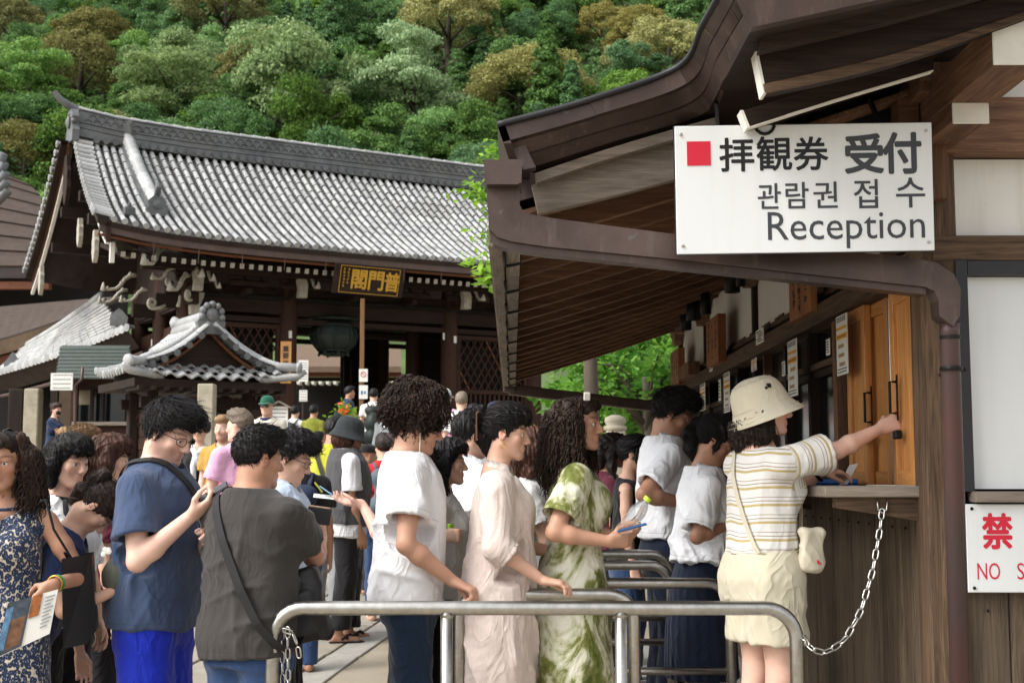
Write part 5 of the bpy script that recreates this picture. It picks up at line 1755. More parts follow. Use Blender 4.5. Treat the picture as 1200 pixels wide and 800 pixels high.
r4, Y4, x4l, x4r = queue_rail(640, 786.5, 662, .92, 'lower of the two far steel rails in front of the schoolboy trousers', (), .53, .025)
r5, Y5, x5l, x5r = queue_rail(655, 787, 649, .965, 'highest and farthest steel rail in front of the schoolboy trousers', (), .63, .025)
def link_mesh(l=.05, w=.026, r=.0036):
 pts = [(x, y, 0) for x, y in arc((l / 2 - w / 2, 0), w / 2 - r, -90, 90, 6) + arc((-l / 2 + w / 2, 0), w / 2 - r, 90, 270, 6)]
 return MB().tube(pts + pts[:1], r, 6, False, up=(0, 0, 1)).mesh('chain_link', MSTEEL, True)
LINK = link_mesh()
def chain(label, pts, pitch=.04, scale=1.0):
 pts = [Vector(p) for p in pts]
 o = thing('chain', label, 'chain', tuple(pts[0]), 0, None)
 P0 = pts[0]
 L = [0]
 for a, b in zip(pts[:-1], pts[1:]): L.append(L[-1] + (b - a).length)
 n = max(2, int(L[-1] / pitch))
 for k in range(n):
  s0, s1 = L[-1] * k / n, L[-1] * (k + 1) / n
  q = []
  for s_ in (s0, s1):
   i = max(j for j in range(len(L) - 1) if L[j] <= s_ + 1e-9)
   q.append(pts[i].lerp(pts[i + 1], (s_ - L[i]) / max(L[i + 1] - L[i], 1e-9)))
  d, s_, u = frame(q[1] - q[0], (.2, .9, .3))
  if k % 2: s_, u = u, -s_
  M = Matrix((d, s_, u)).transposed().to_4x4() @ Matrix.Rotation(R(12 if k % 2 else -10), 4, 'X')
  M.translation = (q[0] + q[1]) / 2 - P0
  link('chain_link', LINK, o, M)
 return o
chain('silver chain sagging from the counter down to the end of the nearest rail', [P(1034, 596, 5.32), P(1031, 622, 5.3), P(1023, 668, 5.26), P(1009, 716, 5.21), P(990, 750, 5.17), P(968, 765, 5.14), P(950, 760, 5.13), P(941, 744, Y1)])
hk = MB().tube([P(1028, 588, 5.32) + Vector((.0, 0, .01)), P(1029, 597, 5.32), P(1034, 601, 5.32), P(1039, 597, 5.32), P(1040, 588, 5.32) + Vector((0, 0, .01))], .004, 6)
hk.build('chain_hook', MSTEEL, O, smooth=True)
z0 = .79
chain('bunched chain hanging inside the left end of the nearest rail, outer strand', [(x1l + .035, Y1, z0), (x1l + .045, Y1, .5), (x1l + .04, Y1 - .01, .2)])
chain('bunched chain hanging inside the left end of the nearest rail, second strand', [(x1l + .06, Y1 - .02, z0 + .01), (x1l + .068, Y1 - .02, .55), (x1l + .06, Y1 - .02, .2)])
chain('short loose chain end draped over the bunch at the left of the nearest rail', [(x1l + .04, Y1 - .025, z0), (x1l + .075, Y1 - .03, z0 + .005), (x1l + .1, Y1 - .03, z0 - .05), (x1l + .11, Y1 - .03, z0 - .11)])
chain('chain hanging inside the left end of the short rail beside the pink dress', [(x2l + .05, Y2, .77), (x2l + .055, Y2, .45), (x2l + .05, Y2, .15)])
# ================================================================ people: one smooth surface per body, grown from blended limbs
BIG = 0.5
def surface_nets(d, lo, h):
 s = d < 0
 n = np.zeros(tuple(x - 1 for x in s.shape), np.uint8)
 for a in (0, 1):
  for b in (0, 1):
   for c in (0, 1):
    n += s[a:s.shape[0] - 1 + a, b:s.shape[1] - 1 + b, c:s.shape[2] - 1 + c]
 act = (n > 0) & (n < 8)
 I = np.argwhere(act)
 idx = np.full(act.shape, -1, np.int32)
 idx[act] = np.arange(len(I), dtype=np.int32)
 acc = np.zeros((len(I), 3), np.float32)
 cnt = np.zeros(len(I), np.float32)
 cv = {}
 for a in (0, 1):
  for b in (0, 1):
   for c in (0, 1):
    cv[a, b, c] = d[I[:, 0] + a, I[:, 1] + b, I[:, 2] + c]
 for p in cv:
  for ax in range(3):
   if p[ax] == 0:
    q = list(p); q[ax] = 1; q = tuple(q)
    va, vb = cv[p], cv[q]
    m = (va < 0) != (vb < 0)
    t = va[m] / (va[m] - vb[m] + 1e-12)
    off = np.tile(np.array(p, np.float32), (m.sum(), 1))
    off[:, ax] += t
    acc[m] += off
    cnt[m] += 1
 V = (I + acc / np.maximum(cnt, 1)[:, None]) * h + np.asarray(lo)
 Q = []
 for ax in range(3):
  sl0 = [slice(None)] * 3; sl1 = [slice(None)] * 3
  sl0[ax] = slice(0, -1); sl1[ax] = slice(1, None)
  e = s[tuple(sl0)] != s[tuple(sl1)]
  b, c = [(1, 2), (2, 0), (0, 1)][ax]
  E = np.argwhere(e)
  ok = (E[:, b] > 0) & (E[:, c] > 0) & (E[:, b] < act.shape[b]) & (E[:, c] < act.shape[c])
  E = E[ok]
  inside = s[E[:, 0], E[:, 1], E[:, 2]]
  q = []
  for db, dc in ((-1, -1), (0, -1), (0, 0), (-1, 0)):
   F = E.copy(); F[:, b] += db; F[:, c] += dc
   q.append(idx[F[:, 0], F[:, 1], F[:, 2]])
  q = np.stack(q, 1)
  q[~inside] = q[~inside][:, ::-1]
  Q.append(q)
 Q = np.concatenate(Q)
 Q = Q[(Q >= 0).all(1)]
 return V.astype(np.float64), Q
def relax(V, Q, it=1, lam=.5):
 n = len(V)
 a = np.concatenate([Q[:, [0, 1]], Q[:, [1, 2]], Q[:, [2, 3]], Q[:, [3, 0]]])
 deg = np.bincount(a[:, 0], minlength=n) + np.bincount(a[:, 1], minlength=n)
 for _ in range(it):
  S_ = np.zeros_like(V)
  for ax in range(3):
   S_[:, ax] = np.bincount(a[:, 0], V[a[:, 1], ax], n) + np.bincount(a[:, 1], V[a[:, 0], ax], n)
  V = V + lam * (S_ / np.maximum(deg, 1)[:, None] - V)
 return V
def vnormals(V, Q):
 n = np.cross(V[Q[:, 2]] - V[Q[:, 0]], V[Q[:, 3]] - V[Q[:, 1]])
 N = np.zeros_like(V)
 for k in range(Q.shape[1]):
  for ax in range(3):
   N[:, ax] += np.bincount(Q[:, k], n[:, ax], len(V))
 return N / (np.linalg.norm(N, axis=1)[:, None] + 1e-12)
class Sdf:
 def __init__(s, h):
  s.h, s.p, s.post = h, [], []
 def cone(s, a, b, ra, rb, k=.02, op='u', flat=None):
  """flat = (axis vector, factor): squashes the section along an axis"""
  a, b = np.array(a, float), np.array(b, float)
  r = max(ra, rb)
  s.p.append(('c', np.minimum(a, b) - r, np.maximum(a, b) + r, (a, b, ra, rb, flat), k, op)); return s
 def chain(s, pts, rs, k=.02, op='u', flat=None):
  for i in range(len(pts) - 1): s.cone(pts[i], pts[i + 1], rs[i], rs[i + 1], k, op, flat)
  return s
 def ell(s, c, r, Rm=None, k=.02, op='u'):
  c, r = np.array(c, float), np.array(r, float)
  m = r if Rm is None else np.full(3, r.max())
  s.p.append(('e', c - m, c + m, (c, r, None if Rm is None else np.array(Rm)), k, op)); return s
 def loft(s, prof, M=None, k=.02, n=2.2, op='u', mod=None):
  pr = np.array([(q + (0, 0))[:5] if len(q) < 5 else q for q in prof], float)
  pr = pr[np.argsort(pr[:, 0])]
  A = np.eye(4) if M is None else np.array(M)
  cs = []
  for z, a, b, cy, cx in pr:
   for sx_ in (-1, 1):
    for sy_ in (-1, 1): cs.append((A @ np.array([cx + sx_ * a * 1.06, cy + sy_ * b * 1.06, z, 1]))[:3])
  cs = np.array(cs)
  s.p.append(('l', cs.min(0), cs.max(0), (pr, np.linalg.inv(A), n, mod), k, op)); return s
 def rbox(s, c, half, r, Rm=None, k=.02, op='u'):
  c, half = np.array(c, float), np.array(half, float)
  m = half + r if Rm is None else np.full(3, np.linalg.norm(half) + r)
  s.p.append(('b', c - m, c + m, (c, half, r, None if Rm is None else np.array(Rm)), k, op)); return s
 def clip(s, fn):
  s.post.append(fn); return s
 def run(s, pad=.03):
  lo = np.min([p[1] for p in s.p if p[5] == 'u'], 0) - pad
  hi = np.max([p[2] for p in s.p if p[5] == 'u'], 0) + pad
  h = s.h
  N = np.ceil((hi - lo) / h).astype(int) + 1
  ax = [(lo[i] + h * np.arange(N[i])).astype(np.float32) for i in range(3)]
  d = np.full(tuple(N), BIG, np.float32)
  s.lo = lo
  for typ, a_, b_, pr, k, op in s.p:
   m = k + 4 * h
   i0 = np.clip(np.floor((a_ - m - lo) / h).astype(int), 0, N - 1)
   i1 = np.clip(np.ceil((b_ + m - lo) / h).astype(int) + 1, 1, N)
   if (i1 <= i0).any(): continue
   X = ax[0][i0[0]:i1[0]][:, None, None]; Y = ax[1][i0[1]:i1[1]][None, :, None]; Z = ax[2][i0[2]:i1[2]][None, None, :]
   if typ == 'c':
    a, b, ra, rb, flat = pr
    ba = b - a
    L2 = max(float(ba @ ba), 1e-9)
    px, py, pz = X - a[0], Y - a[1], Z - a[2]
    t = np.clip((px * ba[0] + py * ba[1] + pz * ba[2]) / L2, 0, 1)
    qx, qy, qz = px - t * ba[0], py - t * ba[1], pz - t * ba[2]
    if flat is not None:
     w, f = np.array(flat[0], float), flat[1]
     w = w / np.linalg.norm(w)
     dd = (qx * w[0] + qy * w[1] + qz * w[2]) * (1 / f - 1)
     qx, qy, qz = qx + dd * w[0], qy + dd * w[1], qz + dd * w[2]
    dn = np.sqrt(qx * qx + qy * qy + qz * qz) - (ra + (rb - ra) * t)
    if flat is not None and flat[1] < 1: dn = dn * .75
   elif typ == 'e':
    c, r, Rm = pr
    px, py, pz = X - c[0], Y - c[1], Z - c[2]
    if Rm is not None:
     px, py, pz = [px * Rm[0][i] + py * Rm[1][i] + pz * Rm[2][i] for i in range(3)]
    k0 = np.sqrt((px / r[0]) ** 2 + (py / r[1]) ** 2 + (pz / r[2]) ** 2)
    k1 = np.sqrt((px / r[0] ** 2) ** 2 + (py / r[1] ** 2) ** 2 + (pz / r[2] ** 2) ** 2)
    dn = k0 * (k0 - 1) / np.maximum(k1, 1e-6)
   elif typ == 'b':
    c, hf, r, Rm = pr
    px, py, pz = X - c[0], Y - c[1], Z - c[2]
    if Rm is not None:
     px, py, pz = [px * Rm[0][i] + py * Rm[1][i] + pz * Rm[2][i] for i in range(3)]
    qx, qy, qz = np.abs(px) - hf[0], np.abs(py) - hf[1], np.abs(pz) - hf[2]
    dn = np.sqrt(np.maximum(qx, 0) ** 2 + np.maximum(qy, 0) ** 2 + np.maximum(qz, 0) ** 2) + np.minimum(np.maximum(np.maximum(qx, qy), qz), 0) - r
   else:
    pf, Ai, n_, mod = pr
    qx, qy, qz = [Ai[i, 0] * X + Ai[i, 1] * Y + Ai[i, 2] * Z + Ai[i, 3] for i in range(3)]
    qx, qy, qz = np.broadcast_arrays(qx, qy, qz)
    A = np.interp(qz, pf[:, 0], pf[:, 1]); B = np.interp(qz, pf[:, 0], pf[:, 2])
    cy = np.interp(qz, pf[:, 0], pf[:, 3]); cx = np.interp(qz, pf[:, 0], pf[:, 4])
    u, v_ = (qx - cx), (qy - cy)
    if mod is not None:
     f = mod(np.arctan2(v_, u), qz); A = A * f; B = B * f
    rr = (np.abs(u / A) ** n_ + np.abs(v_ / B) ** n_) ** (1 / n_)
    dn = (rr - 1) * np.minimum(A, B) * .92
    dn = np.maximum(dn, np.maximum(qz - pf[-1, 0], pf[0, 0] - qz))
   sl = d[i0[0]:i1[0], i0[1]:i1[1], i0[2]:i1[2]]
   dn = dn.astype(np.float32)
   if op == 'u':
    hh = np.maximum(k - np.abs(sl - dn), 0) / max(k, 1e-6)
    sl[...] = np.minimum(sl, dn) - hh * hh * k * .25
   elif op == 's':
    dn = -dn
    hh = np.maximum(k - np.abs(sl - dn), 0) / max(k, 1e-6)
    sl[...] = np.maximum(sl, dn) + hh * hh * k * .25
  Xg, Yg, Zg = ax[0][:, None, None], ax[1][None, :, None], ax[2][None, None, :]
  for fn in s.post:
   d = np.maximum(d, fn(Xg, Yg, Zg).astype(np.float32))
  s.d = d
  return surface_nets(d, lo, h)
 def sample(s, P_):
  q = (P_ - s.lo) / s.h
  N = np.array(s.d.shape)
  q = np.clip(q, 0, N - 1.001)
  i = q.astype(int); f = q - i
  r = 0
  for a in (0, 1):
   for b in (0, 1):
    for c in (0, 1):
     w = (f[:, 0] if a else 1 - f[:, 0]) * (f[:, 1] if b else 1 - f[:, 1]) * (f[:, 2] if c else 1 - f[:, 2])
     r = r + w * s.d[i[:, 0] + a, i[:, 1] + b, i[:, 2] + c]
  return r
 def grad(s, P_):
  e = s.h
  g = np.stack([s.sample(P_ + np.eye(3)[i] * e) - s.sample(P_ - np.eye(3)[i] * e) for i in range(3)], 1)
  return g / (np.linalg.norm(g, axis=1)[:, None] + 1e-9)
def tubes_np(Pt, rad, sides=3):
 """Pt (n, m, 3) polylines, rad (n, m) radii -> verts, quads"""
 n, m, _ = Pt.shape
 T = np.gradient(Pt, axis=1)
 T /= np.linalg.norm(T, axis=2)[..., None] + 1e-9
 ref = np.array([.31, .52, .79])
 A = np.cross(T, ref); A /= np.linalg.norm(A, axis=2)[..., None] + 1e-9
 B = np.cross(T, A)
 V = []
 for k in range(sides):
  a = 2 * math.pi * k / sides
  V.append(Pt + (A * math.cos(a) + B * math.sin(a)) * rad[..., None])
 V = np.stack(V, 2).reshape(-1, 3)
 i, j, k = np.meshgrid(np.arange(n), np.arange(m - 1), np.arange(sides), indexing='ij')
 k2 = (k + 1) % sides
 b = (i * m + j) * sides
 F = np.stack([b + k, b + k2, b + sides + k2, b + sides + k], -1).reshape(-1, 4)
 return V, F
def folds(V, N, amp, seed, mask=1.0, lam=(.10, .22), vert=.35):
 """cloth folds: long soft drapes, sharper diagonal creases and a little fine crumple, pushed along the normals"""
 rg = np.random.default_rng(seed)
 tot = 0
 for i in range(7):
  fine = i >= 5
  k = rg.normal(0, 1, 3); k[2] *= (1.2 if fine else vert * (1 if i < 3 else 2.2))
  k /= np.linalg.norm(k)
  w = rg.normal(0, 1, 3) * 5
  L = rg.uniform(*lam) * (.3 if fine else 1)
  ph = V @ k * 2 * math.pi / L + 1.3 * np.sin(V @ w + rg.uniform(0, 6)) + .6 * np.sin(V @ rg.normal(0, 1, 3) * 13 + 2)
  env = np.clip(.35 + .8 * np.sin(V @ (rg.normal(0, 1, 3) * 7) + rg.uniform(0, 6)), 0, 1)
  r_ = 1 - np.abs(np.sin(ph * .5))
  tot = tot + env * (r_ ** (3 if i % 2 else 2) - .25) * (.22 if fine else 1)
 return V + N * (amp * tot * mask * 1.25)[:, None]
# ---------------------------------------------------------------- skin, hair, cloth materials
def skin_mat(name, c):
 t = NT(name)
 at = t.n('VertexColor', layer_name='tint')
 v = t.coord()
 n = t.noise(v, 14, 4, .6)
 base = t.ramp(n, [(.3, tuple(x * .93 for x in c)), (.7, tuple(min(1, x * 1.06) for x in c))])
 n2 = t.noise(v, 60, 3, .6)
 base = t.mix(t.ramp(n2, [(.55, (0, 0, 0)), (.8, (.22, .22, .22))]), base, (c[0] * .85, c[1] * .62, c[2] * .55))
 col = t.mix(1.0, base, at.outputs['Color'], 'MULTIPLY')
 t.set(color=col, rough=t.math('MULTIPLY_ADD', n2, .35, .32), spec=.4, sss=.05, normal=t.bump(t.noise(v, 260, 3, .7), .35, .0015))
 t.b.inputs['Subsurface Radius'].default_value = (.012, .004, .002)
 t.b.inputs['Subsurface Scale'].default_value = .6
 return t.m
SKIN = dict(pale=skin_mat('skin_pale', hx('#dcb3a0')), fair=skin_mat('skin_fair', hx('#cfa48d')), tan=skin_mat('skin_tan', hx('#b0836a')),
   olive=skin_mat('skin_olive', hx('#bd9078')), brown=skin_mat('skin_brown', hx('#a06a48')))
def hair_mat(name, c1, c2, rough=.5):
 t = NT(name)
 v = t.coord((60, 60, 8))
 n = t.noise(v, 1.5, 4, .6, .4)
 rp = t.n('NewGeometry').outputs['Random Per Island']
 f = t.math('ADD', t.math('MULTIPLY', n, .6), t.math('MULTIPLY', rp, .4))
 t.set(color=t.ramp(f, [(.3, c1), (.75, c2)]), rough=rough + .08, spec=.3, normal=t.bump(n, .6, .003))
 return t.m
HAIR = dict(black=hair_mat('hair_black', hx('#0e0c0d'), hx('#1f1b1b')), dark=hair_mat('hair_dark', hx('#17110f'), hx('#33241d')),
   brown=hair_mat('hair_brown', hx('#2d1a14'), hx('#553527'), .5), curly=hair_mat('hair_curly', hx('#140e0b'), hx('#463327'), .55),
   light=hair_mat('hair_light', hx('#6b5139'), hx('#987a58')), grey=hair_mat('hair_grey', hx('#55493d'), hx('#8d7f70')))
def cloth(name, c, rough=.85, var=.06, weave=900, wb=.12, spec=.15, sheen=.15, col=None, wr=.3):
 t = NT(name)
 v = t.coord()
 if col is None:
  n = t.noise(v, 5, 5, .6)
  cc = t.ramp(n, [(.3, tuple(x * (1 - var) for x in c)), (.7, tuple(min(1, x * (1 + var)) for x in c))])
  n2 = t.noise(v, 240, 2, .6)
  cc = t.mix(t.ramp(n2, [(.4, (0, 0, 0)), (.8, (.22, .22, .22))]), cc, tuple(x * .72 for x in c))
 else:
  cc = col(t, v)
 hd = t.n('Attribute', attribute_name='hemd').outputs['Fac']
 ln = t.math('LESS_THAN', t.math('ABSOLUTE', t.math('SUBTRACT', hd, .024)), .0016)
 cc = t.mix(t.math('MULTIPLY', ln, .35), cc, (.02, .02, .02))
 wn_ = t.noise(v, weave, 2, .5)
 cn = t.n('TexNoise', {'Vector': t.coord((1, 1, .5)), 'Scale': 6.5, 'Detail': 2.5, 'Roughness': .45, 'Distortion': 1.6}).outputs[0]
 rd = t.math('POWER', t.math('SUBTRACT', 1.0, t.math('ABSOLUTE', t.math('MULTIPLY_ADD', cn, 4.0, -2.0))), 3.0)
 cr = t.math('ADD', t.math('MULTIPLY', t.math('MAXIMUM', rd, 0.0), .35), cn)
 b1 = t.bump(cr, wr * 1.5, .03)
 nb = t.n('Bump', {'Height': wn_, 'Strength': wb, 'Distance': .001, 'Normal': b1}).outputs[0]
 t.set(color=cc, rough=rough, spec=spec, sheen=sheen, normal=nb)
 return t.m
def tie_dye(t, v):
 mp = t.n('Mapping', {'Vector': v, 'Scale': (1, 1, .6)}).outputs[0]
 n = t.n('TexNoise', {'Vector': mp, 'Scale': 5.2, 'Detail': 5.0, 'Roughness': .62, 'Distortion': 1.1}).outputs[0]
 n2 = t.noise(mp, 26, 4, .6)
 f = t.math('ADD', n, t.math('MULTIPLY', n2, .12))
 return t.ramp(f, [(.43, hx('#4d5622')), (.52, hx('#7a7f45')), (.57, hx('#c3c3a4')), (.63, hx('#dedccb'))])
def leopard(t, v):
 vo = t.n('TexVoronoi', {'Vector': t.n('Mapping', {'Vector': v, 'Scale': (1, 1, .8)}).outputs[0], 'Scale': 80.0, 'Randomness': 1.0}, feature='F1')
 n = t.noise(v, 45, 3, .6)
 f = t.math('ADD', vo.outputs['Distance'], t.math('MULTIPLY_ADD', n, .5, -.25))
 col = t.ramp(f, [(.12, hx('#7d8ca6')), (.24, hx('#2f3b56')), (.62, hx('#263149')), (.72, hx('#b5aca0')), (.9, hx('#cfc5b6'))])
 big = t.noise(v, 6, 2, .5)
 return t.mix(t.ramp(big, [(.4, (0, 0, 0)), (.62, (.75, .75, .75))]), col, hx('#31496a'), 'MULTIPLY') if False else col
def stripes(t, v):
 at = t.n('Attribute', attribute_name='st')
 f = t.math('FRACT', t.math('MULTIPLY', at.outputs['Fac'], 1 / .072))
 w, y, b = hx('#dcdad6'), hx('#b9a673'), hx('#95826c')
 nd = t.n('ValToRGB', {'Fac': f}); nd.color_ramp.interpolation = 'CONSTANT'
 e = nd.color_ramp.elements
 st = [(0, w), (.38, y), (.52, w), (.66, b), (.71, w), (.88, b), (.92, w)]
 while len(e) < len(st): e.new(.5)
 for el, (p, c) in zip(e, st): el.position = p; el.color = (*c, 1)
 return nd.outputs[0]
def floral(t, v):
 vo = t.n('TexVoronoi', {'Vector': v, 'Scale': 38.0}, feature='F1')
 n = t.noise(v, 90, 2, .5)
 f = t.math('ADD', vo.outputs['Distance'], t.math('MULTIPLY', n, .35))
 return t.ramp(f, [(.26, hx('#6f7480')), (.34, hx('#d8d8d6')), (1, hx('#e2e2e0'))])
def linen(t, v):
 n = t.n('TexNoise', {'Vector': t.n('Mapping', {'Vector': v, 'Scale': (300, 300, 30)}).outputs[0], 'Scale': 1.0, 'Detail': 3.0}).outputs[0]
 return t.ramp(n, [(.3, hx('#c9b8b0')), (.7, hx('#d8cac3'))])
CL = dict(
 blue_tee=cloth('blue_heather', hx('#414f6b'), var=.1), char_tee=cloth('charcoal_cotton', hx('#3b3836'), var=.08, wr=.18), white_tee=cloth('white_cotton', hx('#dcdcde'), var=.02),
 royal=cloth('royal_shorts', hx('#1b2fb4'), .6, wr=.35), denim=cloth('denim', hx('#2f4468'), var=.15), navy=cloth('navy_cloth', hx('#1d2538'), var=.1), navy_jean=cloth('dark_denim', hx('#16273a'), var=.14),
 pink_linen=cloth('pink_linen', (0, 0, 0), col=linen), tie=cloth('tie_dye', (0, 0, 0), col=tie_dye), leo=cloth('leopard_print', (0, 0, 0), .7, col=leopard, wr=.2),
 stripe=cloth('striped_knit', (0, 0, 0), col=stripes, wr=.15, wb=.2, weave=500), cream=cloth('cream_cotton', hx('#c9c2ab'), var=.04), school=cloth('school_shirt', hx('#eceef2'), var=.03, wr=.35),
 floral=cloth('floral_blouse', (0, 0, 0), col=floral), navy_tee=cloth('navy_tee', hx('#222f52'), var=.08), pink=cloth('pink_polo', hx('#d9a5c4'), var=.05), lime=cloth('lime_tee', hx('#b3b23a'), var=.06),
 grey_vest=cloth('grey_vest', hx('#4c4b4d'), var=.08), black=cloth('black_cloth', hx('#1e1d1f'), .8, var=.15), olive=cloth('olive_shirt', hx('#7d8030'), var=.08), white_shirt=cloth('white_shirt', hx('#d3d3d3'), var=.03),
 sweater=cloth('cream_sweater', hx('#cbc4b6'), var=.05), dkblue=cloth('dark_blue_shirt', hx('#22304d'), var=.08), grey=cloth('grey_cloth', hx('#85888a'), var=.1), maroon=cloth('maroon_cloth', hx('#5b2634'), var=.15),
 mustard=cloth('mustard', hx('#b08a3f'), var=.1), ltblue=cloth('light_blue', hx('#b9c9de'), var=.04), hatcream=cloth('cream_canvas', hx('#d0c8b2'), var=.04, weave=600, wb=.3, wr=.12), hatblack=cloth('charcoal_canvas', hx('#2f3335'), var=.08, weave=600, wb=.3, wr=.15),
 capgreen=cloth('green_cap', hx('#1f5a48'), var=.1), capgrey=cloth('grey_cap', hx('#57584f'), var=.08, weave=500, wb=.3), capnavy=cloth('navy_cap', hx('#27304d')), red=cloth('red_cloth', hx('#b5242e')), taupe=cloth('taupe_blouse', hx('#c3c0b8'), var=.04))
MEYE = plain('eye_white', hx('#d8d2cb'), .25, var=.02, bump=0, spec=.6)
MIRIS = plain('iris', hx('#2a1a12'), .2, var=.1, bump=0, spec=.6)
MLENS = plain('black_lens', hx('#0e0d0f'), .12, var=.05, bump=0, spec=.6)
MFRAME = plain('thin_metal_frame', hx('#2a2523'), .35, .5, var=.05, bump=0)
MGOLDJ = plain('gold_jewel', hx('#c59a4c'), .3, .9, var=.05, bump=0)
MLEATH = plain('black_leather', hx('#1c1b1c'), .42, var=.15, scale=9, bump=.2, bscale=120)
MTANL = plain('tan_lining', hx('#7d4a2e'), .7, var=.1, bump=.1)
MNYL = plain('black_nylon', hx('#1a1a1c'), .55, var=.15, scale=12, bump=.25, bscale=200)
MSCREEN = plain('phone_glass', hx('#15161a'), .12, var=.05, bump=0, spec=.6)
PROF = {
 'm': [(.78, .150, .105, -.012), (.88, .170, .120, -.018), (.98, .160, .110, -.006), (1.08, .152, .104, 0), (1.2, .162, .112, .004), (1.3, .172, .118, .006), (1.38, .168, .104, -.002), (1.43, .125, .082, -.012), (1.48, .062, .062, -.016)],
 'f': [(.78, .158, .112, -.014), (.88, .178, .124, -.02), (.98, .158, .108, -.01), (1.07, .130, .092, -.002), (1.18, .140, .100, .0), (1.28, .152, .110, .004), (1.36, .150, .094, -.004), (1.41, .112, .074, -.012), (1.46, .056, .057, -.016)]}
def rot3(ax, deg):
 return np.array(Matrix.Rotation(R(deg), 3, ax))
def unit(v):
 v = np.array(v, float)
 return v / (np.linalg.norm(v) + 1e-9)
class Person:
 """local frame: x = the person's right, y = forward, z = up; reference height 1.72 m, scaled to h"""
 def __init__(s, label, px, py, Y, face, h=None, z0=None, sex='m', bulk=1.0, belly=0.0, lean=0, head=(None, 0, 0), skin='fair', res=1.0, hair_extra=.015,
     rh=None, lh=None, relb=None, lelb=None, group=None, bust=1.0, shoulder=1.0, legs=(0, 0)):
  s.sex, s.bulk, s.belly, s.skin, s.res, s.bust = sex, bulk, belly, skin, res, bust
  top = P(px, py, Y)
  s.face = face
  hf = head[0] if head[0] is not None else face
  a = R(lean)
  # upper body frame
  s.U = np.eye(4); s.U[:3, :3] = rot3('X', -lean)
  piv = np.array([0, 0, .92]); s.U[:3, 3] = piv - s.U[:3, :3] @ piv
  s.hc0 = np.array([0, .022, 1.605])
  if z0 is None: z0 = float(gz(top.x, Y))
  hr = s.up(s.hc0)
  topl = hr[2] + .117
  sc = h / 1.72 if h else (top.z - hair_extra - z0) / topl
  if not h: pass
  s.sc = sc
  s.z0 = z0 if not h else top.z - hair_extra - topl * sc
  # place the root so that the head is under the pixel
  fx, fy = math.sin(R(face)), math.cos(R(face))
  off = hr[1] * sc
  s.root = thing('person', label, 'person', (top.x - fx * off, Y - fy * off, s.z0), -R(face), group)
  s.root.scale = (sc, sc, sc)
  s.M = Matrix.Translation(s.root.location) @ Matrix.Rotation(-R(face), 4, 'Z') @ Matrix.Scale(sc, 4)
  WM[s.root.name] = s.M
  s.Mi = s.M.inverted()
  s.HR = s.U[:3, :3] @ rot3('Z', -(hf - face)) @ rot3('X', -head[1]) @ rot3('Y', head[2])
  s.hc = hr + s.HR @ np.array([0, .012 * math.sin(R(head[1])), -.004]) + s.U[:3, :3] @ np.array([0, .03 * math.sin(R(max(head[1], 0))), -.02 * math.sin(R(max(head[1], 0)))])
  w = (.185 if sex == 'm' else .163) * shoulder * (1 + (bulk - 1) * .5)
  s.sh = {}
  s.arm = {}
  for side, tgt, hint in ((1, rh, relb), (-1, lh, lelb)):
   S_ = s.up(np.array([side * w, -.012, 1.375 if sex == 'm' else 1.355]))
   l1, l2 = (.29, .255) if sex == 'm' else (.272, .238)
   if tgt is None:
    W_ = S_ + np.array([side * .06, .05, -(l1 + l2) * .985])
    if hint is None: hint = (side * .3, -1, 0)
   elif isinstance(tgt, tuple) and len(tgt) == 4 and tgt[0] == 'L':
    W_ = np.array(tgt[1:])
   else:
    W_ = np.array(s.Mi @ Vector(tgt))
   dv = W_ - S_
   L = np.linalg.norm(dv)
   if L > (l1 + l2) * .995:
    dv = dv / L * (l1 + l2) * .995; W_ = S_ + dv; L = (l1 + l2) * .995
   a_ = (l1 * l1 - l2 * l2 + L * L) / (2 * L)
   hgt = math.sqrt(max(l1 * l1 - a_ * a_, 0))
   d_ = dv / L
   hn = np.array(hint if hint is not None else (side * .35, -.6, -.8), float)
   hn = unit(hn - d_ * (hn @ d_))
   E_ = S_ + d_ * a_ + hn * hgt
   s.arm[side] = (S_, E_, W_)
  s.legx = .09
  s.legs = legs
 def up(s, p):
  return (s.U @ np.array([*p, 1]))[:3]
 def hp(s, p):
  return s.hc + s.HR @ np.array(p, float)
 def leg(s, side):
  sw = s.legs[0 if side > 0 else 1]
  hip = np.array([side * .088, -.01, .9]); an = np.array([side * .1, sw - .02, .085 + .0])
  kn = np.array([side * .096, sw * .55 + .015, .485])
  return hip, kn, an
 def obj(s, name, V, Q, mat, smooth=True, fl=None, parent=None):
  me = make_mesh(name, V, Q, mat, smooth=smooth)
  for nm, arr in (fl or {}).items():
   if arr.ndim == 1:
    at = me.attributes.new(nm, 'FLOAT', 'POINT'); at.data.foreach_set('value', arr.astype(np.float32))
   else:
    at = me.color_attributes.new(nm, 'FLOAT_COLOR', 'POINT')
    at.data.foreach_set('color', np.concatenate([arr, np.ones((len(arr), 1))], 1).astype(np.float32).ravel())
  return link(name, me, parent or s.root)
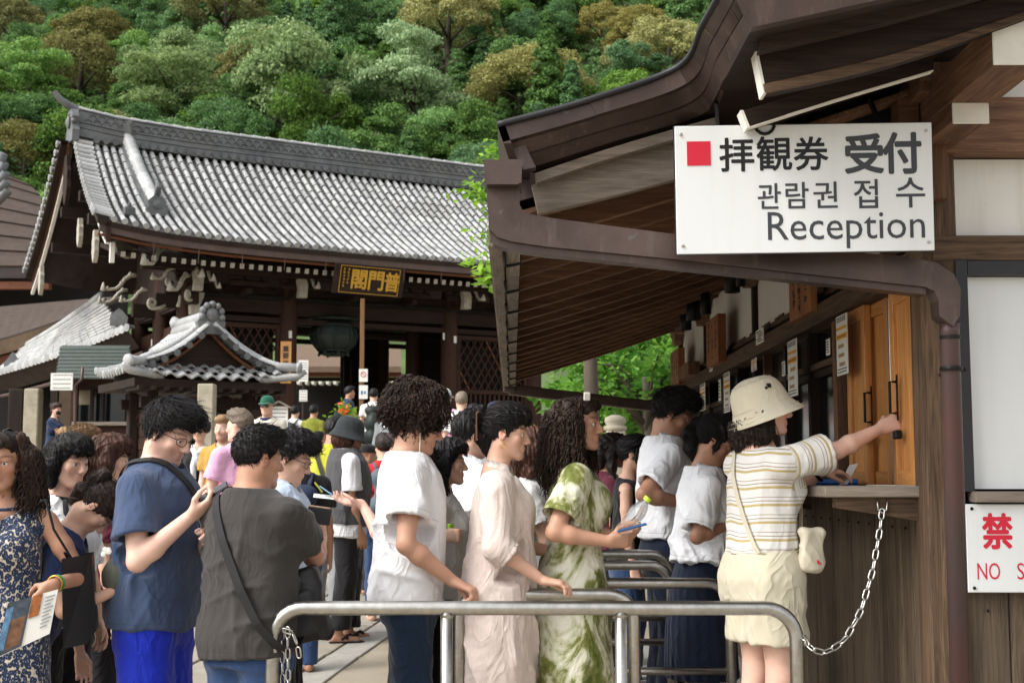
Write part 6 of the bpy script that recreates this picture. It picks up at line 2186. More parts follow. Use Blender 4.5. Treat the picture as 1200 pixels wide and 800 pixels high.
 # ------------------------------------------------------------ body
 def body(s, hands=None, legs_bare=0.0, beard=0.0, lips=(1.0, .72, .70), arms_from=0.0):
  hands = hands or {}
  f = Sdf((.0058 if any('dirn' in q for q in hands.values()) else .0068) * s.res)
  hp, HR = s.hp, s.HR
  # head
  f.ell(hp((0, -.014, .036)), (.073, .092, .080), HR, .02)
  f.ell(hp((0, .022, -.03)), (.058, .066, .080), HR, .03)
  for sd_ in (-1, 1):
   f.cone(hp((sd_ * .050, -.004, -.05)), hp((sd_ * .022, .062, -.098)), .020, .016, .03)
   f.ell(hp((sd_ * .040, .058, -.024)), (.024, .02, .022), HR, .02)
   f.cone(hp((sd_ * .012, .083, .018)), hp((sd_ * .048, .066, .016)), .010, .008, .014)
   f.ell(hp((sd_ * .031, .095, -.004)), (.016, .012, .009), HR, .012, 's')
   f.ell(hp((sd_ * .031, .0735, .0045)), (.0155, .0135, .0085), HR, .003); f.ell(hp((sd_ * .031, .072, -.0125)), (.0145, .013, .006), HR, .004)
   e = rot3('Z', sd_ * -22)
   f.ell(hp((sd_ * .075, -.008, -.008)), (.009, .019, .031), HR @ e, .008)
   f.ell(hp((sd_ * .083, -.002, -.006)), (.006, .010, .017), HR @ e, .005, 's')
   f.ell(hp((sd_ * .0105, .096, -.038)), (.009, .010, .008), HR, .006)
  f.cone(hp((0, .083, .012)), hp((0, .106, -.032)), .0075, .0115, .010)
  f.ell(hp((0, .071, -.1)), (.022, .018, .017), HR, .022)
  f.ell(hp((0, .082, -.060)), (.024, .012, .0075), HR, .007)
  f.ell(hp((0, .081, -.072)), (.020, .012, .0085), HR, .007)
  f.cone(hp((-.019, .093, -.0655)), hp((.019, .093, -.0655)), .0022, .0022, .004, 's')
  # neck and shoulders
  nb = s.up((0, -.022, 1.42))
  bk = s.bulk
  nr = (.060 if s.sex == 'm' else .049) * (1 + (bk - 1) * .5)
  f.cone(nb, hp((0, -.022, -.07)), nr * 1.05, nr * .96, .03)
  for sd_, (S_, E_, W_) in s.arm.items():
   f.cone(nb + s.U[:3, :3] @ np.array([0, 0, -.02]), S_ * .8 + nb * .2 + s.U[:3, :3] @ np.array([0, -.01, .0]), .046, .040, .04)
  f.loft([(z, a * bk * .86, b * bk * .86, c) for z, a, b, c in PROF[s.sex] if z > 1.27], s.U, .03)
  f.cone(s.up((0, -.01, 1.34)), (0, -.01, .9), .06, .05, .02)
  if s.sex == 'f':
   pass
  # arms and hands
  ab = (.9 if s.sex == 'm' else .8) * (1 + (bk - 1) * .8)
  for sd_, (S_, E_, W_) in s.arm.items():
   m1 = S_ * .55 + E_ * .45
   f.cone(S_, m1, .056 * ab, .050 * ab, .03); f.cone(m1, E_, .050 * ab, .040 * ab, .02)
   q = E_ * .72 + W_ * .28
   f.cone(E_, q, .039 * ab, .043 * ab, .02); f.cone(q, W_, .043 * ab, .027 * ab, .02)
   s.hand(f, sd_, W_, unit(W_ - E_), **hands.get(sd_, {}))
  # legs
  for sd_ in (-1, 1):
   hip, kn, an = s.leg(sd_)
   if legs_bare > 0:
    lb = 1 + (bk - 1) * .6
    f.cone(hip, kn, .085 * lb, .054 * lb, .02)
    cf = kn * .68 + an * .32 + np.array([0, -.018, 0])
    f.cone(kn, cf, .052 * lb, .055 * lb, .03); f.cone(cf, an, .054 * lb, .034, .03)
    f.ell(kn + np.array([0, .03, 0]), (.038, .03, .04), None, .03)
   else:
    f.cone(hip, kn, .035, .03, .02); f.cone(kn, an, .03, .03, .02)
   f.cone(an + np.array([0, -.035, -.045]), an + np.array([sd_ * .012, .14, -.062]), .036, .026, .02)
  V, Q = f.run()
  V = relax(V, Q, 1, .35)
  # tints: lips, cheeks, beard shade, knuckles
  L = (V - s.hc) @ s.HR
  T = np.ones((len(V), 3))
  def blob(c, r, col, w=1.0):
   k = np.exp(-(((L - np.array(c)) / np.array(r)) ** 2).sum(1)) * w
   T[:] = T * (1 - k[:, None]) + np.array(col) * k[:, None]
  blob((0, .092, -.066), (.022, .03, .011), lips, .9)
  for sd_ in (-1, 1):
   blob((sd_ * .04, .07, -.03), (.024, .03, .02), (1.02, .86, .84), .6)
   blob((sd_ * .08, -.006, -.008), (.02, .025, .03), (1.02, .85, .82), .6)
   # eyebrows follow the brow ridge
   for t_ in np.linspace(0, 1, 5):
    blob((sd_ * (.014 + .034 * t_), .087 - .016 * t_, .021 + .005 * math.sin(t_ * 2.6)), (.009, .02, .0042), (.22, .18, .16), .75)
   blob((sd_ * .031, .086, .0005), (.017, .012, .0038), (.25, .2, .18), .9)
  if beard:
   k = sstep(-.03, -.06, L[:, 2]) * sstep(-.02, .03, L[:, 1]) * (np.linalg.norm(L, axis=1) < .15) * beard
   T = T * (1 - k[:, None]) + np.array((.5, .45, .45)) * k[:, None]
  o = s.obj('body', V, Q, SKIN[s.skin], True, {'tint': np.clip(T, 0, 1.1)})
  s.bodyo = o
  # eyes
  for sd_ in (-1, 1):
   m = MB()
   m.mi = 0
   m.ball(hp((sd_ * .031, .0712, -.0045)), .0136, 12, 8)
   m.mi = 1
   m.ball(hp((sd_ * .0315, .0792, -.0045)), .0070, 10, 6)
   link('eye', m.mesh('eye', [MEYE, MIRIS], True), s.root)
  return s
 def hand(s, f, side, W_, fd, palm=None, curl=(.35, .4, .45, .5), thumb=.5, dirn=None, spread=.06, sc=None):
  fd = unit(fd if dirn is None else dirn)
  n = np.array(palm if palm is not None else (-side, 0, -.1), float)
  n = unit(n - fd * (n @ fd))
  t = np.cross(fd, n) * (1 if side > 0 else -1)      # towards the thumb
  # right hand, fingers forward, palm down: thumb points to the left
  t = np.cross(n, fd) * side if False else t
  k = sc or (1 if s.sex == 'm' else .92)
  kn = []
  for i, u in enumerate((.031, .011, -.010, -.029)):
   b = W_ + fd * (.088 - .004 * abs(i - 1.2)) * k + t * u * k
   kn.append(b)
   f.cone(W_ + fd * .014 + t * u * .55 * k, b, .0165 * k, .0125 * k, .014, flat=(n, .85))
  ln = (.074, .083, .077, .06)
  for i, b in enumerate(kn):
   ang = 0
   p = b
   d = unit(fd + t * spread * (1.2 - i))
   seg = [ln[i] * .46, ln[i] * .30, ln[i] * .24]
   r = [.0102, .0092, .0086, .0072]
   for j in range(3):
    ang += curl[i] * (1.0, 1.15, .8)[j]
    dd = d * math.cos(ang) + n * math.sin(ang)
    q = p + dd * seg[j] * k
    f.cone(p, q, r[j] * k, r[j + 1] * k, .004)
    p = q
  # thumb from the side of the palm near its base
  b0 = W_ + fd * .022 * k + t * .020 * k + n * .006
  d1 = unit(fd * .62 + t * .62 + n * (.25 + .5 * thumb))
  b1 = b0 + d1 * .042 * k
  d2 = unit(fd * .85 + t * (.25 - .5 * thumb) + n * (.15 + .55 * thumb))
  b2 = b1 + d2 * .032 * k
  d3 = unit(fd * .9 + t * (.05 - .6 * thumb) + n * (.1 + .5 * thumb))
  f.cone(b0, b1, .0165 * k, .0115 * k, .012); f.cone(b1, b2, .0112 * k, .0098 * k, .004); f.cone(b2, b2 + d3 * .026 * k, .0098 * k, .0075 * k, .004)
  s.hands = getattr(s, 'hands', {})
  s.hands[side] = dict(w=W_, f=fd, n=n, t=t, grip=W_ + fd * .085 * k + n * .03)
 # ------------------------------------------------------------ clothes
 def top(s, mat, name='t_shirt', hem=.80, sleeve=.62, loose=.018, sl_r=.064, sl_flare=.016, neck=.070, vneck=0, collar=None, drape=1.0, amp=.008, seed=1, prof=None, stripe=False,
   sleeves=True, clipfn=None, hem_w=None, long_sleeve=False, bl=0, pleat=None, n=2.25, cuff=0):
  h = .0084 * max(s.res, 1) if s.res < 1.5 else .0095 * s.res / 1.5
  f = Sdf(h)
  bk = s.bulk
  pr = prof
  if pr is None:
   base = PROF[s.sex]
   pr = []
   for z, a, b, c in base:
    if z < hem - .12: continue
    lo = loose * (1.0 if z > 1.25 else 1.25)
    aa, bb_ = a * bk + lo, b * bk + lo
    if z < 1.25 and drape:
     aa = max(aa, (.172 if s.sex == 'm' else .150) * bk + lo * .8) * drape
     bb_ = max(bb_, (.115 if s.sex == 'm' else .108) * bk + lo) + s.belly * math.exp(-((z - 1.08) / .13) ** 2)
    pr.append((z, aa, bb_, c + s.belly * .5 * math.exp(-((z - 1.08) / .13) ** 2)))
   z, a, b, c = pr[0]
   if z > hem - .06: pr.insert(0, (hem - .08, a, b, c))
  nb = s.up((0, -.02, 1.43 if s.sex == 'm' else 1.41))
  cuts = []
  for sd_, (S_, E_, W_) in s.arm.items():
   inn = S_ * .25 + nb * .75
   f.cone(inn, S_ + s.U[:3, :3] @ np.array([0, 0, -.010]), .046, (.054 if s.sex == 'm' else .046) * bk, .05)
   if not sleeves: continue
   if long_sleeve or sleeve > 1:
    f.cone(S_, E_, sl_r * bk * .96, sl_r * .82 * bk, .04)
    fr = (sleeve - 1) if sleeve > 1 else .97
    e2 = E_ + (W_ - E_) * (fr + .05)
    f.cone(E_, e2, sl_r * .82 * bk, (sl_r * .78 + sl_flare * .4) * bk, .03)
    cuts.append((E_ + (W_ - E_) * fr, unit(W_ - E_), .13))
    f.cone(E_ + (W_ - E_) * (fr - .12), E_ + (W_ - E_) * (fr + .2), sl_r * .7 * bk, (sl_r * .7) * bk, .004, 's')
   else:
    e = S_ + (E_ - S_) * (sleeve + .06)
    f.cone(S_, e, sl_r * bk * .92, (sl_r + sl_flare) * bk, .04)
    cuts.append((S_ + (E_ - S_) * sleeve, unit(E_ - S_), .15))
    f.cone(S_ + (E_ - S_) * (sleeve - .13), S_ + (E_ - S_) * (sleeve + .3), (sl_r * .86) * bk, (sl_r + sl_flare - .008) * bk, .004, 's')
  f.loft([q for q in pr if q[0] < 1.5], s.U if hem > .6 else None, .03, n, mod=pleat)
  if s.sex == 'f':
   for sd_ in (-1, 1): f.ell(s.up((sd_ * .07, .095, 1.245)), np.array((.068, .056, .07)) * s.bust, None, .06)
  for c, d, rad in cuts:
   f.clip(lambda X, Y, Z, c=c, d=d, rad=rad: np.where((X - c[0]) ** 2 + (Y - c[1]) ** 2 + (Z - c[2]) ** 2 < rad * rad, (X - c[0]) * d[0] + (Y - c[1]) * d[1] + (Z - c[2]) * d[2], -1))
  # neckline
  nc = s.up((0, -.018, 1.475 if s.sex == 'm' else 1.45))
  f.cone(nc + s.U[:3, :3] @ np.array([0, .035, -.03]), nc + s.U[:3, :3] @ np.array([0, -.01, .12]), neck, neck * 1.2, .01, 's')
  if vneck:
   f.cone(s.up((0, .10, 1.43)), s.up((0, .15, 1.43 - vneck)), .055, .012, .01, 's')
  if hem > .6:
   Ui = np.linalg.inv(s.U)
   def hemf(X, Y, Z):
    q = Ui[2, 0] * X + Ui[2, 1] * Y + Ui[2, 2] * Z + Ui[2, 3]
    r_ = (hem + .012 * np.sin(9 * X + seed) + .008 * np.sin(13 * Y + seed)) - q
    core = (X * X + Y * Y < .33 ** 2)
    return np.where(core, r_, -1)
   f.clip(hemf)
  else:
   f.clip(lambda X, Y, Z: np.where(X * X + Y * Y < .45 ** 2, hem + .01 * np.sin(9 * X + seed) - Z, -1))
  if clipfn: f.clip(clipfn)
  V, Q = f.run()
  V = relax(V, Q, 2, .5)
  N = vnormals(V, Q)
  zl = ((V - s.U[:3, 3]) @ s.U[:3, :3])[:, 2]
  mask = np.interp(zl, [hem, hem + .1, 1.15, 1.3, 1.45], [1.2, 1.15, 1.0, .55, .3])
  for sd_, (S_, E_, W_) in s.arm.items():
   mask = mask + .6 * np.exp(-((V - (S_ * .6 + E_ * .4)) ** 2).sum(1) / .008)
  V = folds(V, N, amp, seed, mask)
  V = relax(V, Q, 1, .3)
  fl = None
  if stripe:
   st = zl.copy()
   for sd_, (S_, E_, W_) in s.arm.items():
    ax = unit(E_ - S_)
    al = (V - S_) @ ax
    dist = np.linalg.norm((V - S_) - al[:, None] * ax, axis=1)
    sel = (al > .035) & (al < .3) & (dist < .125) & ((V @ np.array([sd_, 0, 0])) > .1 if True else True)
    st = np.where(sel, 1.30 - al, st)
   fl = {'st': st + .004 * np.sin(V[:, 0] * 30)}
  hemd = np.minimum(zl - hem, 1.0)
  for c, d, rad in cuts:
   al = (V - c) @ d
   sel = np.linalg.norm(V - c, axis=1) < .16
   hemd = np.where(sel, np.minimum(hemd, -al), hemd)
  fl = dict(fl or {}); fl['hemd'] = hemd
  o = s.obj(name, V, Q, mat, True, fl)
  s.topo = o
  if collar:
   c = s.up((0, -.012, 1.445 if s.sex == 'm' else 1.42))
   m = MB()
   A, B = [], []
   for k in range(25):
    a = R(-55 + 290 * k / 24) + R(90 - 90)
    a = R(125 + 290 * k / 24)                    # open at the front
    ca, sa = math.cos(a - R(0)), math.sin(a)
    e = abs(k - 12) / 12
    A.append(c + s.U[:3, :3] @ np.array([.066 * ca, .066 * sa + .012, .052 - .038 * e ** 2]))
    B.append(c + s.U[:3, :3] @ np.array([.085 * ca, .083 * sa + .012, .008 - .030 * e ** 3 - (.03 if e > .9 else 0)]))
   m.strip(A, B, .006, s.U[:3, :3] @ np.array([0, 0, 1]))
   link('collar', m.mesh('collar', mat, True), s.root)
  return s
 def trousers(s, mat, name='trousers', hem=.06, r=(.098, .075, .07), waist=1.0, amp=.006, seed=3, loose=.012, flare=0, cutz=None):
  f = Sdf(.0125 * max(s.res, 1) if s.res < 1.5 else .011 * s.res / 1.5)
  bk = s.bulk
  f.loft([(z, a * bk + loose, b * bk + loose, c) for z, a, b, c in PROF[s.sex] if z <= waist + .02] + [(waist + .02, .146 * bk, .098 * bk, 0)], None, .04)
  for sd_ in (-1, 1):
   hip, kn, an = s.leg(sd_)
   f.cone(hip + np.array([sd_ * .0, 0, -.02]), kn, r[0] * bk, r[1] * bk, .045)
   f.cone(kn, an + np.array([0, 0, -.05]), r[1] * bk, (r[2] + flare) * bk, .03)
  f.clip(lambda X, Y, Z: hem - Z + 0 * X + 0 * Y)
  V, Q = f.run()
  V = relax(V, Q, 2, .5)
  N = vnormals(V, Q)
  V = folds(V, N, amp, seed, np.interp(V[:, 2], [0, .12, .4, .8, 1], [1.6, 1.2, .9, .8, .3]))
  s.obj(name, V, Q, mat)
  return s
 def skirt(s, mat, name='skirt', waist=1.03, hem=.40, r0=(.135, .1), r1=(.22, .2), pleats=26, amp=.05, seed=2):
  f = Sdf(.0095 * s.res)
  def mod(a, z):
   k = np.clip((waist - z) / (waist - hem), 0, 1)
   p = (a / (2 * math.pi) * pleats) % 1.0
   return 1 + amp * (p - .5) * (.25 + .9 * k)
  bk = s.bulk
  f.loft([(hem, r1[0] * bk, r1[1] * bk, -.01), (hem + .25, r1[0] * bk * .96, r1[1] * bk * .94, -.012), (.86, .192 * bk, .150 * bk, -.015), (waist, r0[0] * bk + .012, r0[1] * bk + .012, 0)], None, .01, 2.05, mod=mod)
  V, Q = f.run()
  V = relax(V, Q, 1, .4)
  s.obj(name, V, Q, mat)
  return s
 def shoes(s, mat, name='shoe', sandal=False):
  for sd_ in (-1, 1):
   hip, kn, an = s.leg(sd_)
   m = Sdf(.007 * s.res)
   a0, a1 = an + np.array([0, -.045, -.055]), an + np.array([sd_ * .014, .15, -.06])
   if sandal:
    m.cone(a0 + np.array([0, 0, -.02]), a1 + np.array([0, .01, -.016]), .034, .04, .01, flat=((0, 0, 1), .3))
    m.cone(an + np.array([-.045, .06, -.045]), an + np.array([.045, .06, -.045]), .012, .012, .01); m.cone(an + np.array([-.04, .06, -.04]), an + np.array([.01, .11, -.035]), .012, .012, .01)
    m.cone(an + np.array([-.04, .02, -.05]), an + np.array([.0, .09, -.022]), .011, .011, .01); m.cone(an + np.array([.04, .02, -.05]), an + np.array([.0, .09, -.022]), .011, .011, .01)
   else:
    m.cone(a0, a1, .046, .04, .02, flat=((0, 0, 1), .8)); m.cone(an, an + np.array([0, .06, -.04]), .045, .045, .03)
    m.clip(lambda X, Y, Z: .004 - Z + 0 * X + 0 * Y)
   V, Q = m.run()
   s.obj(name, V, Q, mat)
  return s
 # ------------------------------------------------------------ hair
 def hair(s, style='short', mat='black', strands=500, seed=1, vol=1.0, length=.05, name='hair', curls=0, amp=.006, under=None):
  f = Sdf(.0055 * max(1, s.res * .9))
  hp, HR = s.hp, s.HR
  v = .009 * vol
  f.ell(hp((0, -.014, .038)), (.074 + v, .093 + v, .081 + v * 1.2), HR, .02)
  extra_roots = None
  if style in ('short', 'crop'):
   f.ell(hp((0, .018, .092)), (.066 + v * .6, .080 + v, .036 + v * 1.4), HR, .025)
   if style == 'short': f.ell(hp((0, .075, .088)), (.055, .035, .024 + v * .5), HR, .02)
   lim = dict(y=[-.12, -.08, -.02, .0, .03, .06], z=[-.062, -.062, -.02, -.018, .02, .055])
  elif style == 'mop':
   for i in range(26):
    a, z = i * 2.399, 1 - (i + .5) / 26 * 1.35
    rr = math.sqrt(max(1 - z * z, 0))
    p = np.array([.082 * rr * math.cos(a) * vol, -.022 + .09 * rr * math.sin(a) * vol, .055 + .085 * z * vol])
    if p[1] > .06 and p[2] < .05: continue
    f.ell(hp(p), np.array((.05, .05, .046)) * (.8 + .3 * ((i * 7) % 5) / 5), HR, .03)
   lim = dict(y=[-.14, -.09, -.03, .02, .05, .08], z=[-.105, -.1, -.075, -.03, .02, .04])
  else:
   f.ell(hp((0, .03, .08)), (.066 + v, .072 + v, .045 + v), HR, .025)
   lim = dict(y=[-.14, -.08, -.02, .015, .045, .075], z=[-.1, -.1, -.06, -.03, .015, .05])
  lf = lim
  def cut(X, Y, Z):
   lx = [X - s.hc[0], Y - s.hc[1], Z - s.hc[2]]
   ly = lx[0] * HR[0, 1] + lx[1] * HR[1, 1] + lx[2] * HR[2, 1]
   lz = lx[0] * HR[0, 2] + lx[1] * HR[1, 2] + lx[2] * HR[2, 2]
   return np.interp(ly, lf['y'], lf['z']) - lz
  f.clip(cut)
  if under is not None:                    # hair under a hat stops at the hat band
   Ha = HR @ rot3('X', -under)[:, 2]
   hatf = lambda X, Y, Z: (X - s.hc[0]) * Ha[0] + (Y - s.hc[1]) * Ha[1] + (Z - s.hc[2]) * Ha[2] + .0
   f.clip(hatf)
  # masses below the cap are added as separate fields
  g = None
  def mass(): return Sdf(.0055 * max(1, s.res * .9))
  if style == 'bob':
   g = mass()
   for sd_ in (-1, 1):
    g.chain([hp((sd_ * .068, .0, .05)), hp((sd_ * .082, -.012, -.02)), hp((sd_ * .074, -.01, -.095))], [.03, .034, .022], .03)
   g.chain([hp((0, -.08, .04)), hp((0, -.09, -.04)), hp((0, -.075, -.11))], [.06, .066, .045], .04, flat=(HR @ np.array([0, 1, 0]), .6))
   g.cone(hp((-.04, .088, .06)), hp((.04, .088, .06)), .016, .016, .03)
  elif style == 'long':
   g = mass()
   dn = np.array([0, 0, -1.0])
   bp = hp((0, -.085, -.03))
   g.chain([hp((0, -.075, .05)), bp, bp + dn * length * .5 + s.U[:3, :3] @ np.array([0, -.01, 0]), bp + dn * length], [.07, .078, .07, .05], .05, flat=(s.U[:3, :3] @ np.array([0, 1, 0]), .55))
   for sd_ in (-1, 1):
    q = hp((sd_ * .08, -.02, -.03))
    g.chain([hp((sd_ * .06, .02, .06)), q, q + dn * length * .5, q + dn * length * .9 + s.U[:3, :3] @ np.array([-sd_ * .01, -.02, 0])], [.03, .032, .03, .018], .04)
  elif style == 'pony':
   g = mass()
   b = hp((0, -.115, .035))
   dn = np.array([0, 0, -1.0]); bkv = s.U[:3, :3] @ np.array([0, -1, 0])
   g.chain([hp((0, -.08, .03)), b, b + bkv * .035 + dn * .05, b + bkv * .03 + dn * .13, b + bkv * .01 + dn * .2], [.03, .024, .032, .03, .01], .02)
   for sd_ in (-1, 1): g.chain([hp((sd_ * .07, .035, .03)), hp((sd_ * .078, .02, -.03)), hp((sd_ * .072, .025, -.07))], [.012, .009, .003], .02)
  elif style == 'bun':
   g = mass()
   g.ell(hp((0, -.115, .055)), (.05, .04, .045), HR, .02); g.ell(hp((.01, -.13, .085)), (.03, .03, .028), HR, .02)
   g.chain([hp((0, -.09, -.04)), hp((0, -.075, -.095))], [.045, .02], .02)
  elif style in ('curlylong',):
   g = mass()
   rg = np.random.default_rng(seed)
   dn = np.array([0, 0, -1.0])
   for i in range(16):
    a = R(84 + 192 * i / 15)                     # round the back, face left free
    rad = np.array([.082 * math.sin(a), .088 * math.cos(a), 0])
    p = hp((rad[0], rad[1] - .015, .02))
    L_ = length * (.75 + .35 * rg.random())
    out = s.HR @ unit((rad[0], rad[1], 0))
    g.chain([hp((rad[0] * .8, rad[1] * .8 - .01, .06)), p + out * .018 * vol, p + dn * L_ * .55 + out * .035 * vol, p + dn * L_ + out * .012], [.04, .045, .044, .022], .02)
   for i in range(12):
    a = i * 2.4
    g.ell(hp((.07 * math.cos(a), -.01 + .075 * math.sin(a) * (1 if math.sin(a) < 0 else .6), .085 + .02 * math.sin(i * 3))), (.034, .034, .026), HR, .02)
  V, Q = f.run()
  fields = [f]
  if g is not None:
   if under is not None: g.clip(hatf)
   V2, Q2 = g.run()
   fields.append(g)
   Q = np.concatenate([Q, Q2 + len(V)]); V = np.concatenate([V, V2])
  V = relax(V, Q, 1, .4)
  N = vnormals(V, Q)
  L = (V - s.hc) @ HR
  rg = np.random.default_rng(seed)
  V = folds(V, N, amp, seed, 1.0, (.03, .06) if style in ('mop', 'curlylong') else (.02, .04), .3 if style not in ('short', 'mop', 'curlylong') else 1.0)
  if strands and s.res < 1.5 and style in ('mop', 'curlylong'):
   Vs, Qs = [V - N * .011], [Q]
  else:
   Vs, Qs = [V], [Q]
  off = len(V)
  if strands and s.res < 1.5:
   idx = rg.choice(len(V), strands)
   root, nn = V[idx], N[idx]
   LL = (root - s.hc) @ HR
   crown_ = np.array([0, -.05, .11])
   m_ = 9
   if style in ('mop', 'curlylong') or curls:
    keep = (LL[:, 1] < (.085 if style == 'mop' else .035)) | (np.abs(LL[:, 0]) > .082)
    root, nn, LL = root[keep], nn[keep], LL[keep]
    n = len(root)
    Lc = (rg.uniform(.06, .10, n) if style == 'mop' else rg.uniform(.07, .14, n)) * (1 if style == 'mop' else 1.0)
    m_ = 14
    t_ = np.linspace(0, 1, m_)[None, :, None]
    g0 = np.array([0, 0, -1.0])
    d0 = nn + rg.normal(0, .45, (n, 3))
    d0 /= np.linalg.norm(d0, axis=1)[:, None]
    grav = (.55 if style == 'mop' else 1.25)
    path = root[:, None] - nn[:, None] * .01 + (d0[:, None] * (t_ - .35 * t_ ** 2) * (.55 if style == 'mop' else .3) + g0 * grav * t_ ** 1.5 * .7) * Lc[:, None, None]
    # coil
    A = np.cross(nn, rg.normal(0, 1, (n, 3))); A /= np.linalg.norm(A, axis=1)[:, None]
    B = np.cross(g0, A); B /= np.linalg.norm(B, axis=1)[:, None] + 1e-9
    turns = rg.uniform(1.8, 3.4, n)[:, None, None]
    ph = rg.uniform(0, 6.28, n)[:, None, None]
    cr = (rg.uniform(.004, .009, n) if style == 'mop' else rg.uniform(.005, .011, n))[:, None, None] * (.35 + .65 * t_)
    a_ = ph + turns * 6.283 * t_
    path = path + (A[:, None] * np.cos(a_) + B[:, None] * np.sin(a_)) * cr
    rad = np.tile(np.linspace(.0030, .0016, m_)[None], (n, 1)) * rg.uniform(.7, 1.3, n)[:, None]
    tv, tf = tubes_np(path, rad, 3)
   else:
    n = len(root)
    dirv = LL - crown_
    dirv /= np.linalg.norm(dirv, axis=1)[:, None] + 1e-9
    dirv = dirv @ HR.T
    if style in ('long', 'bob', 'pony', 'bun'):
     if style in ('long', 'bob'): dirv = dirv * .35 + np.array([0, 0, -1.0])
     else:
      tgt = hp((0, -.11, .05)); dirv = tgt - root; dirv /= np.linalg.norm(dirv, axis=1)[:, None] + 1e-9
    else:
     dirv = dirv + rg.normal(0, .35, (n, 3)) + (HR @ np.array([.0, .35, .1]))
    step = (rg.uniform(.035, .065, n) if style in ('short', 'crop') else rg.uniform(.07, .13, n)) / (m_ - 1)
    if style == 'crop': step *= .4
    p = root.copy()
    fld = f
    pts = []
    lift = rg.uniform(.0, .0075 if style == 'short' else .0035, n) * (1 + 1.5 * (rg.random(n) > .93))
    for k in range(m_):
     pts.append(p.copy())
     d_ = np.minimum(f.sample(p), g.sample(p)) if g is not None else f.sample(p)
     gr = f.grad(p)
     if g is not None:
      sel = g.sample(p) < f.sample(p)
      gr = np.where(sel[:, None], g.grad(p), gr)
     tv_ = dirv - gr * (dirv * gr).sum(1)[:, None]
     tv_ /= np.linalg.norm(tv_, axis=1)[:, None] + 1e-9
     p = p + tv_ * step[:, None] + gr * (np.clip(lift * (1 + .3 * k) - d_, -.01, .01) * .6)[:, None]
    path = np.stack(pts, 1)
    path[:, :, :] += (rg.normal(0, .0012, (n, 1, 3)))
    rad = np.tile(np.linspace(.0019, .0006, m_)[None], (n, 1)) * rg.uniform(.7, 1.3, n)[:, None]
    tv, tf = tubes_np(path, rad, 3)
   if under is not None:
    pth = path
    hi_ = (((pth - s.hc) @ Ha) > .0).any(1)
    tv, tf = tubes_np(pth[~hi_], rad[~hi_], 3)
   Vs.append(tv); Qs.append(tf + off)
  s.obj(name, np.concatenate(Vs), np.concatenate(Qs), HAIR[mat])
  return s
 def headmesh(s, name, m, mats, smooth=True, child=None):
  """mesh builder in head coordinates -> child of the person"""
  V = np.array(m.V) @ s.HR.T + s.hc
  me = make_mesh(name, V, m.F, mats, m.I if isinstance(mats, list) and len(mats) > 1 else None, smooth)
  return link(name, me, s.root)
 def bucket(s, mat, name='bucket_hat', tilt=0, seed=1, r=1.0, badge=True):
  m = MB()
  n = 36
  prof = [(.012, .134), (.045, .130), (.072, .118), (.09, .098), (.1, .072), (.105, .045), (.109, .02), (.113, .008), (.126, -.014), (.143, -.036), (.152, -.05), (.148, -.053), (.122, -.014), (.1, .01)]
  V, F = [], []
  for r_, z in prof:
   for k in range(n):
    a = 2 * math.pi * k / n
    w = 1 + (.05 * math.sin(2 * a + seed) + .03 * math.sin(3 * a + 2 * seed)) * max(0, (.03 - z) / .07)
    V.append((r_ * .95 * math.cos(a) * w * r, (r_ * 1.1 * math.sin(a) - .012) * w * r, z * r - .012 * math.sin(a) * (1 if z < .03 else .3)))
  L = len(prof)
  for i in range(L - 1):
   for k in range(n):
    k2 = (k + 1) % n
    F.append((i * n + k, i * n + k2, (i + 1) * n + k2, (i + 1) * n + k))
  F.append(tuple(range(n - 1, -1, -1)))
  m.add(V, F)
  T_ = rot3('X', -tilt)
  m.V = [tuple(T_ @ np.array(v)) for v in m.V]
  o = s.headmesh(name, m, mat)
  sm = o.modifiers.new('soft', 'SUBSURF'); sm.levels = sm.render_levels = 1
  m2 = MB()
  for z, rr in ((.114, .0765), (.008, .1135), (-.02, .131), (-.036, .1435)):     # stitched seams
   m2.tube([(rr * .955 * r * math.cos(a), (rr * 1.105 * math.sin(a) - .012) * r, z * r + .0015 - .012 * math.sin(a) * (1 if z < .03 else .3)) for a in [2 * math.pi * k / 36 for k in range(37)]], .0011, 4, False)
  m2.V = [tuple(T_ @ np.array(v)) for v in m2.V]
  s.headmesh('hat_seams', m2, mat)
  return s
 def cap(s, mat, back=False, name='cap'):
  m = MB()
  prof = [(.01, .135), (.05, .128), (.08, .1), (.092, .06), (.094, .03)]
  n = 24
  V, F = [], []
  for r_, z in prof:
   for k in range(n):
    a = 2 * math.pi * k / n
    V.append((r_ * math.cos(a) * .93, r_ * 1.12 * math.sin(a) - .012, z))
  for i in range(len(prof) - 1):
   for k in range(n):
    F.append((i * n + k, i * n + (k + 1) % n, (i + 1) * n + (k + 1) % n, (i + 1) * n + k))
  F.append(tuple(range(n - 1, -1, -1)))
  m.add(V, F)
  sg = -1 if back else 1
  A = [(.07 * math.cos(R(180 * k / 10)), sg * (.075 + .025 * math.sin(R(180 * k / 10))), .034) for k in range(11)]
  B = [(.075 * math.cos(R(180 * k / 10)), sg * (.08 + .095 * math.sin(R(180 * k / 10))), .03 - .02 * math.sin(R(180 * k / 10))) for k in range(11)]
  m.strip(A, B, .004, (0, 0, 1))
  m.ball((0, -.012, .136), .006, 8, 5)
  s.headmesh(name, m, mat)
  return s
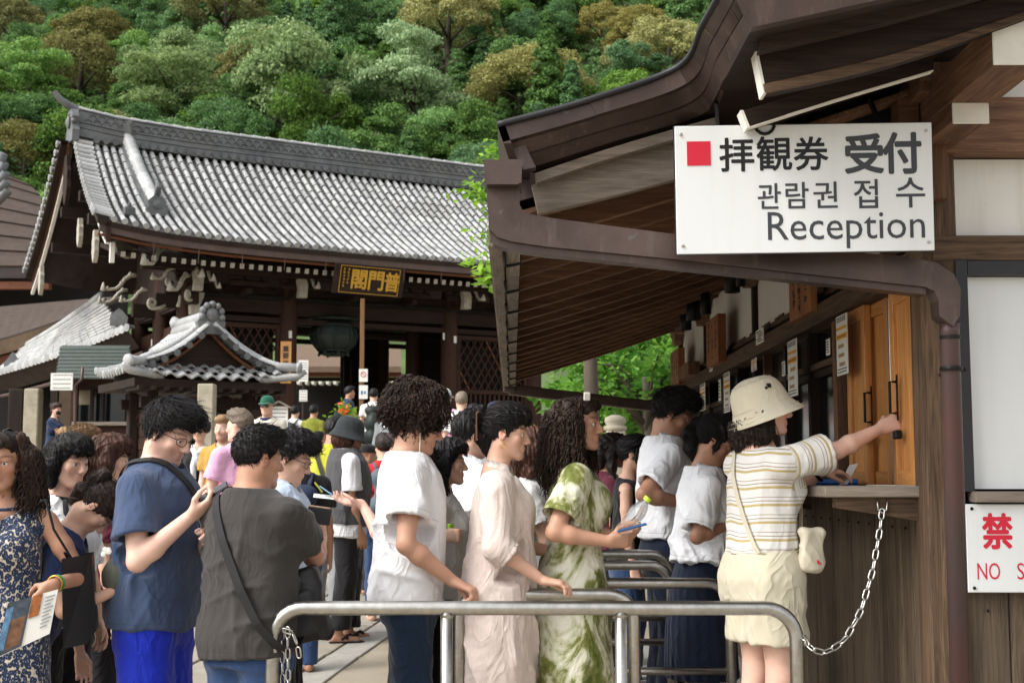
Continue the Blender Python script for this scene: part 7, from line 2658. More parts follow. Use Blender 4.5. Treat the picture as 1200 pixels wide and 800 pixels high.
 def glasses(s, dark=False, z=0.0, y=0.0, name=None, lens=None, up=0):
  m = MB()
  for sd_ in (-1, 1):
   c = (sd_ * .033, .1, -.002)
   pts = [(c[0] + .024 * math.cos(a), c[1] - .004 * abs(math.cos(a)) - (.012 if sd_ * math.cos(a) > .7 else 0), c[2] + .018 * math.sin(a)) for a in [2 * math.pi * k / 16 for k in range(17)]]
   m.mi = 0
   m.tube(pts, .0016 if not dark else .003, 6, False)
   m.tube([(sd_ * .057, .088, .004), (sd_ * .077, .04, .006), (sd_ * .083, -.012, .004), (sd_ * .082, -.025, -.012)], .0016 if not dark else .0028, 6)
   if dark:
    m.mi = 1
    m.add(pts[:-1], [tuple(range(16))])
    m.mi = 0
  m.tube([(-.010, .103, .003), (0, .106, .006), (.010, .103, .003)], .0015, 6)
  if up:
   T_ = rot3('X', up)
   m.V = [tuple(T_ @ np.array(v) + np.array((0, y, z))) for v in m.V]
  s.headmesh(name or ('sunglasses' if dark else 'glasses'), m, [MFRAME, MLENS])
  return s
 def w(s, p):
  return s.M @ Vector(p)
def strap(owner_pts, w, t, nrm_fn):
 pass
# ================================================================ the people in the photograph
def hull_loop(pts2):
 pts = sorted(map(tuple, pts2))
 def half(ps):
  out = []
  for p in ps:
   while len(out) > 1 and (out[-1][0] - out[-2][0]) * (p[1] - out[-2][1]) - (out[-1][1] - out[-2][1]) * (p[0] - out[-2][0]) <= 0: out.pop()
   out.append(p)
  return out
 return half(pts)[:-1] + half(pts[::-1])[:-1]
def strap_loop(p, a, b, n_hint, w=.035, mat=None, off=.005, xlim=.2, name='strap', parent=None, th=.003):
 """crossbody strap: hull of the shirt's section in the plane through a and b (local), made into a ribbon; returns verts in world"""
 me = p.topo.data
 V = np.zeros(len(me.vertices) * 3, np.float32); me.vertices.foreach_get('co', V); V = V.reshape(-1, 3).astype(float)
 a, b = np.array(a, float), np.array(b, float)
 d = unit(b - a); nh = np.array(n_hint, float)
 e2 = unit(nh - d * (nh @ d)); nrm = np.cross(d, e2)
 q = V - a
 sel = (np.abs(q @ nrm) < .014) & (np.abs(V[:, 0]) < xlim)
 L = hull_loop(np.stack([q[sel] @ d, q[sel] @ e2], 1))
 L = np.array(L)
 c = L.mean(0)
 # resample evenly
 cl = np.concatenate([L, L[:1]])
 sl = np.concatenate([[0], np.cumsum(np.linalg.norm(np.diff(cl, axis=0), axis=1))])
 t = np.linspace(0, sl[-1], 61)
 R2 = np.stack([np.interp(t, sl, cl[:, 0]), np.interp(t, sl, cl[:, 1])], 1)
 R2 = R2 + (R2 - c) / (np.linalg.norm(R2 - c, axis=1)[:, None]) * off
 A = [Vector(a + d * x + e2 * y + nrm * w / 2) for x, y in R2]
 B = [Vector(a + d * x + e2 * y - nrm * w / 2) for x, y in R2]
 C_ = [Vector(a + d * (x + (x - c[0]) * .02) + e2 * (y + (y - c[1]) * .02)) for x, y in R2]
 m = MB()
 n = len(A)
 O_ = [(pt_ - Vector(a + d * c[0] + e2 * c[1])).normalized() * th for pt_ in C_]
 m.add(A + B + [u + o for u, o in zip(A, O_)] + [u + o for u, o in zip(B, O_)],
   [f for i in range(n - 1) for f in ((i, i + 1, n + i + 1, n + i), (2 * n + i, 3 * n + i, 3 * n + i + 1, 2 * n + i + 1), (i, 2 * n + i, 2 * n + i + 1, i + 1), (n + i, n + i + 1, 3 * n + i + 1, 3 * n + i))])
 V2 = np.array(m.V) @ np.array(p.M)[:3, :3].T + np.array(p.M)[:3, 3]
 return V2, m.F
def thing_mesh(name, label, cat, m, mats, loc=None, smooth=False, part='body', group=None, world=True):
 V = np.array(m.V)
 c = np.array(loc) if loc is not None else np.array([*(V[:, :2].mean(0)), V[:, 2].min()])
 o = thing(name, label, cat, tuple(c), 0, group)
 link(part, make_mesh(part, V - c, m.F, mats, m.I if isinstance(mats, list) and len(mats) > 1 else None, smooth), o)
 return o
def add_part(o, name, V, F, mat, smooth=False):
 V = np.array(V) - np.array(o.location)
 return link(name, make_mesh(name, V, F, mat, smooth=smooth), o)
def soft_bag(f_build, h=.008):
 f = Sdf(h); f_build(f); V, Q = f.run(); return relax(V, Q, 2, .5), Q
def hold(p, side, fwd=.085, up=.03, th=0):
 h = p.hands[side]
 return p.w(h['w'] + h['f'] * fwd + h['n'] * up + h['t'] * th), [(p.M.to_3x3().normalized() @ Vector(h[k])).normalized() for k in 'fnt']
def box_in(m, c, axes, dims, ch=.004):
 M = Matrix(axes).transposed()
 return m.box(c, dims, M, ch)
GRIP = dict(curl=(.9, 1.0, 1.0, 1.0), thumb=.9)
# ---- left group -------------------------------------------------
p1 = Person('person with long curly hair in a blue leopard print sleeveless dress, far left', 6, 497, 5.4, 182, sex='f', skin='tan', head=(178, 4, 0), hair_extra=.03,
   lh=P(63, 684, 5.2), lelb=(-.4, -1, -.4), rh=('L', .16, .30, 1.0), relb=(1, -.5, -.6), shoulder=1.08)
lw = Vector((-.55, -.25, -.8)); ld = p1.Mi.to_3x3() @ lw
p1.body(hands={-1: dict(dirn=ld, palm=p1.Mi.to_3x3() @ Vector((-.55, .75, .15)), curl=(.45, .5, .55, .6), thumb=.8)}, legs_bare=1)
p1.top(CL['leo'], 'dress', hem=.3, sleeves=False, neck=.085, vneck=.13, amp=.007, seed=5,
  prof=[(.24, .25, .19, 0), (.6, .22, .165, 0), (.85, .2, .15, 0), (1.0, .178, .13, 0), (1.1, .165, .122, .003), (1.2, .165, .122, .005), (1.28, .163, .122, .008), (1.35, .14, .1, .002), (1.42, .1, .075, -.01)])
p1.hair('curlylong', 'curly', 1700, 11, 1.1, .27)
p1.glasses(True, .075, -.045, 'sunglasses', up=28)
m = MB()
for x in (-.02, .02): m.tube([p1.up((x * .4, .085, 1.405)), p1.up((x, .118, 1.36)), p1.up((x * 1.3, .135, 1.27)), p1.up((x * 1.6, .142, 1.21))], .007, 6)
m.tube([p1.up((-.075, .03, 1.41)), p1.up((-.04, .075, 1.405)), p1.up((0, .09, 1.405)), p1.up((.04, .075, 1.405)), p1.up((.075, .03, 1.41))], .008, 6)
link('neck_tie', m.mesh('neck_tie', CL['leo'], True), p1.root)
h = p1.hands[-1]; fw = unit(p1.arm[-1][2] - p1.arm[-1][1])
for k, (d_, mt) in enumerate(((-.028, plain('green_bracelet', hx('#2f7a4a'), bump=0)), (-.008, MGOLDJ))):
 c = h['w'] + fw * d_; a_, b_ = frame(Vector(fw))[1:]
 m = MB().tube([Vector(c) + (a_ * math.cos(t) + b_ * math.sin(t)) * .031 for t in [2 * math.pi * i / 20 for i in range(21)]], .0042, 6, False)
 link('bracelet', m.mesh('bracelet', mt, True), p1.root)
# brochure in her hand
a0, a1, a2, a3 = P(68, 690, 5.0), P(58, 742, 4.98), P(-6, 772, 4.93), P(10, 706, 4.95)
m = MB().strip([a3, a0], [a2, a1], .004, (0, 1, 0))
br = thing_mesh('brochure', 'open illustrated brochure held by the woman in the leopard print dress', 'brochure', m, MPAPER, part='sheet')
m = MB()
def onb(u, v_): return a3.lerp(a0, u).lerp(a2.lerp(a1, u), v_) + Vector((0, -.003, 0))
for (u0, u1, v0, v1, cc) in ((.0, .48, .0, .98, '#3c4650'), (.5, .7, .0, .45, '#9a5a2c'), (.16, .44, .36, .92, '#6b4a34'), (.0, .14, .1, .9, '#557a9a'), (.02, .1, .5, .9, '#77894a')):
 m = MB().strip([onb(u0, v0), onb(u1, v0)], [onb(u0, v1), onb(u1, v1)], .0012 if cc == '#3c4650' else .002, (0, -1, 0))
 add_part(br, 'printed_picture', m.V, m.F, plain('print' + cc, hx(cc), .4, var=.5, scale=40, bump=0))
m = MB()
for k in range(9):
 m.strip([onb(.78, .1 + k * .08), onb(.97 - .03 * (k % 3), .1 + k * .08)], [onb(.78, .13 + k * .08), onb(.97 - .03 * (k % 3), .13 + k * .08)], .001, (0, -1, 0))
o_ = add_part(br, 'small_print', m.V, m.F, plain('grey_print', hx('#8f9295'), bump=0)); o_['kind'] = 'stuff'
# her black tote
def tote(m):
 A = [P(76, 650, 5.35), P(106, 643, 5.42), P(112, 735, 5.42), P(104, 752, 5.4), P(76, 757, 5.35)]
 return A
A = tote(None)
q = [P(72, 655, 5.28), P(107, 648, 5.4), P(113, 738, 5.4), P(101, 754, 5.36), P(74, 760, 5.28)]
B = [v + Vector((-.03, .13, 0)) for v in q]
m = MB()
n = len(q)
m.add(q + B, [(0, 1, 2, 3, 4), (9, 8, 7, 6, 5)] + [(i, (i + 1) % n + 0, n + (i + 1) % n, n + i) for i in range(1, n)])
tb = thing_mesh('tote_bag', 'black leather tote with a tan inside on the shoulder of the leopard dress woman', 'bag', m, MLEATH, part='bag_body')
m = MB(); m.add([v + Vector((.004, .012, -.006)) for v in (q[0], q[1])] + [v + Vector((.0, -.01, -.006)) for v in (B[1], B[0])] + [v + Vector((0, .03, -.12)) for v in (q[0], q[1])] + [v + Vector((0, -.03, -.12)) for v in (B[1], B[0])], [(4, 5, 6, 7), (0, 1, 5, 4), (2, 3, 7, 6), (1, 2, 6, 5), (3, 0, 4, 7)])
add_part(tb, 'lining', m.V, m.F, MTANL)
sh = p1.w(p1.up((-.12, -.02, 1.425)))
m = MB().tube([q[0] + Vector((.03, .05, -.01)), P(63, 620, 5.35), P(54, 585, 5.3), sh, P(50, 600, 5.42), B[0] + Vector((.02, -.02, 0))], .008, 6, flat=.5)
add_part(tb, 'handle', m.V, m.F, MLEATH, True)
p2 = Person('person with a black bob in a white floral blouse and dark neck scarf', 80, 505, 6.1, 115, sex='f', skin='fair', head=(118, 8, 0), hair_extra=.015)
p2.body().top(CL['floral'], 'blouse', hem=.85, sleeve=.9, seed=8, amp=.009).trousers(CL['black'], waist=.86).hair('bob', 'black', 800, 12)
m = MB().tube([p2.up((.075 * math.cos(t), -.012 + .07 * math.sin(t), 1.44 - .02 * math.sin(t))) for t in [2 * math.pi * i / 16 for i in range(17)]], .014, 8, False)
m.tube([p2.up((.05, .06, 1.42)), p2.up((.07, .09, 1.36)), p2.up((.09, .11, 1.28))], [.014, .018, .012], 8)
link('neck_scarf', m.mesh('neck_scarf', CL['black'], True), p2.root)
p3 = Person('person with a smooth reddish brown bob seen past the blue t-shirt man', 127, 507, 6.7, 62, sex='f', skin='fair', head=(74, 4, 0))
p3.body().top(CL['maroon'], 'blouse', hem=.85, seed=9).trousers(CL['black'], waist=.86).hair('bob', 'brown', 800, 13, 1.2)
p4 = Person('person in a navy t-shirt bending forward with pinned up dark hair', 113, 553, 5.65, 82, sex='f', skin='fair', lean=24, head=(88, 42, 0), rh=P(137, 691, 5.5), relb=(.3, -.8, -.7))
p4.body().top(CL['navy_tee'], 't_shirt', hem=.84, seed=10, amp=.009, sl_r=.07).trousers(CL['black'], waist=.86).hair('bun', 'dark', 700, 14)
c = P(124, 646, 5.42)
m = MB()
for k in range(5): m.ball(c + Vector((.012 * math.cos(k * 1.9), 0, .01 * math.sin(k * 2.3))), .012, 7, 4, (1, .25, 1))
V = np.array([p4.Mi @ Vector(v) for v in m.V]); link('chest_print', make_mesh('chest_print', V, m.F, MPAPER), p4.root)
p20 = Person('person whose light brown hair shows just behind the black bob', 97, 496, 8.3, 40, sex='f', skin='fair', res=1.3)
p20.body().top(CL['grey'], hem=.85).trousers(CL['denim'], waist=.86).hair('bun', 'light', 300, 31)
p5 = Person('person in a heather blue t-shirt and royal blue shorts looking at a phone', 196, 460, 5.65, 98, sex='m', skin='pale', head=(112, 24, 0), hair_extra=.03, bulk=1.04,
   rh=P(224, 604, 5.40), relb=(.35, -.25, -1), lh=P(246, 632, 5.55), lelb=(-.3, .2, -1), shoulder=1.04)
w5 = p5.Mi.to_3x3()
p5.body(hands={1: dict(dirn=w5 @ Vector((.8, .05, .5)), palm=w5 @ Vector((-.35, .35, .8)), curl=(.7, .8, .85, .9), thumb=.5), -1: dict(curl=(.5, .5, .5, .5))}, beard=.75, legs_bare=1)
p5.top(CL['blue_tee'], hem=.84, sleeve=.70, seed=11, loose=.034, sl_r=.072, sl_flare=.018, amp=.01, neck=.074).trousers(CL['royal'], 'shorts', hem=.42, r=(.108, .1, .1), waist=.86, amp=.009, seed=4).shoes(CL['black'])
p5.hair('short', 'black', 2200, 15, 1.35, amp=.011).glasses()
pos, (hf, hn, ht) = hold(p5, 1, .085, .036)
phu = Vector((.80, .1, .48)).normalized(); phn = Vector((-.42, -.35, .75)); phn = (phn - phu * phn.dot(phu)).normalized(); pht = phu.cross(phn)
m = MB(); box_in(m, pos + phu * .02, (phu, pht, phn), (.148, .072, .009), .003)
ph = thing_mesh('phone', 'black phone in the raised hand of the blue t-shirt man', 'phone', m, MIRON, part='case')
m = MB(); box_in(m, pos + phu * .02 + phn * .005, (phu, pht, phn), (.14, .066, .0015)); add_part(ph, 'screen', m.V, m.F, MSCREEN)
V, F = strap_loop(p5, p5.up((.085, -.01, 1.45)), p5.up((-.14, .0, 1.0)), (0, 1, 0), .032, off=.006)
m = MB(); m.add(V, F)
sb = thing_mesh('shoulder_strap', 'black webbing strap across the chest of the blue t-shirt man', 'strap', m, MNYL, part='webbing')
# grey cap clipped to the strap at his back
capm = MB()
f = Sdf(.005)
kc = P(143, 676, 5.55)
f.ell(kc, (.075, .085, .095), None, .02); f.ell(kc + Vector((.0, 0, -.06)), (.075, .08, .07), None, .03)
kk = kc
f.p[-1:] = []
f.clip(lambda X, Y, Z: (-(X - kk.x) * .35 + (Z - kk.z) * -.94 - .055))
V, Q = f.run(); V = relax(V, Q, 2); V = folds(V, vnormals(V, Q), .004, 3, 1.0)
m = MB(); m.add(V, [tuple(a) for a in Q])
gc = thing_mesh('cap', 'charcoal baseball cap hanging from the strap at the back of the blue t-shirt man', 'cap', m, CL['capgrey'], smooth=True, part='crown')
A_ = [P(x, y, 5.5) for x, y in ((134, 705), (140, 712), (150, 712), (160, 706))]; B_ = [P(x, y, 5.45) for x, y in ((134, 728), (141, 739), (152, 739), (158, 728))]
m = MB().strip(A_, B_, .006, (0, 1, 0)); add_part(gc, 'visor', m.V, m.F, CL['capgrey'], True)
p6 = Person('person in a charcoal t-shirt seen from behind with a black sling bag', 303, 497, 5.4, 34, sex='m', skin='tan', head=(55, 6, 0), bulk=1.13, shoulder=1.0,
   rh=P(376, 632, 5.72), relb=(.6, -.3, -1), lh=('L', -.12, .32, 1.05))
p6.body(hands={1: dict(dirn=p6.Mi.to_3x3() @ Vector((-.15, .2, .9)), curl=(.7, .7, .7, .7))})
p6.top(CL['char_tee'], hem=.82, sleeve=.66, seed=12, loose=.022, sl_r=.068, sl_flare=.016, amp=.011, neck=.072).trousers(CL['denim'], waist=.84).shoes(CL['black'])
p6.hair('crop', 'black', 2000, 16, .9, amp=.004)
V, F = strap_loop(p6, p6.up((-.095, -.02, 1.44)), p6.up((.17, -.02, .96)), (0, -1, 0), .042, off=.007, xlim=.24)
m = MB(); m.add(V, F)
bk = thing_mesh('sling_bag', 'black nylon sling bag on the hip of the charcoal t-shirt man', 'bag', m, MNYL, part='strap')
c = P(346, 712, 5.34)
def bagf(f):
 Rb = rot3('Y', -14)
 f.rbox(c + Vector((0, .05, 0)), (.085, .03, .12), .028, Rb, .02); f.rbox(c + Vector((.0, .0, -.03)), (.07, .015, .07), .02, Rb, .02)
V, Q = soft_bag(bagf); V = folds(V, vnormals(V, Q), .006, 5, 1.0)
add_part(bk, 'pouch', V, Q, MNYL, True)
m = MB()
for k in range(3): m.tube([c + Vector((-.085 + .05 * k, -.045 - .005 * k, .09 - .035 * k)), c + Vector((-.055 + .05 * k, -.06, .075 - .035 * k))], .004, 6)
m.box(c + Vector((-.11, -.05, .09)), (.03, .01, .025), Matrix.Rotation(R(40), 3, 'Y')); add_part(bk, 'buckle', m.V, m.F, MSTEEL)
pw_ = P(374, 604, 5.68)
m = MB().box(pw_, (.10, .022, .07), Matrix.Rotation(R(8), 3, 'Y'), .004)
wl = thing_mesh('wallet', 'dark wallet held up in front of the charcoal t-shirt man', 'wallet', m, MLEATH, part='cover')
m = MB().box(pw_ + Vector((0, 0, .03)), (.09, .012, .02), Matrix.Rotation(R(8), 3, 'Y')); add_part(wl, 'card', m.V, m.F, plain('card_tan', hx('#b89a7c'), bump=0))
p7 = Person('person with tousled black hair and thin glasses in a pale blue shirt', 339, 499, 6.6, 92, sex='m', skin='fair', head=(95, 22, 0), hair_extra=.025)
p7.body().top(CL['ltblue'], 'shirt', hem=.85, seed=13, collar=True).trousers(CL['black'], waist=.86).hair('short', 'black', 900, 17, 1.6, amp=.01).glasses()
# ---- middle of the queue --------------------------------------------
p8 = Person('person with a big round mop of curly dark hair in a white t-shirt', 488, 445, 5.98, 82, sex='m', skin='olive', head=(80, 14, 0), hair_extra=.065, bulk=1.03,
   rh=P(531, 681, 5.77), relb=(.5, -.8, -.3))
w8 = p8.Mi.to_3x3()
p8.body(hands={1: dict(dirn=w8 @ Vector((.85, -.1, -.35)), palm=w8 @ Vector((-.2, .1, -1)), curl=(.75, .85, .9, .9), thumb=.8)})
p8.top(CL['white_tee'], hem=.83, sleeve=.64, seed=14, loose=.026, sl_r=.07, sl_flare=.026, amp=.010, neck=.072, drape=1.06).trousers(CL['navy_jean'], waist=.85, amp=.007).shoes(CL['black'])
p8.hair('mop', 'curly', 3500, 18, 1.33)
m = MB().tube([p8.hp((.084, .002, -.012)), p8.hp((.088, .012, -.05)), p8.hp((.075, .03, -.13)), p8.up((.06, .1, 1.40))], .0022, 6)
m.ball(p8.hp((.084, .004, -.01)), .008, 8, 5)
m.tube([p8.w_ if False else (.17, .13, .86), (.19, .15, .79), (.18, .16, .75), (.165, .155, .79), (.16, .14, .85)], .0018, 6)
link('earphone_cable', m.mesh('earphone_cable', MWHITE, True), p8.root)
p9 = Person('person with long black hair in a pale taupe blouse, just past the white t-shirt', 524, 512, 6.75, 92, sex='f', skin='fair', rh=P(519, 628, 6.5), relb=(.5, -.6, -.6))
p9.body(hands={1: GRIP}).top(CL['taupe'], 'blouse', hem=.84, sleeve=.85, seed=15).trousers(CL['black'], waist=.86).hair('long', 'black', 800, 19, 1.1, .26)
p9b = Person('person hidden behind the white t-shirt, only a pale arm with leaflets showing', 478, 500, 6.6, -82, sex='f', skin='pale', lh=P(424, 590, 6.35), lelb=(-.4, -.4, -.8), res=1.1)
w9 = p9b.Mi.to_3x3()
p9b.body(hands={-1: dict(dirn=w9 @ Vector((-1, 0, .12)), palm=w9 @ Vector((-.1, -.25, 1)), curl=(.25, .35, .4, .5), thumb=.6)}).top(CL['white_shirt'], hem=.85, seed=16).trousers(CL['black'], waist=.86).hair('bob', 'dark', 200, 20)
pos, (hf, hn, ht) = hold(p9b, -1, .12, .02)
m = MB(); box_in(m, pos + Vector((-.05, 0, .0)), ((.96, .1, -.1), (-.1, .98, .2), (.1, -.2, .97)), (.13, .08, .002), .0005)
lf = thing_mesh('leaflet', 'small folded leaflets held out by a pale arm behind the curly haired man', 'leaflet', m, MPAPER, part='sheet')
m = MB(); box_in(m, pos + Vector((-.055, 0, .03)), ((.8, .1, -.55), (-.1, .98, .1), (.55, 0, .8)), (.075, .05, .001)); add_part(lf, 'blue_leaf', m.V, m.F, plain('sky_paper', hx('#8fc3e6'), bump=0))
m = MB(); box_in(m, pos + Vector((-.09, 0, .045)), ((.6, .1, -.75), (-.1, .98, .1), (.75, 0, .6)), (.06, .06, .003)); add_part(lf, 'yellow_leaf', m.V, m.F, plain('yellow_paper', hx('#cfd05a'), bump=0))
p10 = Person('person in a long pale pink linen dress with pinned up dark hair', 592, 470, 5.98, 90, sex='f', skin='fair', head=(96, 6, 0), hair_extra=.018,
    rh=P(636, 680, 5.76), relb=(.45, -.6, -.9), lh=('L', -.12, .28, 1.05))
w10 = p10.Mi.to_3x3()
p10.body(hands={1: dict(dirn=w10 @ Vector((1, -.05, -.12)), palm=w10 @ Vector((0, .1, -1)), curl=(.35, .45, .5, .55), thumb=.3)}, legs_bare=1)
p10.top(CL['pink_linen'], 'dress', hem=.46, sleeve=1.28, seed=17, amp=.010, neck=.074, vneck=.04, sl_r=.082, sl_flare=.02, collar=True,
  prof=[(.38, .245, .175, -.01), (.7, .238, .172, -.012), (.9, .226, .166, -.012), (1.08, .2, .15, 0), (1.2, .188, .142, .004), (1.3, .178, .132, .006), (1.37, .142, .1, 0), (1.42, .1, .075, -.012)])
p10.hair('bun', 'black', 1500, 21, 1.0).glasses(True, .07, -.03, 'sunglasses', up=24)
m = MB()
for sd_ in (-.012, .012): m.beam(p10.hp((.05 + sd_, -.135, .075)), p10.hp((.045 + sd_, -.125, -.045)), .012, .006)
for zz in (.075, .015, -.045): m.beam(p10.hp((.036, -.132 + .01 * (zz < 0), zz)), p10.hp((.063, -.132 + .01 * (zz < 0), zz)), .01, .008)
link('hair_clip', m.mesh('hair_clip', plain('clip_brown', hx('#6d4a38'), .4, bump=0)), p10.root)
m = MB().tube([p10.hp((.082, .0, -.048)) + np.array([0, .012 * math.cos(t), -.012 - .012 * math.sin(t)]) for t in [2 * math.pi * i / 12 for i in range(13)]], .0016, 5, False)
link('earring', m.mesh('earring', MGOLDJ, True), p10.root)
p11 = Person('person with long dark curls in an olive and white tie dye dress', 678, 455, 6.12, 86, sex='f', skin='olive', head=(108, 0, 0), hair_extra=.04, bulk=1.13, bust=1.15,
    rh=P(713, 634, 5.86), relb=(.35, -.75, -.75), lh=P(722, 628, 5.98), lelb=(-.6, -.5, -.8))
w11 = p11.Mi.to_3x3()
p11.body(hands={1: dict(dirn=w11 @ Vector((1, .1, .05)), palm=w11 @ Vector((-.2, .9, .45)), curl=(.55, .6, .65, .7), thumb=.5), -1: dict(dirn=w11 @ Vector((.9, -.35, .1)), palm=w11 @ Vector((.1, -.5, .8)), curl=(.6, .6, .6, .6))})
p11.top(CL['tie'], 'dress', hem=.24, sleeve=.74, seed=18, amp=.009, neck=.078, vneck=.15, sl_r=.066, sl_flare=.014,
  prof=[(.15, .26, .21, -.01), (.5, .235, .19, -.012), (.75, .214, .172, -.014), (.9, .198, .158, -.016), (1.02, .172, .132, -.006), (1.08, .160, .118, 0), (1.12, .162, .120, .002), (1.2, .17, .13, .005), (1.29, .17, .128, .008), (1.37, .142, .1, 0), (1.42, .1, .075, -.012)])
p11.hair('curlylong', 'curly', 3300, 22, 1.0, .24)
m = MB()
for k, (dx, zz) in enumerate(((.0, 1.15), (.01, 1.13))):
 pts = [p11.up((-.07, -.02, 1.435)), p11.up((-.055 + dx, .07, 1.40)), p11.up((-.03, .135, 1.30)), p11.up((.0, .172, 1.22)), p11.up((.02, .162, zz)), p11.up((.05, .16, 1.22)), p11.up((.06, .125, 1.3)), p11.up((.065 + dx, .07, 1.40)), p11.up((.07, -.02, 1.435))]
 m.tube(pts, .0035, 6)
for t in np.linspace(.2, .8, 13):
 m.ball(p11.up((-.03 + .05 * t, .14 + .03 * math.sin(t * 3), 1.30 - .14 * t)), .006, 6, 4)
link('necklace', m.mesh('necklace', MIRON, True), p11.root)
link('hair_comb', MB().box(p11.hp((.06, .055, .12)), (.012, .03, .04), Matrix.Rotation(R(25), 3, 'Y'), .004).mesh('hair_comb', MPAPER), p11.root)
def bottle(label, c, ax, L=.2, r=.033, cap='#b5d334', group=None):
 ax = Vector(ax).normalized()
 M3 = ax.to_track_quat('Z', 'Y').to_matrix()
 prof = [(r * .6, 0), (r * .95, .004), (r, .02), (r * .93, .05), (r, .06), (r * .93, .09), (r, .1), (r, .13), (r * .8, .155), (r * .42, .178), (r * .4, .185)]
 m = MB().lathe([(a, b * L / .2) for a, b in prof], (0, 0, 0), 18, M3)
 m.V = [tuple(Vector(v) + Vector(c)) for v in m.V]
 o = thing_mesh('water_bottle', label, 'bottle', m, MPET, smooth=True, part='plastic', group=group)
 m = MB().lathe([(r * .46, L * .91), (r * .48, L * .92), (r * .48, L), (r * .44, L * 1.01)], (0, 0, 0), 16, M3)
 m.V = [tuple(Vector(v) + Vector(c)) for v in m.V]
 add_part(o, 'cap', m.V, m.F, plain('cap' + cap, hx(cap), .4, bump=0))
 return o
t = NT('clear_pet'); t.set(color=(.93, .97, .97), rough=.06, trans=.92, alpha=.55); t.b.inputs['IOR'].default_value = 1.15
MPET = t.m
bottle('clear bottle with lime green cap tilted in the hand of the tie dye dress woman', P(727, 626, 5.86), (.62, -.05, .8), .2, .036)
pp = P(741, 618, 5.80)
u_, v_ = Vector((.95, -.1, .25)).normalized(), Vector((.05, .97, -.05)).normalized()
n_ = u_.cross(v_).normalized(); v_ = n_.cross(u_)
m = MB(); box_in(m, pp, (u_, v_, n_), (.13, .07, .01), .004)
ph = thing_mesh('phone', 'blue cased phone in the hand of the tie dye dress woman', 'phone', m, plain('blue_case', hx('#28548a'), .4, bump=0), part='case')
m = MB(); box_in(m, pp + n_ * .0055, (u_, v_, n_), (.12, .062, .0015)); add_part(ph, 'screen', m.V, m.F, MSCREEN)
bottle('small bottle with a green cap between the white t-shirt and the pink dress', P(527, 662, 6.35), (.02, 0, 1), .19, .03, '#8fc531')
p12 = Person('person in a white school shirt with short dark hair, behind the pinned up hair', 552, 480, 7.4, 62, sex='m', skin='fair', head=(70, 6, 0))
p12.body().top(CL['school'], 'shirt', hem=.9, seed=19, collar=True).trousers(CL['navy'], waist=.92).hair('crop', 'black', 900, 23, 1.4)
p13 = Person('person with dark wavy hair in white between the pink and tie dye dresses', 626, 498, 7.1, 88, sex='f', skin='fair', head=(92, 8, 0), rh=('L', .1, .3, 1.08))
p13.body(hands={1: GRIP}).top(CL['white_shirt'], 'shirt', hem=.85, seed=20, collar=True).trousers(CL['navy'], waist=.86).hair('long', 'brown', 700, 24, 1.1, .2)
p14 = Person('person in a black sleeveless top with a bare arm behind the schoolboy', 742, 508, 8.6, 100, sex='f', skin='fair', res=1.2, lh=None)
p14.body().top(CL['black'], 'tank_top', hem=.85, sleeves=False, seed=21, neck=.09).trousers(CL['denim'], waist=.86).hair('pony', 'black', 300, 25)
p14b = Person('person with a maroon top mostly hidden behind the tie dye dress woman', 716, 506, 9.4, 80, sex='f', skin='tan', res=1.3)
p14b.body().top(CL['maroon'], hem=.85, seed=22).trousers(CL['black'], waist=.86).hair('bob', 'dark', 200, 26)
# ---- at the counter ---------------------------------------------------
p15 = Person('tall school student in a white shirt and navy trousers at the counter', 785, 450, 7.45, 84, sex='m', skin='tan', head=(96, 22, 0), hair_extra=.025, rh=P(806, 590, 7.2), relb=(.5, -.6, -.8))
p15.body(hands={1: GRIP}).top(CL['school'], 'shirt', hem=.97, sleeve=.78, seed=23, collar=True, loose=.028, sl_r=.066, sl_flare=.012, amp=.011).trousers(CL['navy'], waist=.98, r=(.1, .085, .085)).shoes(MLEATH)
p15.hair('short', 'black', 1300, 27, 1.5)
p16 = Person('school student with a ponytail in a white shirt and long navy pleated skirt, head bowed', 833, 483, 6.75, 86, sex='f', skin='tan', head=(94, 24, 0), lean=3, rh=P(858, 612, 6.62), relb=(.4, -.55, -.9), lh=('L', -.05, .34, 1.02))
p16.body(hands={1: GRIP}, legs_bare=1).top(CL['school'], 'shirt', hem=.98, sleeve=.86, seed=24, collar=True, loose=.033, sl_r=.066, sl_flare=.014, amp=.012, drape=1.05).skirt(CL['navy'], 'pleated_skirt', waist=1.02, hem=.40, r0=(.14, .105), r1=(.215, .185), pleats=24, amp=.07).shoes(MLEATH)
p16.hair('pony', 'black', 1300, 28, 1.1)
pos, ax_ = hold(p16, 1, .09, .03)
bottle('bottle with a lime green cap in the hands of the student with the ponytail', pos + Vector((.0, 0, -.05)), (.25, 0, 1), .19, .032, '#8fc531')
p17 = Person('person in a cream bucket hat and striped top reaching for the door handle', 896, 436, 5.62, 70, z0=.1, sex='f', skin='pale', head=(90, 0, 0), hair_extra=.03, bulk=1.1, shoulder=1.02,
    rh=P(1034, 501, 5.60), relb=(.1, -.2, -1), lh=P(962, 553, 5.78), lelb=(-.5, 0, -1))
w17 = p17.Mi.to_3x3()
p17.body(hands={1: dict(dirn=w17 @ Vector((.9, .05, .35)), palm=w17 @ Vector((-.15, .9, -.25)), curl=(.7, .8, .85, .9), thumb=.7), -1: dict(dirn=w17 @ Vector((1, .1, 0)), palm=w17 @ Vector((0, 0, -1)), curl=(.4, .4, .45, .5))}, legs_bare=1)
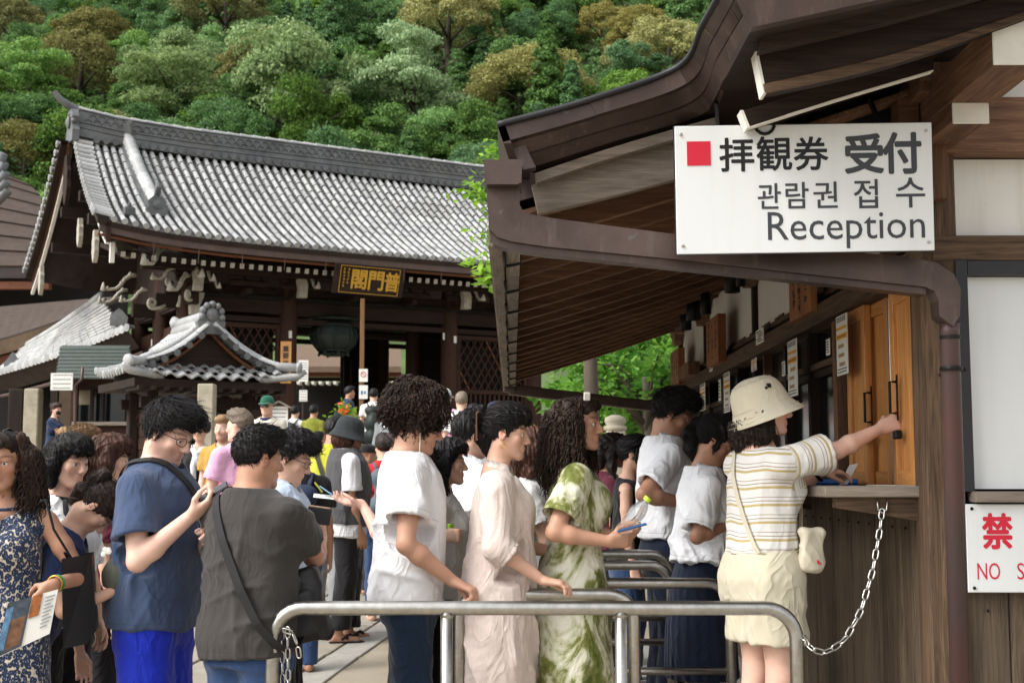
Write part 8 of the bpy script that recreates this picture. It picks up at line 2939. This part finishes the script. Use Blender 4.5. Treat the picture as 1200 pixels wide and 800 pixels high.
p17.top(CL['stripe'], 'knit_top', hem=.985, sleeve=.80, seed=25, stripe=True, loose=.022, sl_r=.066, sl_flare=.014, amp=.007, neck=.068,
  prof=[(.9, .182, .142, -.012), (1.0, .180, .138, -.01), (1.08, .172, .128, -.004), (1.2, .176, .134, .002), (1.3, .176, .130, .004), (1.37, .150, .104, -.002), (1.42, .11, .078, -.012)])
p17.trousers(CL['cream'], 'shorts', hem=.61, r=(.112, .116, .11), waist=1.0, amp=.009, seed=6, loose=.022).shoes(CL['white_shirt'])
p17.hair('long', 'dark', 1500, 29, 1.0, .15, amp=.012, under=-24).bucket(CL['hatcream'], tilt=-24, r=1.06)
m = MB()
for k in range(5): m.ball(p17.hp((.098 + .003 * (k % 2), -.005 + .008 * math.cos(k * 1.7), .085 + .008 * math.sin(k * 2.1))), .0065, 6, 4)
link('hat_badge', m.mesh('hat_badge', MIRON), p17.root)
V, F = strap_loop(p17, p17.up((-.09, -.02, 1.43)), p17.up((.165, -.03, .96)), (0, -1, 0), .03, off=.006, xlim=.24)
m = MB(); m.add(V, F)
cb = thing_mesh('shoulder_bag', 'small cream canvas bag with a red mark on the hip of the bucket hat woman', 'bag', m, CL['hatcream'], part='strap')
c = P(958, 643, 5.42)
def bagf(f):
 Rb = rot3('Z', 28) @ rot3('Y', 8)
 f.rbox(c + Vector((-.01, .07, -.01)), (.036, .005, .068), .016, Rb, .02); f.ell(c + Vector((-.01, .07, -.05)), (.056, .028, .042), Rb, .04); f.cone(c + Vector((-.05, .06, .07)), c + Vector((.02, .09, .062)), .02, .016, .02, flat=((.5, 1, 0), .6))
V, Q = soft_bag(bagf, .006); V = folds(V, vnormals(V, Q), .006, 8, 1.0)
add_part(cb, 'pouch', V, Q, CL['hatcream'], True)
m = MB(); m.ball(c + Vector((.008, .045, -.055)), .010, 8, 5, (1, .3, 1)); m.ball(c + Vector((.02, .052, -.062)), .007, 8, 5, (1, .3, 1)); add_part(cb, 'red_mark', m.V, m.F, MRED)
m = MB(); m.tube([p17.arm[-1][2] + np.array([0, 0, 0]) * t for t in (1,)] * 2, .001, 3)
a_, b_ = frame(Vector(unit(p17.arm[-1][2] - p17.arm[-1][1])))[1:]
wc = Vector(p17.arm[-1][2]) - Vector(unit(p17.arm[-1][2] - p17.arm[-1][1])) * .02
m = MB().tube([wc + (a_ * math.cos(t) + b_ * math.sin(t)) * .029 for t in [2 * math.pi * i / 16 for i in range(17)]], .008, 6, False)
link('watch', m.mesh('watch', MIRON, True), p17.root)
pos, ax_ = hold(p17, -1, .12, .02)
m = MB(); box_in(m, pos + Vector((.01, .02, .01)), ((.5, .3, .8), (-.3, .95, -.1), (-.8, -.1, .6)), (.11, .07, .002))
thing_mesh('ticket', 'white paper ticket held over the counter by the bucket hat woman', 'ticket', m, MPAPER, part='sheet')
# low concrete step along the counter where they stand
st = MB().box((1.25, 8.6, .05), (.9, 7.9, .1), None, .01).build('concrete_step', plain('concrete', hx('#8d8a84'), .85, var=.15, scale=5, bump=.3, bscale=60))
st['kind'] = 'structure'
def backpack(p, label, mat, sc=1.0, z=1.2, mat2=None):
 """a rounded pack on the person's back with two straps"""
 f = Sdf(.014)
 c = np.array([0, -.2, z])
 f.cone(c + np.array([-.07, 0, .13]) * sc, c + np.array([.07, 0, .13]) * sc, .075 * sc, .075 * sc, .03); f.cone(c + np.array([-.09, 0, -.12]) * sc, c + np.array([.09, 0, -.12]) * sc, .085 * sc, .085 * sc, .12)
 f.cone(c + np.array([-.07, -.07, -.1]) * sc, c + np.array([.07, -.07, -.1]) * sc, .05 * sc, .05 * sc, .03); f.cone(c + np.array([0, 0, .1]), c + np.array([0, 0, -.1]), .1 * sc, .1 * sc, .06)
 V, Q = f.run(); V = relax(V, Q, 2)
 V = V @ np.array(p.M)[:3, :3].T + np.array(p.M)[:3, 3]
 m = MB(); m.add(V, [tuple(q) for q in Q])
 o = thing_mesh('backpack', label, 'backpack', m, mat, smooth=True, part='pack')
 for sd_ in (-1, 1):
  m = MB().tube([p.w(q) for q in ((sd_ * .08, -.14, z + .2), (sd_ * .1, -.06, 1.455), (sd_ * .115, .04, 1.43), (sd_ * .13, .125, 1.3), (sd_ * .14, .1, 1.12), (sd_ * .13, -.1, 1.05))], .02, 6, flat=.4)
  add_part(o, 'shoulder_strap', m.V, m.F, mat2 or mat, True)
 m = MB().tube([p.w(q) for q in ((-.03, -.2, z + .21 * sc), (0, -.2, z + .25 * sc), (.03, -.2, z + .21 * sc))], .008, 6)
 add_part(o, 'grab_handle', m.V, m.F, mat2 or mat, True)
 return o
# ---- people further back ------------------------------------------------
B = dict(res=1.5)
def bg(label, px, py, Y, face, top, bottom='navy', hairs=('crop', 'black'), sex='m', hem=.85, **k):
 kw = dict(res=1.8 if Y < 16 else 2.4); kw.update({a: k.pop(a) for a in list(k) if a in ('skin', 'bulk', 'lean', 'head', 'rh', 'lh', 'relb', 'lelb', 'h', 'z0', 'hair_extra', 'res')})
 p = Person(label, px, py, Y, face, sex=sex, **kw)
 p.body(hands=k.pop('hands', None), beard=k.pop('beard', 0), legs_bare=k.pop('legs_bare', 0))
 p.top(CL[top], hem=hem, seed=int(px), **k)
 p.trousers(CL[bottom], waist=hem + .02)
 if hairs: p.hair(hairs[0], hairs[1], 0, int(px), *(hairs[2:3] or (1.2,)))
 return p
m1 = bg('person in a pink polo shirt with short grey brown hair, turned away by the pavilion', 281, 478, 10.6, -48, 'pink', 'grey', ('crop', 'grey', .8), skin='pale', bulk=1.08, head=(-72, 0, 0), lh=('L', -.16, .3, 1.08), collar=True)
m7 = Person('person in a black bucket hat, grey vest, black trousers and sandals', 411, 484, 10.7, 72, sex='m', skin='tan', head=(80, 4, 0), hair_extra=.035, res=1.15, rh=P(424, 643, 10.55), relb=(.4, -.9, -.2), legs=(-.05, .07))
m7.body(legs_bare=.01).top(CL['white_tee'], hem=.81, sleeve=.78, loose=.034, sl_r=.068, sl_flare=.02, seed=41, amp=.005)
wt = m7.topo
m7.top(CL['grey_vest'], 'vest', hem=.90, sleeves=False, loose=.05, seed=42, neck=.07, amp=.012).trousers(CL['black'], waist=.83, r=(.1, .085, .08), flare=.008, hem=.1).shoes(CL['black'], 'sandal', True)
m7.hair('long', 'brown', 300, 43, 1.0, .06, under=6).bucket(CL['hatblack'], tilt=6, badge=False)
m6 = bg('person in a lime yellow t-shirt with a dark strap, back turned', 392, 488, 12.0, 18, 'lime', 'grey', ('crop', 'black', 1.2), skin='tan', bulk=1.1, lean=6)
V, F = strap_loop(m6, m6.up((-.1, -.02, 1.44)), m6.up((.1, -.02, .96)), (0, -1, 0), .04, off=.01, xlim=.25)
m_ = MB(); m_.add(V, F); thing_mesh('shoulder_strap', 'dark strap over the back of the lime yellow t-shirt', 'strap', m_, MNYL, part='webbing')
m8 = bg('person with black hair and a dark blue backpack, past the charcoal t-shirt man', 350, 510, 9.6, -10, 'black', 'denim', ('crop', 'black', 1.2), skin='tan')
backpack(m8, 'dark navy blue backpack with a front pocket, left of the lime yellow t-shirt', plain('navy_pack', hx('#27324a'), .7, bump=.2), 1.0, 1.16)
m8b = bg('small far person with dark hair left of the lime yellow t-shirt', 373, 505, 16.5, 30, 'taupe', 'navy', ('crop', 'black', 1.2), skin='tan')
m9 = bg('person with a grey blue backpack and red sleeve, half hidden behind the curly haired man', 450, 507, 11.6, -15, 'red', 'denim', ('crop', 'dark', 1.2), skin='fair')
backpack(m9, 'grey blue backpack behind the curly haired man', plain('grey_pack', hx('#55616b'), .75, bump=.2), 1.1, 1.18)
m9c = bg('person in a black cap low behind the vest of the bucket hat man', 432, 519, 13.0, 60, 'black', 'black', None, skin='tan')
m9c.cap(CL['black'])
m2 = bg('person with curly dark hair, dark sunglasses, black top and white scarf facing us', 234, 492, 14.6, 182, 'black', 'black', ('mop', 'dark', 1.0), sex='f', skin='fair')
m2.glasses(True)
link('scarf', MB().tube([m2.up(q) for q in ((-.08, -.02, 1.43), (-.05, .08, 1.39), (.0, .13, 1.33), (.03, .15, 1.2), (.02, .15, 1.05))], [.03, .035, .04, .035, .03], 8).tube([m2.up(q) for q in ((.08, -.02, 1.43), (.05, .08, 1.39), (.0, .135, 1.33), (-.04, .15, 1.2))], [.03, .035, .04, .03], 8).mesh('scarf', CL['white_shirt'], True), m2.root)
m3 = bg('person with a short beard in a mustard top beside the pink polo shirt', 262, 486, 12.8, 195, 'mustard', 'black', ('short', 'light', 1.0), skin='pale', beard=.9)
m4 = bg('person in a green cap and sunglasses with a cream sweater and navy neckerchief', 313, 463, 17.6, 190, 'sweater', 'navy', None, skin='fair', long_sleeve=True)
m4.cap(CL['capgreen']).glasses(True)
link('neckerchief', MB().tube([m4.up((.085 * math.cos(t), -.012 + .08 * math.sin(t), 1.45 - .015 * math.sin(t))) for t in [2 * math.pi * i / 16 for i in range(17)]], .022, 8, False).mesh('neckerchief', CL['navy_tee'], True), m4.root)
m5 = bg('person in dark blue with a black face mask at the ticket window', 66, 471, 24.0, 95, 'dkblue', 'black', ('bun', 'dark', 1.0), sex='f', skin='fair', rh=('L', .1, .36, 1.0), lh=('L', -.1, .36, 1.0), head=(120, 5, 0), h=1.66)
f_ = Sdf(.012); f_.ell(m5.hp((0, .066, -.055)), (.055, .045, .052), m5.HR, .01); V, Q = f_.run(); m5.obj('face_mask', V, Q, CL['black'])
m10 = bg('person in a dark navy t-shirt standing by the notice pole at the gate', 410, 452, 27.0, 80, 'dkblue', 'black', ('crop', 'black', 1.2), h=1.74, skin='tan', rh=('L', .15, .35, 1.1))
m11 = bg('person in a white shirt with a black backpack climbing to the gate', 438, 455, 25.5, 0, 'white_shirt', 'black', ('crop', 'black', 1.2), h=1.72, skin='fair')
backpack(m11, 'black backpack on the white shirt at the gate', MNYL, 1.0, 1.18)
m12 = bg('person in a plain white shirt right of the black backpack at the gate', 462, 455, 26.2, 15, 'white_shirt', 'black', ('crop', 'black', 1.2), h=1.72, skin='fair')
m13 = bg('person with grey hair and white t-shirt, back turned near the lattice', 541, 459, 19.5, 4, 'white_shirt', 'grey', ('crop', 'grey', 1.1), skin='fair')
V, F = strap_loop(m13, m13.up((-.1, -.02, 1.44)), m13.up((.15, -.02, .96)), (0, -1, 0), .03, off=.012, xlim=.25)
m_ = MB(); m_.add(V, F); thing_mesh('shoulder_strap', 'dark strap across the back of the grey haired person in white', 'strap', m_, MNYL, part='webbing')
m14 = bg('person in a pale grey hooded top left of the curly mop of hair', 459, 470, 20.0, 10, 'grey', 'navy', None, skin='fair', long_sleeve=True)
f_ = Sdf(.014); f_.ell(m14.hp((0, -.02, .02)), (.105, .125, .135), m14.HR, .02); f_.cone(m14.hp((0, -.03, -.05)), m14.up((0, -.03, 1.4)), .1, .13, .04); f_.ell(m14.hp((0, .12, -.02)), (.07, .08, .09), m14.HR, .01, 's'); V, Q = f_.run(); m14.obj('hood', relax(V, Q, 1), Q, CL['white_shirt'])
m15 = bg('person in an olive green shirt, back turned, in front of the gate opening', 368, 474, 25.0, 18, 'olive', 'black', ('crop', 'black', 1.2), skin='tan')
m16 = bg('person in white with a black backpack by the small gabled notice', 346, 475, 25.6, 20, 'white_shirt', 'black', ('crop', 'black', 1.2), skin='fair')
backpack(m16, 'black backpack beside the small gabled notice board', MNYL, 1.0, 1.18)
m17 = bg('person in a navy cap behind the pinned up hair and sunglasses', 583, 470, 14.5, 80, 'grey', 'navy', ('crop', 'dark', 1.0), skin='fair')
m17.cap(CL['capnavy'])
m18 = bg('person in a white cap just right of the curly mop of hair', 522, 455, 20.6, 30, 'pink', 'grey', None, skin='fair')
m18.cap(CL['white_shirt'])
m19 = bg('person with short dark hair, lower than the grey haired one near the lattice', 555, 473, 17.0, 20, 'white_shirt', 'navy', ('crop', 'black', 1.2), skin='fair')
# ================================================================ greenery and small things close to the office
MLEAF = leaf_mat('maple_leaf', hx('#5c8a1f'), hx('#a3cc48'), .5, 1.2, 0, .5)
MLEAF2 = leaf_mat('maple_leaf_deep', hx('#3f7226'), hx('#7fb043'), .45, .8, 0, .5)
def maple(label, x, y, z, r, hz_, n, size, mat, seed, trunk=True, kind='tree', tips=()):
 rg = np.random.default_rng(seed)
 o = thing('maple_tree', label, kind, (x, y, float(gz(x, y))), 0)
 z0 = z - o.location.z
 Cs, Ns = [], []
 m = MB()
 for k in range(30):
  a, u = rg.uniform(0, 6.283), rg.uniform(.35, 1)
  tip = np.array([r * u * math.cos(a), r * u * math.sin(a), z0 + hz_ * rg.uniform(-1, 1) * (1.1 - .5 * u)])
  st_ = np.array([0, 0, z0 - hz_ * .6 + .4 * rg.uniform(-.5, 1)])
  mid = (st_ + tip) / 2 + np.array([0, 0, .25])
  m.tube([Vector(st_), Vector(mid), Vector(tip)], [.035, .018, .006], 5)
  t = rg.uniform(.35, 1.08, n // 30)[:, None]
  c = (1 - t) ** 2 * st_ + 2 * t * (1 - t) * mid + t * t * tip
  c = c + rg.normal(0, 1, c.shape) * np.array([.16, .16, .07]) * (1.0)
  Cs.append(c); Ns.append(np.tile([0, 0, 1.0], (len(c), 1)))
 for px, py in tips:                          # sprays reaching out past the eave
  tp = np.array(P(px, py, y)) - np.array(o.location)
  st_ = np.array([.3, 0, tp[2] - .5])
  m.tube([Vector(st_), Vector((st_ + tp) / 2 + np.array([0, 0, .2])), Vector(tp)], [.02, .012, .004], 5)
  c = tp + rg.normal(0, 1, (46, 3)) * np.array([.11, .1, .07]) + rg.uniform(0, 1, (46, 1)) * np.array([.28, 0, -.12])
  Cs.append(c); Ns.append(np.tile([0, -.5, .9], (len(c), 1)))
 C, N = np.concatenate(Cs), np.concatenate(Ns)
 V, F = leaf_quads(C, N, np.full(len(C), size), rg, .5, .55)
 link('crown', make_mesh('crown', V, F, mat), o)
 m.tube([(0, 0, -.2), (.06, .03, z0 * .4), (0, 0, z0)], [.12, .09, .05], 8)
 link('trunk', m.mesh('trunk', MBARK, True), o)
 return o
maple('bright lime green maple whose sprays peep out behind the copper rain head', .85, 15.2, 4.45, 1.4, .75, 2300, .058, MLEAF, 3, tips=[(583, 178), (572, 172), (588, 195), (556, 226), (548, 222), (570, 238), (575, 258), (566, 272), (556, 308), (566, 318), (575, 300), (578, 325), (560, 322), (580, 210)])
maple('green maple filling the gap under the far end of the eave', 1.75, 17.5, 2.7, 1.5, 1.0, 4200, .075, MLEAF2, 4)
maple('darker green maple behind the far spout on the left', .1 + 1.7, 22.0, 2.6, 1.6, 1.5, 4200, .095, MLEAF2, 5)
maple('tall green maple farthest back under the eave', 3.4, 24.0, 3.4, 2.9, 1.8, 5200, .11, MLEAF2, 6)
maple('low light green shrub by the red brown post under the far spout', .8, 18.2, 1.55, .5, .5, 1300, .06, MLEAF, 7, kind='shrub')
maple('leafy green tree behind the stone railing post', 2.4, 19.5, 1.9, 1.7, .9, 3400, .08, MLEAF2, 8)
# stone railing beyond the office
SR = thing('stone_railing', 'weathered stone railing with a rounded post head behind the tie dye dress woman', 'railing', tuple(P(720, 600, 16)))
p = P(721, 500, 16)
m = MB().box((p.x, 16, p.z - .55), (.24, .24, 1.0), None, .02); m.build('post', MSTONE, SR)
MB().lathe([(.11, 0), (.14, .03), (.14, .06), (.1, .08), (.13, .12), (.12, .17), (.05, .2)], (p.x, 16, p.z - .06), 14).build('post_head', MSTONE, SR, smooth=True)
for k in range(2): MB().beam((p.x + .1, 16, p.z - .22 - .34 * k), (p.x + 2.2, 15.6, p.z - .28 - .34 * k), .14, .13, ch=.02).build('rail', MSTONE, SR)
MB().beam((p.x - .1, 16, p.z - .3), (p.x - 1.6, 17.5, p.z - .2), .14, .13, ch=.02).build('rail', MSTONE, SR)
# stone stairs up to the gate and bronze capped posts
ST = thing('stone_stairs', 'broad stone stairs leading up to the gate', 'stairs', (-3.0, 25.0, .9))
for k in range(4): MB().box((-3.0, 25.6 + k * .36 + 2.0, .95 + .11 * k), (5.2, 4.4 - 0 * k, .22), None, .015).build('step', MSTONE, ST)
for i, (px, Y, lab) in enumerate(((395, 21.0, 'bronze capped post left of the black bucket hat'), (437, 21.5, 'bronze capped post right behind the black bucket hat'))):
 p = P(px, 484, Y)
 o = thing('stair_post', lab, 'post', (p.x, Y, float(gz(p.x, Y))))
 zt = p.z - o.location.z
 link('shaft', MB().lathe([(.11, 0), (.11, zt - .5)], n=14).mesh('shaft', MSTONE, True), o)
 link('bronze_cap', MB().lathe([(.125, zt - .55), (.13, zt - .3), (.1, zt - .28), (.125, zt - .24), (.13, zt - .14), (.08, zt - .05), (.02, zt + .02)], n=14).mesh('bronze_cap', MBRONZE, True), o)
o = thing('flower_planting', 'orange flowers with light green leaves by the gate steps', 'flowers', tuple(P(402, 500, 23)))
rg = np.random.default_rng(4)
C = rg.normal(0, 1, (260, 3)) * np.array([.1, .08, .11]) + np.array([0, 0, .16])
V, F = leaf_quads(C, np.tile([0, -.5, .8], (len(C), 1)), np.full(len(C), .05), rg); link('leaves', make_mesh('leaves', V, F, MLEAF), o)
C = rg.normal(0, 1, (14, 3)) * np.array([.05, .04, .04]) + np.array([.02, -.08, .26])
V, F = leaf_quads(C, np.tile([0, -1, .3], (len(C), 1)), np.full(len(C), .05), rg, .9); link('blossoms', make_mesh('blossoms', V, F, plain('orange_petal', hx('#d2542a'), bump=0)), o)
